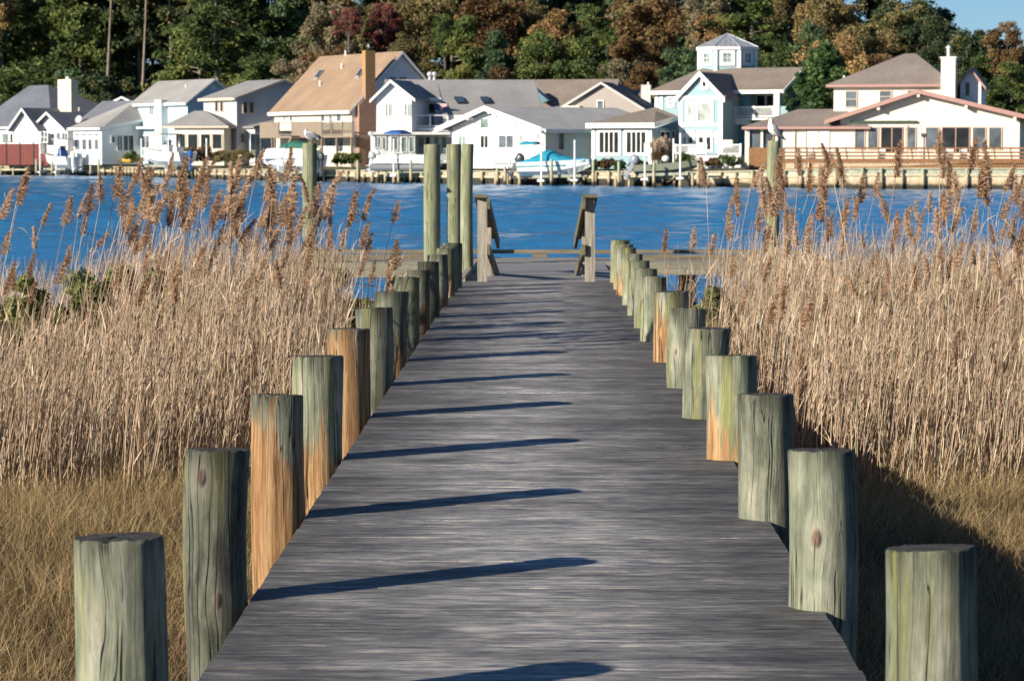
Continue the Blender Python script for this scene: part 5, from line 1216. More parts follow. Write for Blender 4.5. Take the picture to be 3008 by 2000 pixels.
m.build('down_pipe', TANTRIM, I)
lp = f.uw(2665, 380, -1.5); m = MB(); q = f.pt(lp[0], -1.5, 0); m.tube([q + Vector((0, 0, .3)), q + Vector((0, 0, lp[1]))], .06, 8); m.ball(q + Vector((0, 0, lp[1] + .15)), .2, 10, 8); m.build('lamp_post', TANTRIM, I)
# timber deck
fd = Frame(2700, 215.5, 9, .3); t = thing('timber_deck', 'orange brown timber deck with slanted railings in front of the cream house', 'deck', fd.pt(0, 0, .35))
d0, d1 = fd.uw(2300, 470)[0], fd.uw(3070, 470)[0]; wf = fd.uw(2650, 467)[1]
fd.one('platform', ORANGE, t, d0, d1, -.1, 5.5, wf - .14, wf)
fd.one('rim_board', ORANGE, t, d0, d1, -.16, -.103, wf - .34, wf + .01)
m = MB(); wr0 = fd.uw(2650, 436)[1]
for k, ww in enumerate((wr0, wr0 - .33, wr0 - .62)):
    fd.box(m, d0, d1, -.30 + .06 * k, -.24 + .06 * k, ww - .07, ww + .07)
for q in np.arange(d0, d1, 1.28):
    m.hexa([fd.pt(q - .05, -.1, wf - .2), fd.pt(q + .05, -.1, wf - .2), fd.pt(q + .05, 0, wf - .2), fd.pt(q - .05, 0, wf - .2), fd.pt(q - .22, -.42, wr0 + .05), fd.pt(q - .12, -.42, wr0 + .05), fd.pt(q - .12, -.32, wr0 + .05), fd.pt(q - .22, -.32, wr0 + .05)])
m.build('railing', ORANGE, t)
m = MB()
for q in np.arange(d0, d1, .17): fd.box(m, q, q + .10, .0, .03, .2, wf - .35)
m.build('lattice', grey_wood('deck_lattice', (.30, .15, .06), (.46, .25, .11)), t)
for x in (2385, 2440, 2790, 2830, 2590):
    m = MB(); q = fd.uw(x, 455, 1.5)[0]; fd.box(m, q - .3, q + .3, 1.4, 1.5, wf, wf + .85); fd.box(m, q - .3, q + .3, .9, 1.4, wf + .38, wf + .44)
    for a in (-.27, .23):
        for b in (.9, 1.42): fd.box(m, q + a, q + a + .05, b, b + .05, wf, wf + .4)
    ch_ = m.build('deck_chair', WTRIM, None, fd.pt(q, 1.2, wf)); tag(ch_, {2385: 'white chair at the left end of the orange timber deck', 2440: 'white chair before the white shutters on the timber deck', 2590: 'white chair under the dark green awning', 2790: 'white chair before the right pink framed door', 2830: 'white chair right of the pink framed door centre'}[x], 'chair', 'chairs on the timber deck')
# pale building far behind on the right
f = Frame(2960, 320, 5); t = house('distant_building', 'pale roofed building far behind the pines at the right', f)
gable_u(t, f, 0, 6, 0, 6, .5, f.uw(2960, 215)[1], f.uw(2960, 190, 3)[1], LGREY, R_PALE, WTRIM)
# ================================================================== water's edge: bulkhead, docks, lifts, boats
def sheeting(name, wet_shade, c0, c1):
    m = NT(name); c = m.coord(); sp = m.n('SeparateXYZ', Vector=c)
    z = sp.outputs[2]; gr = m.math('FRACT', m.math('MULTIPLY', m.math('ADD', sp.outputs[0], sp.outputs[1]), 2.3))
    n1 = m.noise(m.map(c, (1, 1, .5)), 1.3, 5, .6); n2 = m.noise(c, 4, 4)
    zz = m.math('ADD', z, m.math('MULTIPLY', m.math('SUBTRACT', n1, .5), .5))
    col = m.ramp(m.n('MapRange', Value=zz, i1=-1.25, i2=.45).outputs[0], [(0, (.025, .022, .015)), (wet_shade, (.05, .042, .026)), (wet_shade + .1, c0), (max(.55, wet_shade + .2), c1), (.68, (.50, .44, .32)), (.76, (.33, .36, .28)), (.9, (.36, .39, .31)), (1, (.42, .40, .33))])
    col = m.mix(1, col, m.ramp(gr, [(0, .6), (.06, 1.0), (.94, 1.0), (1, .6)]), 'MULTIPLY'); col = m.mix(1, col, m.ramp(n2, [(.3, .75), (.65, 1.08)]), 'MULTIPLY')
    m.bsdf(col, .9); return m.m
M_SHEET = sheeting('bulkhead_sheeting', .20, (.40, .31, .19), (.62, .48, .33)); M_SHEET2 = sheeting('old_shaded_bulkhead_sheeting', .38, (.20, .16, .10), (.46, .38, .27))  # older sheeting's taller dark band: wet foot plus dock shade painted into the colour
m = NT('shore_pile_wood'); c = m.coord(); z = m.n('SeparateXYZ', Vector=c).outputs[2]; n1 = m.noise(m.map(c, (6, 6, 1)), 1.5, 5)
col = m.ramp(m.n('MapRange', Value=m.math('ADD', z, m.math('MULTIPLY', m.math('SUBTRACT', n1, .5), .6)), i1=-1.3, i2=.9).outputs[0], [(0, (.02, .018, .012)), (.19, (.045, .036, .022)), (.28, (.40, .31, .185)), (.5, (.46, .38, .24)), (.68, (.30, .33, .22)), (1, (.34, .36, .25))])
m.bsdf(col, .9, m.bump(n1, .4, .02)); M_SPILE = m.m
bh = thing('bulkhead', 'long wooden bulkhead of planks and green topped piles along the far shore', 'bulkhead', (0, 240, 0))
pts = []
for i in range(len(SHORE) - 1):
    (x0, y0), (x1, y1) = SHORE[i], SHORE[i + 1]
    if x1 < -125 or x0 > 61: continue
    a, b = Vector((x0, y0, 0)), Vector((x1, y1, 0)); d = (b - a).normalized(); n = Vector((d.y, -d.x, 0))
    m_ = MB(); za, zb = shore_top(x0), shore_top(x1)
    m_.hexa([a + Vector((0, 0, -3)), b + Vector((0, 0, -3)), b - n * .12 + Vector((0, 0, -3)), a - n * .12 + Vector((0, 0, -3)), a + Vector((0, 0, za)), b + Vector((0, 0, zb)), b - n * .12 + Vector((0, 0, zb)), a - n * .12 + Vector((0, 0, za))])
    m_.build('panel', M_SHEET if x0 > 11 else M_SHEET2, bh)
    m_ = MB(); m_.hexa([a + n * .16 + Vector((0, 0, za + .004)), b + n * .16 + Vector((0, 0, zb + .004)), b - n * .25 + Vector((0, 0, zb + .004)), a - n * .25 + Vector((0, 0, za + .004)), a + n * .16 + Vector((0, 0, za + .09)), b + n * .16 + Vector((0, 0, zb + .09)), b - n * .25 + Vector((0, 0, zb + .09)), a - n * .25 + Vector((0, 0, za + .09))]); m_.build('cap_board', M_FENCE, bh)
    m_ = MB(); m_.hexa([a + n * .12 + Vector((0, 0, za - .55)), b + n * .12 + Vector((0, 0, zb - .55)), b + n * .003 + Vector((0, 0, zb - .55)), a + n * .003 + Vector((0, 0, za - .55)), a + n * .12 + Vector((0, 0, za - .32)), b + n * .12 + Vector((0, 0, zb - .32)), b + n * .003 + Vector((0, 0, zb - .32)), a + n * .003 + Vector((0, 0, za - .32))]); m_.build('wale', M_FENCE, bh)
    L = (b - a).length; k = int(L / 1.62)
    if x0 < -70: continue
    for j in range(k):
        p = a + d * (1.62 * (j + .5) + random.uniform(-.12, .12)) + n * .24; zt = shore_top(p.x) + random.uniform(-.05, .12); r = random.uniform(.125, .15)
        MB().tube([(p.x, p.y, -2.6), (p.x, p.y, zt - .03), (p.x, p.y, zt)], [r, r * .95, r * .85], 10).build('pile', M_SPILE, bh)
# free standing mooring piles
for i, (px, yt, lab) in enumerate([(105, 468, 'before the dark red deck screen'), (152, 470, 'under the bow of the twin engine boat'), (287, 465, 'near the yellow kayak'), (264, 486, 'short one beside the twin outboards'), (803, 478, 'in front of the green covered boat'), (1051, 472, 'left of the pontoon boat'), (1207, 472, 'in front of the pontoon boat'), (1461, 493, 'short one before the low white house'),
        (1484, 489, 'beside the dark tilted outboard'), (1620, 468, 'in the middle of the blue covered boat'), (1743, 471, 'at the bow of the blue covered boat'), (1818, 475, 'left of the olive skiff'), (1921, 478, 'before the olive skiff'), (2052, 480, 'at the bow of the olive skiff')]):
    q = P(px, 500, 250); Y = shore_y(q.x * 1.0) ; 
    for _ in range(3): q = P(px, yt, Y); Y = shore_y(q.x) - 4.2
    o = MB().tube([(q.x, Y, -2.6), (q.x, Y, q.z * .5 - .5), (q.x, Y, q.z - .03), (q.x, Y, q.z)], [.15, .135, .125, .11], 10).build('shore_pile', M_SPILE, None, (q.x, Y, 0), True)
    tag(o, 'wooden mooring pile on the far shore, ' + lab, 'pile', 'mooring piles along the far shore')
# boats
GEL = plain('white_gelcoat', (.76, .76, .74), .25, .04); GELG = plain('grey_gelcoat', (.40, .41, .43), .35, .06); ENG = plain('dark_outboard', (.05, .055, .07), .35, .1); ENGG = plain('grey_outboard', (.24, .26, .32), .35, .1)
C_BLUE = plain('bright_blue_canvas', (.008, .25, .38), .85, .2, 2); C_NAVY = plain('royal_blue_canvas', (.02, .09, .30), .85, .15, 2); C_GREEN = plain('green_canvas', (.015, .11, .08), .85, .15, 2); C_BLACK = plain('black_canvas', (.02, .022, .026), .85, .15, 2)
OLIVE = plain('olive_hull_paint', (.20, .215, .15), .6, .15); ALU = plain('aluminium', (.45, .46, .47), .35, .08, 3, .7); TEALP = plain('teal_stripe_paint', (.01, .22, .25), .35, .05); WOODL = plain('lift_beam_wood', (.30, .31, .24), .85, .25, 3)
WPOLE = plain('white_lift_pole', (.78, .78, .77), .4, .04); HULLB = plain('dark_bottom_paint', (.13, .14, .16), .6, .1)
class BF:
    """boat axes: x from stern to bow, y to port, z up from keel"""
    def __init__(s, p, hd, pitch=0): s.p = Vector(p); s.h = Vector((hd[0], hd[1], 0)).normalized(); s.s = Vector((-s.h.y, s.h.x, 0)); s.k = pitch
    def pt(s, x, y, z): return s.p + s.h * x + s.s * y + Vector((0, 0, z + s.k * x))
    def box(s, m, *b): return m.box(*b, lambda a, b_, c: s.pt(a, b_, c))
def hull(t, f, L, B, D, mat, mat2, sheer=.25, flat=False, bow=2.2):
    n = 15; secs = []; m = MB(); m2 = MB(); dk_ = MB()
    for i in range(n):
        q = i / (n - 1); b = B / 2 * (1 - (max(0, q - .35) / .65) ** bow) if not flat else B / 2 * (1 - .35 * max(0, q - .7) / .3)
        b = max(b, .03); zs = D * (.82 + sheer * q * q); ck = D * (.30 + .55 * max(0, q - .45) ** 1.6 * 2.0); kk = D * (.0 + .95 * max(0, q - .55) ** 2 * 3.0)
        ck = min(ck, zs - .12); kk = min(kk, ck - .02)
        secs.append([(q * L + .04 * L * 0, y, z) for y, z in ((0, kk), (b * .80, ck), (b, zs), (b * .93, zs + .03))])
    for i in range(n - 1):
        for sgn in (1, -1):
            A, Bq = secs[i], secs[i + 1]
            for k in range(3):
                q4 = [f.pt(A[k][0], sgn * A[k][1], A[k][2]), f.pt(Bq[k][0], sgn * Bq[k][1], Bq[k][2]), f.pt(Bq[k + 1][0], sgn * Bq[k + 1][1], Bq[k + 1][2]), f.pt(A[k + 1][0], sgn * A[k + 1][1], A[k + 1][2])]
                (m2 if k == 0 else m).add(q4, [(0, 1, 2, 3) if sgn < 0 else (3, 2, 1, 0)])
    A = secs[0]; m.add([f.pt(0, y * s_, z) for s_ in (1, -1) for (_, y, z) in A], [(0, 1, 2, 6, 5, 4)])
    # deck a little below the gunwale
    for i in range(n - 1):
        a, b = secs[i][3], secs[i + 1][3]; dp = .22 if i < n * .55 else .02
        dk_.add([f.pt(a[0], a[1], a[2] - dp), f.pt(b[0], b[1], b[2] - dp), f.pt(b[0], -b[1], b[2] - dp), f.pt(a[0], -a[1], a[2] - dp)], [(0, 1, 2, 3)])
    m.build('hull', mat, t, smooth=False); m2.build('hull_bottom', mat2, t); dk_.build('cockpit_deck', mat, t)
    return secs
def outboard(t, f, y, x, z, mat, s=1.0, tilt=0.0, name='outboard_motor'):
    ct, st = math.cos(tilt), math.sin(tilt)
    fn = lambda a, b, c: f.pt(x + (a * ct - c * st) * s, y + b * s, z + (a * st + c * ct) * s)
    m = MB()
    rings = [(-.02, .30, .17, .10), (.02, .34, .21, .28), (.0, .33, .21, .50), (-.04, .24, .17, .66), (-.08, .10, .08, .70)]
    vs = []; seg = 10
    for (cx_, rx, ry, z_) in rings:
        for k in range(seg): w = 2 * math.pi * k / seg; vs.append(fn(cx_ - .2 + rx * math.cos(w), ry * math.sin(w), z_))
    m.add(vs, [(i * seg + k, i * seg + (k + 1) % seg, (i + 1) * seg + (k + 1) % seg, (i + 1) * seg + k) for i in range(len(rings) - 1) for k in range(seg)] + [tuple(range(seg))[::-1], tuple(range((len(rings) - 1) * seg, len(rings) * seg))])
    o = m.build(name, mat, t, smooth=True)
    m = MB(); m.box(-.34, -.06, -.09, .09, -.50, .12, fn); m.box(-.30, -.12, -.06, .06, -1.0, -.5, fn); m.box(-.62, -.10, -.12, .12, -.56, -.51, fn)
    pts = [fn(-.5, 0, -.86), fn(-.2, 0, -.86), fn(.05, 0, -.86)]; m.tube(pts, [.09, .11, .04], 8); m.box(-.26, -.14, -.02, .02, -1.15, -.95, fn)
    for k in range(3): w = k * 2.09; m.hexa([fn(-.56, math.cos(w) * .03 - .03, -.86 + math.sin(w) * .03), fn(-.53, math.cos(w) * .03 + .03, -.86 + math.sin(w) * .03), fn(-.53, math.cos(w) * .19 + .05, -.86 + math.sin(w) * .19), fn(-.56, math.cos(w) * .19 - .05, -.86 + math.sin(w) * .19)] + [fn(-.55, math.cos(w) * .03 - .03, -.85 + math.sin(w) * .03), fn(-.52, math.cos(w) * .03 + .03, -.85 + math.sin(w) * .03), fn(-.52, math.cos(w) * .19 + .05, -.85 + math.sin(w) * .19), fn(-.55, math.cos(w) * .19 - .05, -.85 + math.sin(w) * .19)])
    m.build('lower_unit', mat, o); return o
def ttop(t, f, x0, x1, hw, z0, z1, cmat, post=WPOLE):
    m = MB(); f.box(m, x0 - .3, x1 + .3, -hw - .15, hw + .15, z1, z1 + .09); o = m.build('hard_top', cmat, t)
    m = MB()
    for x in (x0, x1):
        for y in (-hw, hw): m.tube([f.pt(x, y * .8, z0), f.pt(x, y, z1)], .035, 6)
    m.tube([f.pt(x0, -hw, z1 - .05), f.pt(x1, -hw, z1 - .05)], .03, 6); m.tube([f.pt(x0, hw, z1 - .05), f.pt(x1, hw, z1 - .05)], .03, 6); m.build('top_poles', post, t)
def console(t, f, x, hw, z0, h, mat, wmat):
    m = MB(); m.hexa([f.pt(x - .5, -hw, z0), f.pt(x + .5, -hw, z0), f.pt(x + .5, hw, z0), f.pt(x - .5, hw, z0), f.pt(x - .4, -hw * .9, z0 + h), f.pt(x + .25, -hw * .9, z0 + h), f.pt(x + .25, hw * .9, z0 + h), f.pt(x - .4, hw * .9, z0 + h)]); m.build('console', mat, t)
    m = MB(); m.hexa([f.pt(x + .05, -hw * .9, z0 + h), f.pt(x + .3, -hw * .9, z0 + h), f.pt(x + .3, hw * .9, z0 + h), f.pt(x + .05, hw * .9, z0 + h), f.pt(x - .15, -hw * .8, z0 + h + .5), f.pt(x - .1, -hw * .8, z0 + h + .5), f.pt(x - .1, hw * .8, z0 + h + .5), f.pt(x - .15, hw * .8, z0 + h + .5)]); m.build('windshield', wmat, t)
def spot(px, py, dy):
    Y = 250
    for _ in range(5): q = P(px, py, Y); Y = shore_y(q.x) - dy
    return P(px, py, Y)
# 1 twin engine boat, bow away to the left
s = spot(220, 497, 3.6); f = BF(s, (-.62, .78)); t = thing('motor_boat', 'white centre console boat with twin white outboards beside the red screen', 'boat', s); L = 7.4
hull(t, f, L, 2.5, 1.75, GEL, GEL); console(t, f, 3.0, .5, 1.25, 1.0, C_NAVY, G_BLUE); ttop(t, f, 2.2, 3.6, .85, 1.5, 3.5, GELG)
outboard(t, f, .45, -.12, 1.15, GEL, 1.35); outboard(t, f, -.45, -.12, 1.15, GEL, 1.35)
m = MB(); m.tube([f.pt(4.2, -1.05, 1.95), f.pt(5.6, -.8, 2.15), f.pt(7.0, -.15, 2.25), f.pt(7.0, .15, 2.25), f.pt(5.6, .8, 2.15), f.pt(4.2, 1.05, 1.95)], .025, 6, False); m.build('bow_rail', ALU, t)
def rel_lift(label, f, xs, hw, poles, L):
    t = thing('boat_lift', label, 'boat lift', f.pt(L / 2, 0, -.2), 'boat lifts along the far shore')
    for x in xs: m = MB(); f.box(m, x - .12, x + .12, -hw, hw, -.42, -.14); m.build('cradle_beam', WOODL, t)
    for s_ in (-1, 1): m = MB(); f.box(m, xs[0] - .8, xs[-1] + .8, s_ * hw * .45 - .07, s_ * hw * .45 + .07, -.137, .10); m.build('bunk', WOODL, t)
    for (x, y, h) in poles:
        m = MB(); m.tube([f.pt(x, y, -.3), f.pt(x, y, h)], .08, 8); m.build('guide_pole', WPOLE, t)
        m = MB(); f.box(m, x - .3, x + .3, y - .22, y + .22, -.46, -.30); m.build('pole_foot', WPOLE, t)
        p = f.pt(x, y, -.4); m = MB(); m.tube([(p.x, p.y, -2.6), (p.x, p.y, p.z)], .13, 8); m.build('lift_pile', M_SPILE, t)
rel_lift('boat lift with white poles under the twin engine boat', f, (1.6, 5.4), 1.75, [(1.6, 1.6, 3.2), (5.6, 1.6, 3.0), (-.6, -1.7, 3.2)], L)
# 2 centre console behind the reeds
s = spot(552, 488, 3.4); f = BF(s, (-.70, .70)); t = thing('motor_boat', 'white centre console boat with black top half hidden behind tall reeds', 'boat', s); L = 7.6
hull(t, f, L, 2.5, 1.75, GEL, GEL); console(t, f, 3.4, .5, 1.25, .95, GEL, G_BLUE); ttop(t, f, 2.6, 4.2, .9, 1.5, 3.3, C_BLACK); outboard(t, f, 0, -.1, .8, C_NAVY, 1.2)
m = MB(); f.box(m, 1.3, 1.9, -.5, .5, 1.3, 2.0); m.build('leaning_post', GEL, t)
rel_lift('boat lift with white poles under the black topped boat', f, (1.6, 5.6), 1.75, [(1.2, 1.6, 2.9), (5.9, 1.6, 2.9), (3.6, -1.7, 2.9), (-1.0, -1.7, 2.9)], L)
# 3 cabin boat with green cover
s = spot(935, 506, 3.2); f = BF(s, (-.78, .62)); t = thing('cabin_boat', 'white cabin boat with dark green canvas cover behind the left gull pile', 'boat', s); L = 7.6
hull(t, f, L, 2.7, 1.95, GEL, GEL, .18); 
m = MB(); 
prof = [(.4, 1.8, 1.15), (1.2, 2.6, 1.1), (3.0, 2.75, 1.0), (4.6, 2.55, .9), (6.2, 2.2, .5), (7.0, 2.1, .15)]
def canvas(m, f, prof, base):
    seg = 8; vs = []
    for (x, z, w) in prof:
        for k in range(seg + 1):
            a = math.pi * k / seg; vs.append(f.pt(x, math.cos(a) * w, base + (z - base) * max(0, math.sin(a)) ** .6))
    fs = [(i * (seg + 1) + k, i * (seg + 1) + k + 1, (i + 1) * (seg + 1) + k + 1, (i + 1) * (seg + 1) + k) for i in range(len(prof) - 1) for k in range(seg)]
    fs += [tuple(range(seg + 1))[::-1], tuple((len(prof) - 1) * (seg + 1) + k for k in range(seg + 1))]
    return m.add(vs, fs)
canvas(m, f, [(.4, 2.05, 1.2), (1.4, 2.35, 1.15), (3.4, 2.4, 1.05), (5.0, 2.35, .9), (6.6, 2.25, .45)], 1.65).build('cabin', GEL, t)
canvas(MB(), f, [(.5, 2.35, .9), (1.4, 2.85, .9), (3.0, 3.0, .85), (4.4, 2.65, .7)], 2.28).build('cover', C_GREEN, t)
m = MB(); f.box(m, .2, 6.6, -1.365, 1.365, 1.25, 1.33); m.build('rub_rail', GELG, t)
outboard(t, f, 0, -.1, 1.0, ENG, 1.2)
rel_lift('boat lift with white poles under the green covered cabin boat', f, (1.8, 5.4), 1.85, [(3.6, 1.7, 2.9), (6.0, -1.8, 2.6)], L)
# 4 pontoon boat
s = spot(1108, 503, 3.4); f = BF(s, (.90, -.42)); t = thing('pontoon_boat', 'silver pontoon boat with blue bimini top and two white outboards', 'boat', s); L = 7.2
for y in (-.85, .85):
    m = MB(); m.tube([f.pt(-.2, y, .36), f.pt(0, y, .36), f.pt(L - 1.2, y, .36), f.pt(L - .5, y, .45), f.pt(L, y, .66)], [.25, .36, .36, .28, .05], 14); m.build('pontoon', HULLB, t, smooth=True)
m = MB(); f.box(m, .0, L - .2, -1.25, 1.25, .73, .85); m.build('deck', ALU, t)
for y in (-1.22, 1.22):
    m = MB(); f.box(m, .6, L - .6, y - .035, y + .035, .86, 1.115); m.build('lower_panel', GELG, t)
m = MB(); 
for y in (-1.22, 1.22): f.box(m, .6, L - .6, y - .03, y + .03, 1.12, 1.45)
f.box(m, L - .63, L - .6, -1.2, 1.2, .95, 1.45); m.build('fence_panel', GEL, t)
m = MB()
for y in (-1.22, 1.22):
    m.tube([f.pt(.6, y, 1.5), f.pt(L - .6, y, 1.5)], .03, 6)
    for x in np.arange(.6, L - .5, 1.1): m.tube([f.pt(x, y, .85), f.pt(x, y, 1.5)], .025, 6)
m.build('rail', ALU, t)
m = MB(); f.box(m, 1.6, 2.4, -.9, .1, .85, 1.6); f.box(m, 4.5, 5.8, .5, 1.1, .85, 1.3); m.build('seat', GEL, t)
canvas(MB(), f, [(1.3, 3.55, 1.15), (1.7, 3.75, 1.15), (2.6, 3.75, 1.15), (3.0, 3.55, 1.15)], 3.35).build('bimini_top', C_NAVY, t)
m = MB()
for y in (-1.1, 1.1): m.tube([f.pt(1.5, y, 3.4), f.pt(2.2, y, 1.5), f.pt(2.8, y, 3.4)], .022, 6)
m.build('bimini_frame', ALU, t)
outboard(t, f, .4, -.2, 1.0, GEL, 1.25, -.25); outboard(t, f, -.5, -.1, 1.0, GELG, 1.1, -.15)
rel_lift('boat lift with one white pole under the pontoon boat', f, (1.8, 5.4), 1.7, [(2.6, -1.65, 2.95)], L)
# 5 bowrider under a bright blue cover
s = spot(1530, 519, 3.6); f = BF(s, (.93, -.36), .02); t = thing('covered_boat', 'white boat under a bright blue canvas cover on a lift', 'boat', s); L = 6.5
hull(t, f, L, 2.3, 1.45, GEL, GEL, .12)
canvas(MB(), f, [(-.1, 1.28, 1.08), (.6, 1.40, 1.12), (1.6, 1.85, 1.1), (2.4, 2.25, 1.05), (2.9, 2.2, 1.02), (3.8, 1.75, .95), (4.8, 1.52, .75), (6.0, 1.5, .3)], 1.16).build('cover', C_BLUE, t)
m = MB()
for s_ in (-1, 1):
    for (a, b) in ((0, 2.6), (2.6, 4.4)):
        def hb(x): q = x / L; return 2.3 / 2 * (1 - (max(0, q - .35) / .65) ** 2.2) * .93 + .022
        m.hexa([f.pt(a, s_ * hb(a), .78), f.pt(b, s_ * hb(b), .84), f.pt(b, s_ * (hb(b) - .05), .84), f.pt(a, s_ * (hb(a) - .05), .78), f.pt(a, s_ * (hb(a) + .012), .90), f.pt(b, s_ * (hb(b) + .012), .93), f.pt(b, s_ * (hb(b) - .05), .93), f.pt(a, s_ * (hb(a) - .05), .90)])
m.build('stripe', TEALP, t)
outboard(t, f, 0, -.15, 1.0, ENG, 1.3, -.6)
canvas(MB(), f, [(.2, 2.9, .95), (.5, 3.0, .95), (1.5, 2.95, .95), (1.8, 2.75, .95)], 2.72).build('folded_bimini', C_BLUE, t)
m = MB()
for y in (-.9, .9): m.tube([f.pt(.4, y, 2.8), f.pt(1.7, y, 1.3)], .02, 6); m.tube([f.pt(1.7, y, 2.75), f.pt(1.2, y, 1.3)], .02, 6)
m.build('bimini_frame', ALU, t)
rel_lift('boat lift with two white poles under the blue covered boat', f, (2.3, 5.0), 1.6, [(2.5, -1.55, 3.1), (5.5, -1.5, 3.0)], L)
# 6 olive skiff
s = spot(1868, 514, 3.4); f = BF(s, (.95, -.31), .03); t = thing('skiff', 'flat olive skiff with tilted grey outboard on a low lift', 'boat', s); L = 5.4
hull(t, f, L, 1.8, .95, OLIVE, HULLB, .3, True)
outboard(t, f, 0, -.1, .75, ENGG, 1.2, -.45)
m = MB(); f.box(m, 1.5, 2.2, -.3, .3, .55, 1.15); m.build('seat_box', OLIVE, t)
m = MB(); m.ball(f.pt(2.6, -.2, 1.25), (.32, .3, .28), 12, 8); m.build('white_cooler', GEL, t)
rel_lift('boat lift with three white poles at the olive skiff', f, (1.3, 4.2), 1.5, [(1.2, -1.5, 2.6), (2.8, 1.5, 2.9), (4.2, -1.5, 3.3)], L)
# kayak, planter fence
q = spot(352, 476, -2.5); f = BF(q, (.75, -.5)); t = thing('kayak', 'yellow and orange kayak lying on the bank at the left', 'kayak', q); m = MB()
m.tube([f.pt(0, 0, .25), f.pt(.4, 0, .2), f.pt(1.6, 0, .18), f.pt(2.8, 0, .2), f.pt(3.3, 0, .3)], [.02, .2, .3, .2, .02], 12); m.build('hull', plain('yellow_plastic', (.55, .32, .03), .4), t, smooth=True)
m = MB(); m.ball(f.pt(1.6, 0, .45), (.35, .2, .05)); m.build('seat_well', C_BLACK, t)
q = spot(310, 450, -4); t = thing('board_gate', 'orange brown board gate beside red flowers at the left house', 'gate', (q.x, q.y, .2))
m = MB()
for k in range(6): m.box(q.x - .55 + k * .19, q.x - .37 + k * .19, q.y - .03, q.y + .03, .1, q.z + .75)
m.build('boards', ORANGE, t); m = MB(); m.box(q.x - .6, q.x + .6, q.y - .07, q.y - .033, q.z + .3, q.z + .42); m.build('brace', ORANGE, t)
# small finger docks
for px0, px1, py, lab in ((1080, 1195, 506, 'low grey finger dock under the pontoon boat\'s outboards'), (1475, 1545, 517, 'low finger dock beneath the dark outboard'), (1832, 1872, 521, 'low finger dock beneath the skiff\'s outboard'), (-20, 95, 496, 'low dock in front of the dark red screen'), (2055, 2100, 516, 'dark low dock right of the olive skiff')):
    a = spot(px0, py, 2.2); b = spot(px1, py, 2.2); t = thing('finger_dock', lab, 'dock', ((a.x + b.x) / 2, (a.y + b.y) / 2, a.z), 'low docks along the far shore')
    d = (b - a); d.z = 0; n = Vector((d.y, -d.x, 0)).normalized() * .9; m = MB(); z0 = a.z
    e = lambda p, k, z: (p.x + n.x * k, p.y + n.y * k, z)
    m.hexa([e(a, 1, z0 - .16), e(b, 1, z0 - .16), e(b, -1, z0 - .16), e(a, -1, z0 - .16), e(a, 1, z0), e(b, 1, z0), e(b, -1, z0), e(a, -1, z0)]); m.build('platform', M_FENCE, t)
    k = max(2, int(d.length / 2)); 
    for j in range(k + 1):
        p = a.lerp(b, j / k); m = MB(); m.tube([(p.x + n.x, p.y + n.y, -2.6), (p.x + n.x, p.y + n.y, z0 + random.uniform(-.02, .25))], .12, 8); m.build('dock_post', M_SPILE, t)

# ================================================================== trees and garden plants
def lm(name, *st): return leafmat(name, list(zip((0, .3, .6, .85, 1), st)), .45, .35)
L_PINE = lm('pine_needles', (0.038, 0.062, 0.024), (0.101, 0.147, 0.046), (0.190, 0.233, 0.068), (0.301, 0.313, 0.092), (0.445, 0.340, 0.105))
L_DPINE = lm('dark_pine_needles', (0.032, 0.060, 0.034), (0.079, 0.136, 0.068), (0.143, 0.210, 0.095), (0.218, 0.282, 0.116), (0.337, 0.340, 0.137))
L_GREEN = lm('green_leaves', (0.037, 0.059, 0.020), (0.083, 0.126, 0.040), (0.144, 0.194, 0.059), (0.228, 0.263, 0.084), (0.317, 0.290, 0.100))
L_BRIGHT = lm('bright_cedar_leaves', (0.022, 0.048, 0.018), (0.051, 0.102, 0.034), (0.085, 0.156, 0.053), (0.136, 0.217, 0.074), (0.194, 0.244, 0.093))
L_OLIVE = lm('olive_leaves', (0.059, 0.055, 0.025), (0.144, 0.129, 0.056), (0.235, 0.199, 0.086), (0.319, 0.252, 0.112), (0.431, 0.299, 0.136))
L_RUST = lm('rust_leaves', (0.060, 0.037, 0.019), (0.156, 0.093, 0.042), (0.230, 0.143, 0.064), (0.293, 0.196, 0.087), (0.349, 0.261, 0.116))
L_ORANGE = lm('orange_leaves', (0.133, 0.082, 0.037), (0.307, 0.193, 0.084), (0.456, 0.298, 0.130), (0.595, 0.411, 0.181), (0.637, 0.533, 0.238))
L_RED = lm('crimson_leaves', (.06, .022, .02), (.155, .055, .048), (.25, .085, .072), (.31, .125, .10), (.33, .19, .13))
L_PALE = lm('pale_autumn_leaves', (0.119, 0.101, 0.056), (0.226, 0.197, 0.112), (0.331, 0.281, 0.167), (0.426, 0.347, 0.211), (0.495, 0.360, 0.223))
L_SHADE = lm('shaded_wood_leaves', (0.027, 0.045, 0.024), (0.066, 0.099, 0.049), (0.121, 0.152, 0.064), (0.213, 0.202, 0.081), (0.328, 0.247, 0.103))  # darker leaf colour stands in for the shade inside the wood
BARK = grey_wood('pine_bark', (.10, .075, .055), (.30, .24, .19), (4, 4, .8)); BARKD = grey_wood('dark_bark', (.05, .04, .03), (.15, .12, .10), (4, 4, .8))
PROTO = {}
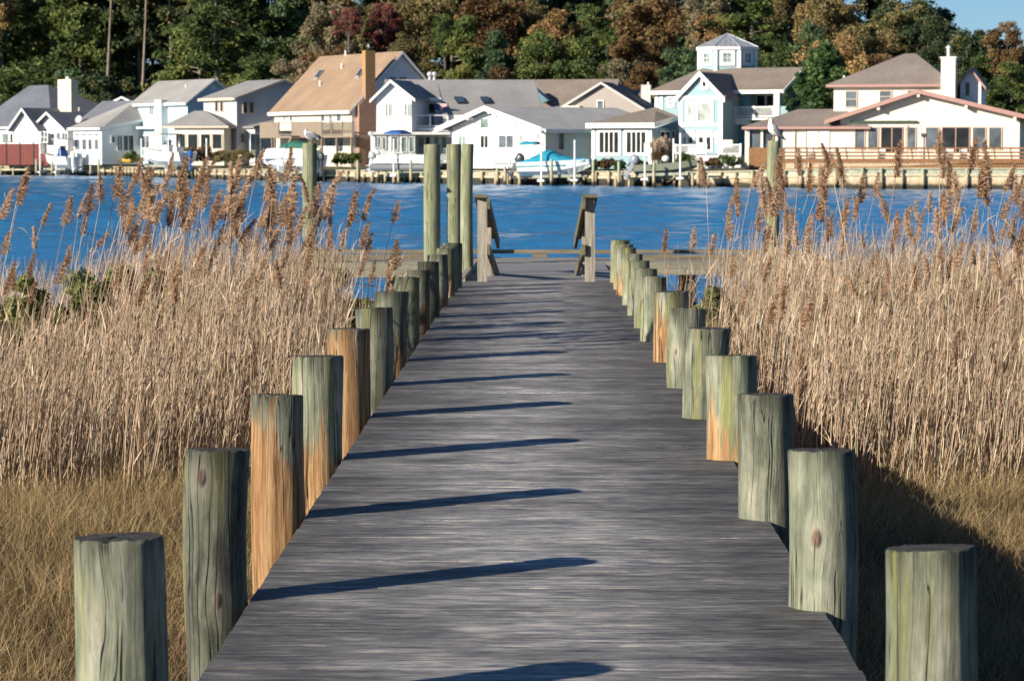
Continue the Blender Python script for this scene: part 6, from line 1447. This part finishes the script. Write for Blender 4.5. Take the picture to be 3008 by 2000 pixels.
def proto_broad(key, seed, H=14, W=11, k=46, n=170, size=.26, lo=.22):
    g = np.random.default_rng(seed); c = []
    while len(c) < k:
        p = g.uniform(-1, 1, 3); r = np.linalg.norm(p)
        lob = 1 + .22 * math.sin(3 * math.atan2(p[1], p[0]) + seed) + .12 * math.sin(5 * p[2] * 2 + seed)
        if .35 < r < .95 * lob / 1.1 and p[2] > -.9: c.append([p[0] * W * .42, p[1] * W * .42, H * (lo + (1 - lo) * .5) + p[2] * H * (1 - lo) * .46])
    c = np.array(c); rad = (.075 + .07 * g.random(k)) * W
    V, Q, T = leaf_cloud(c, np.stack([rad, rad, rad * .75], 1), n, size, 1.35, .6, .15, .5, g)
    m = MB(); m.tube([(0, 0, -.5), (.1, 0, H * .2), (.0, .15, H * .45), (.15, .1, H * .75)], [.028 * H, .022 * H, .014 * H, .004 * H], 8)
    for q in c[::3]: m.tube([(.05, .05, H * .25), (q[0] * .45, q[1] * .45, H * .25 + (q[2] - H * .25) * .55), tuple(q)], [.011 * H, .007 * H, .002 * H], 5)
    PROTO[key] = (V, Q, T, m, H, W)
def proto_pine(key, seed, H=22, W=9, lo=.32, limbs=44, n=58, size=.20, tk=1.0):
    g = np.random.default_rng(seed); c = []; rad = []; m = MB(); bx = g.normal() * .4
    m.tube([(0, 0, -.5), (bx * .4, 0, H * .35), (bx, .1, H * .7), (bx * .8, 0, H * .98)], [.30 * tk, .24 * tk, .15 * tk, .03], 8)
    for i in range(limbs):
        t = lo + (1 - lo) * (i + g.random()) / limbs; a = g.random() * 6.28
        ln = W * .5 * (1 - ((t - lo) / (1 - lo)) ** 1.5 * .82) * (.5 + .6 * g.random()) * (1 if t > lo + .12 else .75)
        z0 = t * H; dz = ln * (.05 + .35 * t); e = np.array([math.cos(a) * ln + bx * t, math.sin(a) * ln, z0 + dz])
        m.tube([(bx * t, 0, z0), tuple((np.array([bx * t, 0, z0]) + e) / 2 + [0, 0, -.1]), tuple(e)], [.07, .045, .015], 5)
        for q in (.45, .72, 1.0):
            r = W * (.055 + .05 * g.random()) * (1.15 if q > .5 else .85); c.append(np.array([bx * t, 0, z0]) * (1 - q) + e * q + g.normal(size=3) * [.25, .25, .2] + [0, 0, .15]); rad.append([r * 1.25, r * 1.25, r * .72])
    V, Q, T = leaf_cloud(np.array(c), np.array(rad), n, size, 2.3, .5, .25, .55, g)
    PROTO[key] = (V, Q, T, m, H, W)
def proto_cedar(key, seed, H=8, W=4.6, k=120, n=70, size=.13):
    g = np.random.default_rng(seed); c = []; rad = []
    for i in range(k):
        t = g.random() ** 1.25; a = g.random() * 6.28; r = W * .5 * (1 - t) ** .55 * (.5 + .5 * g.random()) * (1 + .15 * math.sin(3 * a))
        c.append([r * math.cos(a), r * math.sin(a), .2 + t * H * .95]); rr = W * .085 * (1.25 - .6 * t); rad.append([rr, rr, rr * 1.7])
    V, Q, T = leaf_cloud(np.array(c), np.array(rad), n, size, 2.0, .6, .0, .5, g)
    m = MB(); m.tube([(0, 0, -.3), (0, 0, H * .6), (0, 0, H * .95)], [.16, .09, .02], 7); 
    for q in c[::5]: m.tube([(0, 0, q[2] * .7), tuple(q)], [.03, .01], 4)
    PROTO[key] = (V, Q, T, m, H, W)
for i, (W_, lo) in enumerate(((11, .2), (13, .16), (9.5, .22), (12, .12), (10, .05))): proto_broad('broad%d' % i, 40 + i * 7, 14, W_, 70 + 6 * i, 165, .29, lo)
for i, (W_, lo, lb) in enumerate(((9, .25, 50), (8, .45, 38), (10.5, .18, 60), (7.5, .66, 22))): proto_pine('pine%d' % i, 80 + i * 5, 22, W_, lo, lb, 78, .23, .5 if i == 3 else .85)
proto_cedar('cedar', 3, 8, 5.6, 150, 60, .2)
PM = {}
m_ = MB(); m_.tube([(0, 0, -.05), (.1, 0, .3), (0, .1, .7), (0, 0, 1)], [1.25, 1.05, 1.0, .98], 8); STEM_ME = m_.build('trunk_proto', BARKD).data; bpy.data.objects.remove(bpy.data.objects['trunk_proto'])
def tree(kind, mat, px, ytop, w, Y, label, name='tree', cat='tree', group=None, base=None, bark=None, lean=0.0, full=False):
    """px, ytop: crown top in the 2358 px view; w: crown width in that view's pixels"""
    tp = PD(px, ytop, Y); base = base if base is not None else .6; Hm = tp.z - base; Wm = w * 1.2757 / FPX * Y
    V, Q, T, tm, H, W_ = PROTO[kind]
    if kind not in PM:
        a = np_mesh('crown', V, Q, L_PINE, T); mb = MB(); mb.v = tm.v; mb.f = tm.f; mb.mi = tm.mi
        b = bpy.data.meshes.new('trunk'); b.from_pydata(tm.v, [], tm.f); b.materials.append(BARK); b.update(); PM[kind] = (a, b)
    e = thing(name, label, cat, (tp.x - lean * Hm, Y, base), group); rz = random.random() * 6.28
    lo_ = float(V[:, 2].min()); sc = Wm / W_; ch = (H - lo_) * sc
    lift = kind.startswith('broad') and not full and ch < Hm * .9
    for part, me, mt in (('crown', PM[kind][0], mat), ('limbs' if lift else 'trunk', PM[kind][1], bark or (BARK if kind.startswith('pine') else BARKD))):
        o = link_mesh(me, part, e); o.material_slots[0].link = 'OBJECT'; o.material_slots[0].material = mt
        o.rotation_euler = (0, 0, rz)
        if lift: o.scale = (sc, sc, sc); o.location = (0, 0, Hm - H * sc)      # crown keeps its proportions, a longer trunk carries it
        else: o.scale = (sc, sc, Hm / H)
    if lift:
        o = link_mesh(STEM_ME, 'trunk', e); r = .028 * H * sc; o.scale = (r, r, Hm - H * sc + .3)
        o.material_slots[0].link = 'OBJECT'; o.material_slots[0].material = BARKD
    e.rotation_euler = (0, math.atan(lean), 0)
    return e
T_ = [ # kind, leaves, x, top, width, Y, label
 ('broad1', L_ORANGE, 2, -15, 95, 348, 'golden orange tree cut by the left picture edge', 'autumn_tree'),
 ('pine2', L_PINE, 110, -150, 270, 352, 'tall broad pine at the far left above the slate roof', 'pine_tree'),
 ('pine0', L_PINE, 190, -120, 170, 362, 'second tall pine at the far left, half in shade', 'pine_tree'),
 ('broad3', L_GREEN, 95, 112, 240, 346, 'round green tree behind the slate roofed house', 'leafy_tree'),
 ('broad4', L_DPINE, 30, 150, 160, 344, 'low dark green tree at the far left roof edge', 'leafy_tree'),
 ('pine3', L_PINE, 268, -240, 210, 372, 'thin bare trunked pine leaning in the dark gap', 'pine_tree', .06),
 ('pine3', L_PINE, 345, -215, 200, 366, 'pale bare trunked pine leaning right of the dark gap', 'pine_tree', .05),
 ('pine1', L_SHADE, 320, -170, 190, 388, 'dark pine deep between the bare leaning trunks', 'pine_tree'),
 ('pine2', L_PINE, 450, -110, 200, 350, 'bushy green pine above the pale blue house', 'pine_tree'),
 ('pine1', L_PINE, 505, -70, 190, 338, 'pine with two clear trunks standing over the grey gables', 'pine_tree'),
 ('pine0', L_PINE, 560, -90, 210, 352, 'yellowish green pine above the light grey house', 'pine_tree'),
 ('pine2', L_DPINE, 640, -60, 200, 352, 'dark pine left of the crimson maples', 'pine_tree'),
 ('broad4', L_GREEN, 590, 118, 140, 330, 'low green tree behind the light grey roof', 'leafy_tree'),
 ('broad0', L_PALE, 682, 122, 100, 320, 'pale tan autumn tree at the left end of the tan roof', 'autumn_tree'),
 ('broad2', L_PALE, 752, 2, 130, 330, 'pale grey green maple just left of the reddest maple', 'maple_tree'),
 ('broad0', L_RED, 803, 10, 62, 327, 'bright red maple above the tan roof', 'maple_tree'),
 ('broad3', L_RUST, 760, 85, 130, 322, 'dull red brown maple right over the tan roof ridge', 'maple_tree'),
 ('broad2', L_RED, 888, 5, 84, 332, 'crimson maple behind the brick chimney', 'maple_tree'),
 ('broad0', L_OLIVE, 850, 0, 80, 340, 'olive tree between the two red maples', 'autumn_tree'),
 ('broad1', L_OLIVE, 975, -40, 170, 345, 'tall olive brown tree right of the crimson maple', 'autumn_tree'),
 ('broad3', L_OLIVE, 950, 60, 110, 328, 'lower olive tree at the white gable peak', 'autumn_tree'),
 ('pine2', L_PINE, 1060, 48, 130, 318, 'yellow green tree above the long grey roof', 'leafy_tree'),
 ('broad2', L_GREEN, 1025, 30, 70, 326, 'small yellowish tree top above the grey roof\'s left half', 'leafy_tree'),
 ('broad1', L_RUST, 1130, -40, 170, 345, 'big rusty brown oak over the grey roof vents', 'oak_tree'),
 ('pine0', L_DPINE, 1140, 80, 110, 316, 'small blue green pine behind the long grey roof', 'pine_tree'),
 ('broad4', L_RUST, 1150, 148, 90, 306, 'low reddish shrub like tree on the grey roof line', 'autumn_tree'),
 ('broad3', L_OLIVE, 1215, -20, 120, 350, 'golden brown tree in the middle of the wood', 'autumn_tree'),
 ('broad3', L_GREEN, 1255, 45, 140, 318, 'round mid green tree above the taupe roof', 'leafy_tree'),
 ('broad2', L_ORANGE, 1280, 18, 105, 328, 'orange topped tree behind the round mid green tree', 'autumn_tree'),
 ('pine2', L_PINE, 1375, 22, 150, 316, 'dense blue green pine over the taupe gable', 'pine_tree'),
 ('broad1', L_RUST, 1485, -30, 175, 330, 'large rust brown oak left of the cupola', 'oak_tree'),
 ('broad3', L_RUST, 1480, 60, 120, 322, 'lower rust brown tree left of the cupola', 'oak_tree'),
 ('broad0', L_PALE, 1430, 122, 110, 300, 'pale green tan tree beside the taupe gable', 'autumn_tree'),
 ('broad4', L_GREEN, 1310, 130, 150, 300, 'low yellowish green trees on the taupe roof ridge', 'leafy_tree'),
 ('broad0', L_RUST, 1480, 140, 80, 296, 'small orange brown tree near the grey chimney', 'autumn_tree'),
 ('broad4', L_DPINE, 1575, 105, 100, 290, 'blue green tree touching the left of the cupola', 'leafy_tree'),
 ('broad2', L_PALE, 1615, -40, 110, 345, 'grey leafless looking tree over the cupola', 'autumn_tree'),
 ('broad0', L_ORANGE, 1650, 20, 90, 318, 'orange tree just behind the cupola roof', 'autumn_tree'),
 ('pine1', L_PINE, 1740, -50, 190, 315, 'tall pine right of the cupola with a bare lower trunk', 'pine_tree'),
 ('broad3', L_GREEN, 1790, 82, 120, 290, 'bright round green tree right of the cupola', 'leafy_tree'),
 ('broad1', L_OLIVE, 1800, -45, 130, 350, 'olive brown tree between tall pines right of the cupola', 'autumn_tree'),
 ('broad1', L_ORANGE, 1925, 82, 170, 282, 'broad golden orange tree behind the green cedar', 'autumn_tree'),
 ('broad1', L_OLIVE, 1905, -30, 160, 340, 'tall golden olive tree above the orange one', 'autumn_tree'),
 ('pine2', L_DPINE, 1870, 62, 130, 300, 'blue green pine left of the golden orange tree', 'pine_tree'),
 ('broad3', L_OLIVE, 1985, 32, 140, 318, 'grey olive tree above the cream house roof', 'autumn_tree'),
 ('broad0', L_RUST, 2030, 112, 90, 288, 'small pinkish brown tree at the cream house roof', 'autumn_tree'),
 ('broad1', L_SHADE, 2078, -8, 170, 330, 'tall dark tree whose crown edge meets the blue sky', 'dark_tree'),
 ('broad2', L_SHADE, 2135, 30, 110, 318, 'dark tree below the open sky, right of the tallest', 'dark_tree'),
 ('broad3', L_SHADE, 2190, 66, 125, 310, 'dark rounded tree behind the white chimney', 'dark_tree'),
 ('broad4', L_SHADE, 2255, 60, 130, 306, 'dark tree right of the white chimney under the sky', 'dark_tree'),
 ('broad2', L_RUST, 2315, 46, 90, 300, 'brown topped tree against the sky near the right edge', 'autumn_tree'),
 ('broad0', L_SHADE, 2350, 95, 110, 305, 'dark tree at the right picture edge', 'dark_tree'),
 ('pine2', L_PINE, 2265, 138, 140, 262, 'green young pine right of the cream house roof', 'pine_tree'),
 ('pine0', L_PINE, 2335, 150, 120, 258, 'green young pine at the right edge', 'pine_tree'),
 ('broad4', L_GREEN, 2300, 190, 130, 252, 'low green shrubby tree at the right edge', 'leafy_tree'),
 ('cedar', L_BRIGHT, 1898, 104, 225, 240, 'bright green cedar between the turquoise and cream houses', 'cedar_tree'),
]
for r in T_:
    Yt = r[5] + (34 if r[2] < 250 and r[5] < 366 else 0); Wt = r[4] * (1.28 if r[0].startswith('broad') else 1.1)
    tree(r[0], r[1], r[2], r[3], Wt, Yt, r[6], r[7], 'tree', lean=r[8] if len(r) > 8 else 0.0)
# the wood behind: nothing tells these apart
for k, Y in enumerate((386, 402, 420)):
    for j, px in enumerate(np.arange(-420, 2130 - k * 30, 118)):
        x = px + random.uniform(-35, 35) + k * 40
        top = random.uniform(-190, -110) if x < 1950 else random.uniform(-30, 15) + (x - 1950) * .12
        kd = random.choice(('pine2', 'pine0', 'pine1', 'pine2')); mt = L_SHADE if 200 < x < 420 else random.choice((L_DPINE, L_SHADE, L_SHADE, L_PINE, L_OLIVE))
        tree(kd, mt, x, top, random.uniform(170, 230), Y + random.uniform(-6, 6), 'tree of the deep wood behind the front trees', 'forest_tree', 'tree', 'trees of the deep wood', full=True)
for j, px in enumerate(np.arange(2150, 2420, 60)):
    tree('broad4', L_SHADE, px, 105 + random.uniform(-10, 14), 130, 345, 'low dark tree behind the cream house', 'forest_tree', 'tree', 'low dark trees behind the cream house')
for j, px in enumerate(np.arange(-30, 2400, 95)):
    tree('broad4', L_SHADE if 180 < px < 440 else random.choice((L_SHADE, L_DPINE, L_GREEN)), px, random.uniform(150, 190), random.uniform(120, 170), random.uniform(352, 366), 'bushy undergrowth tree at the foot of the wood', 'understory_tree', 'tree', 'undergrowth at the foot of the wood', full=True)

for j, px in enumerate(np.arange(-30, 2100, 110)):
    tree('broad4', L_SHADE, px, random.uniform(70, 120), random.uniform(190, 240), random.uniform(430, 445), 'shaded tree closing the back of the wood', 'forest_tree', 'tree', 'shaded trees at the back of the wood', full=True)

# garden plants on the bank
def plant(name, label, px0, px1, y0, y1, dy, mat, cat='shrub', n=120, size=.09, k=16, elong=1.7):
    px = (px0 + px1) / 2; Y = 250
    for _ in range(5): q = P(px, y1, Y); Y = shore_y(q.x) + dy
    a = P(px, y0, Y); b = P(px, y1, Y); w = (px1 - px0) / FPX * Y
    return shrub(name, label, a.x, Y, b.z, w, a.z - b.z, mat, n, size, cat, k, elong)
def hedge(name, label, px0, px1, y0, y1, dy):
    Y = 250
    for _ in range(5): q = P((px0 + px1) / 2, y1, Y); Y = shore_y(q.x) + dy
    a = P(px0, y0, Y); b = P(px1, y1, Y); t = thing(name, label, 'hedge', ((a.x + b.x) / 2, Y, b.z)); k = 70; w = b.x - a.x; h = a.z - b.z
    c = np.stack([(rng.random(k) - .5) * w * .92, (rng.random(k) - .5) * .8, h * (.15 + .72 * rng.random(k))], 1)
    V, Q, T = leaf_cloud(c, np.full(k, .26), 90, .09, 1.6); link_mesh(np_mesh('foliage', V, Q, L_GREEN, T), 'foliage', t)
    m = MB()
    for i in range(6): x = t.location.x + (i - 2.5) * w / 6.5; m.tube([(x, Y, b.z - .1), (x, Y, b.z + h * .6)], [.04, .02], 5)
    m.build('stem', BARKD, t)
L_GRASSB = lm('ornamental_grass', (.09, .06, .03), (.20, .14, .07), (.30, .22, .12), (.38, .30, .17), (.45, .36, .22))
L_FLOWER = lm('red_flowers', (.02, .035, .01), (.05, .06, .02), (.10, .06, .03), (.40, .04, .05), (.55, .08, .10))
hedge('hedge', 'clipped dark green hedge at the foot of the tan roofed house', 974, 1064, 449, 484, 6)
plant('grass_clump', 'brown ornamental grass in front of the sun room windows', 545, 668, 424, 482, 4, L_GRASSB, 'grass clump', 200, .10, 26, 3)
plant('shrub', 'olive shrub dotted with red flowers near the light grey house', 664, 775, 432, 484, 5, L_OLIVE, n=160, k=20)
plant('flower_bush', 'red flowering bush beside the orange board gate', 275, 320, 444, 478, 2.5, L_FLOWER)
plant('flower_bush', 'red and green flowers above the yellow kayak', 322, 368, 446, 474, 3.5, L_FLOWER)
plant('shrub', 'small green shrub between kayak and black topped boat', 368, 402, 438, 478, 4, L_GREEN)
plant('shrub', 'green shrub below the tall white chimney', 418, 462, 428, 476, 5, L_GREEN)
plant('shrub', 'dark green shrub left of the turquoise wing windows', 1722, 1768, 461, 500, 3.5, L_GREEN)
plant('shrub', 'red brown shrub below the turquoise wing windows', 1768, 1815, 461, 502, 3, L_RUST)
plant('shrub', 'yellow green shrub right of the red brown shrub', 1800, 1836, 468, 502, 2.5, L_BRIGHT)
plant('shrub', 'low green shrub under the wing\'s right window group', 1836, 1900, 462, 500, 4, L_GREEN)
t = thing('pampas_grass', 'large pale pampas grass clump beside the turquoise wing', 'pampas grass', (0, 0, 0))
px = 1938; Y = 231; q = P(px, 478, Y); t.location = (q.x, Y, q.z)
n = 1500; a = rng.random(n) * 6.28; sp_ = rng.random(n) ** .7; d = np.stack([np.cos(a) * sp_ * .55, np.sin(a) * sp_ * .55, np.ones(n)], 1); d /= np.linalg.norm(d, axis=1, keepdims=True)
V, Q, T = ribbons(rng.normal(size=(n, 3)) * [.22, .22, .02], d, .9 + .9 * rng.random(n), np.full(n, .03), .5 * sp_, 4, None, .15 + .4 * rng.random(n)); link_mesh(np_mesh('blades', V, Q, L_GRASSB, T), 'blades', t)
L_PAMPAS = lm('pampas_plumes', (.40, .30, .20), (.52, .41, .30), (.62, .50, .38), (.70, .58, .45), (.75, .64, .52))
k = 34; a = rng.random(k) * 6.28; r = .9 * rng.random(k) ** .5; c = np.stack([np.cos(a) * r, np.sin(a) * r, 1.75 - .5 * r + .25 * rng.normal(size=k)], 1); V, Q, T = leaf_cloud(c, np.tile([.12, .12, .32], (k, 1)), 70, .07, 3); link_mesh(np_mesh('plume', V, Q, L_PAMPAS, T), 'plume', t)
plant('shrub', 'round green shrub right of the white deck stair', 2108, 2164, 451, 492, 3, L_GREEN, n=150)
plant('shrub', 'green shrub below the white deck railing', 1985, 2030, 445, 490, 4.5, L_GREEN)
plant('shrub', 'brown orange shrub beside the round green shrub', 2078, 2112, 462, 494, 2.5, L_RUST)
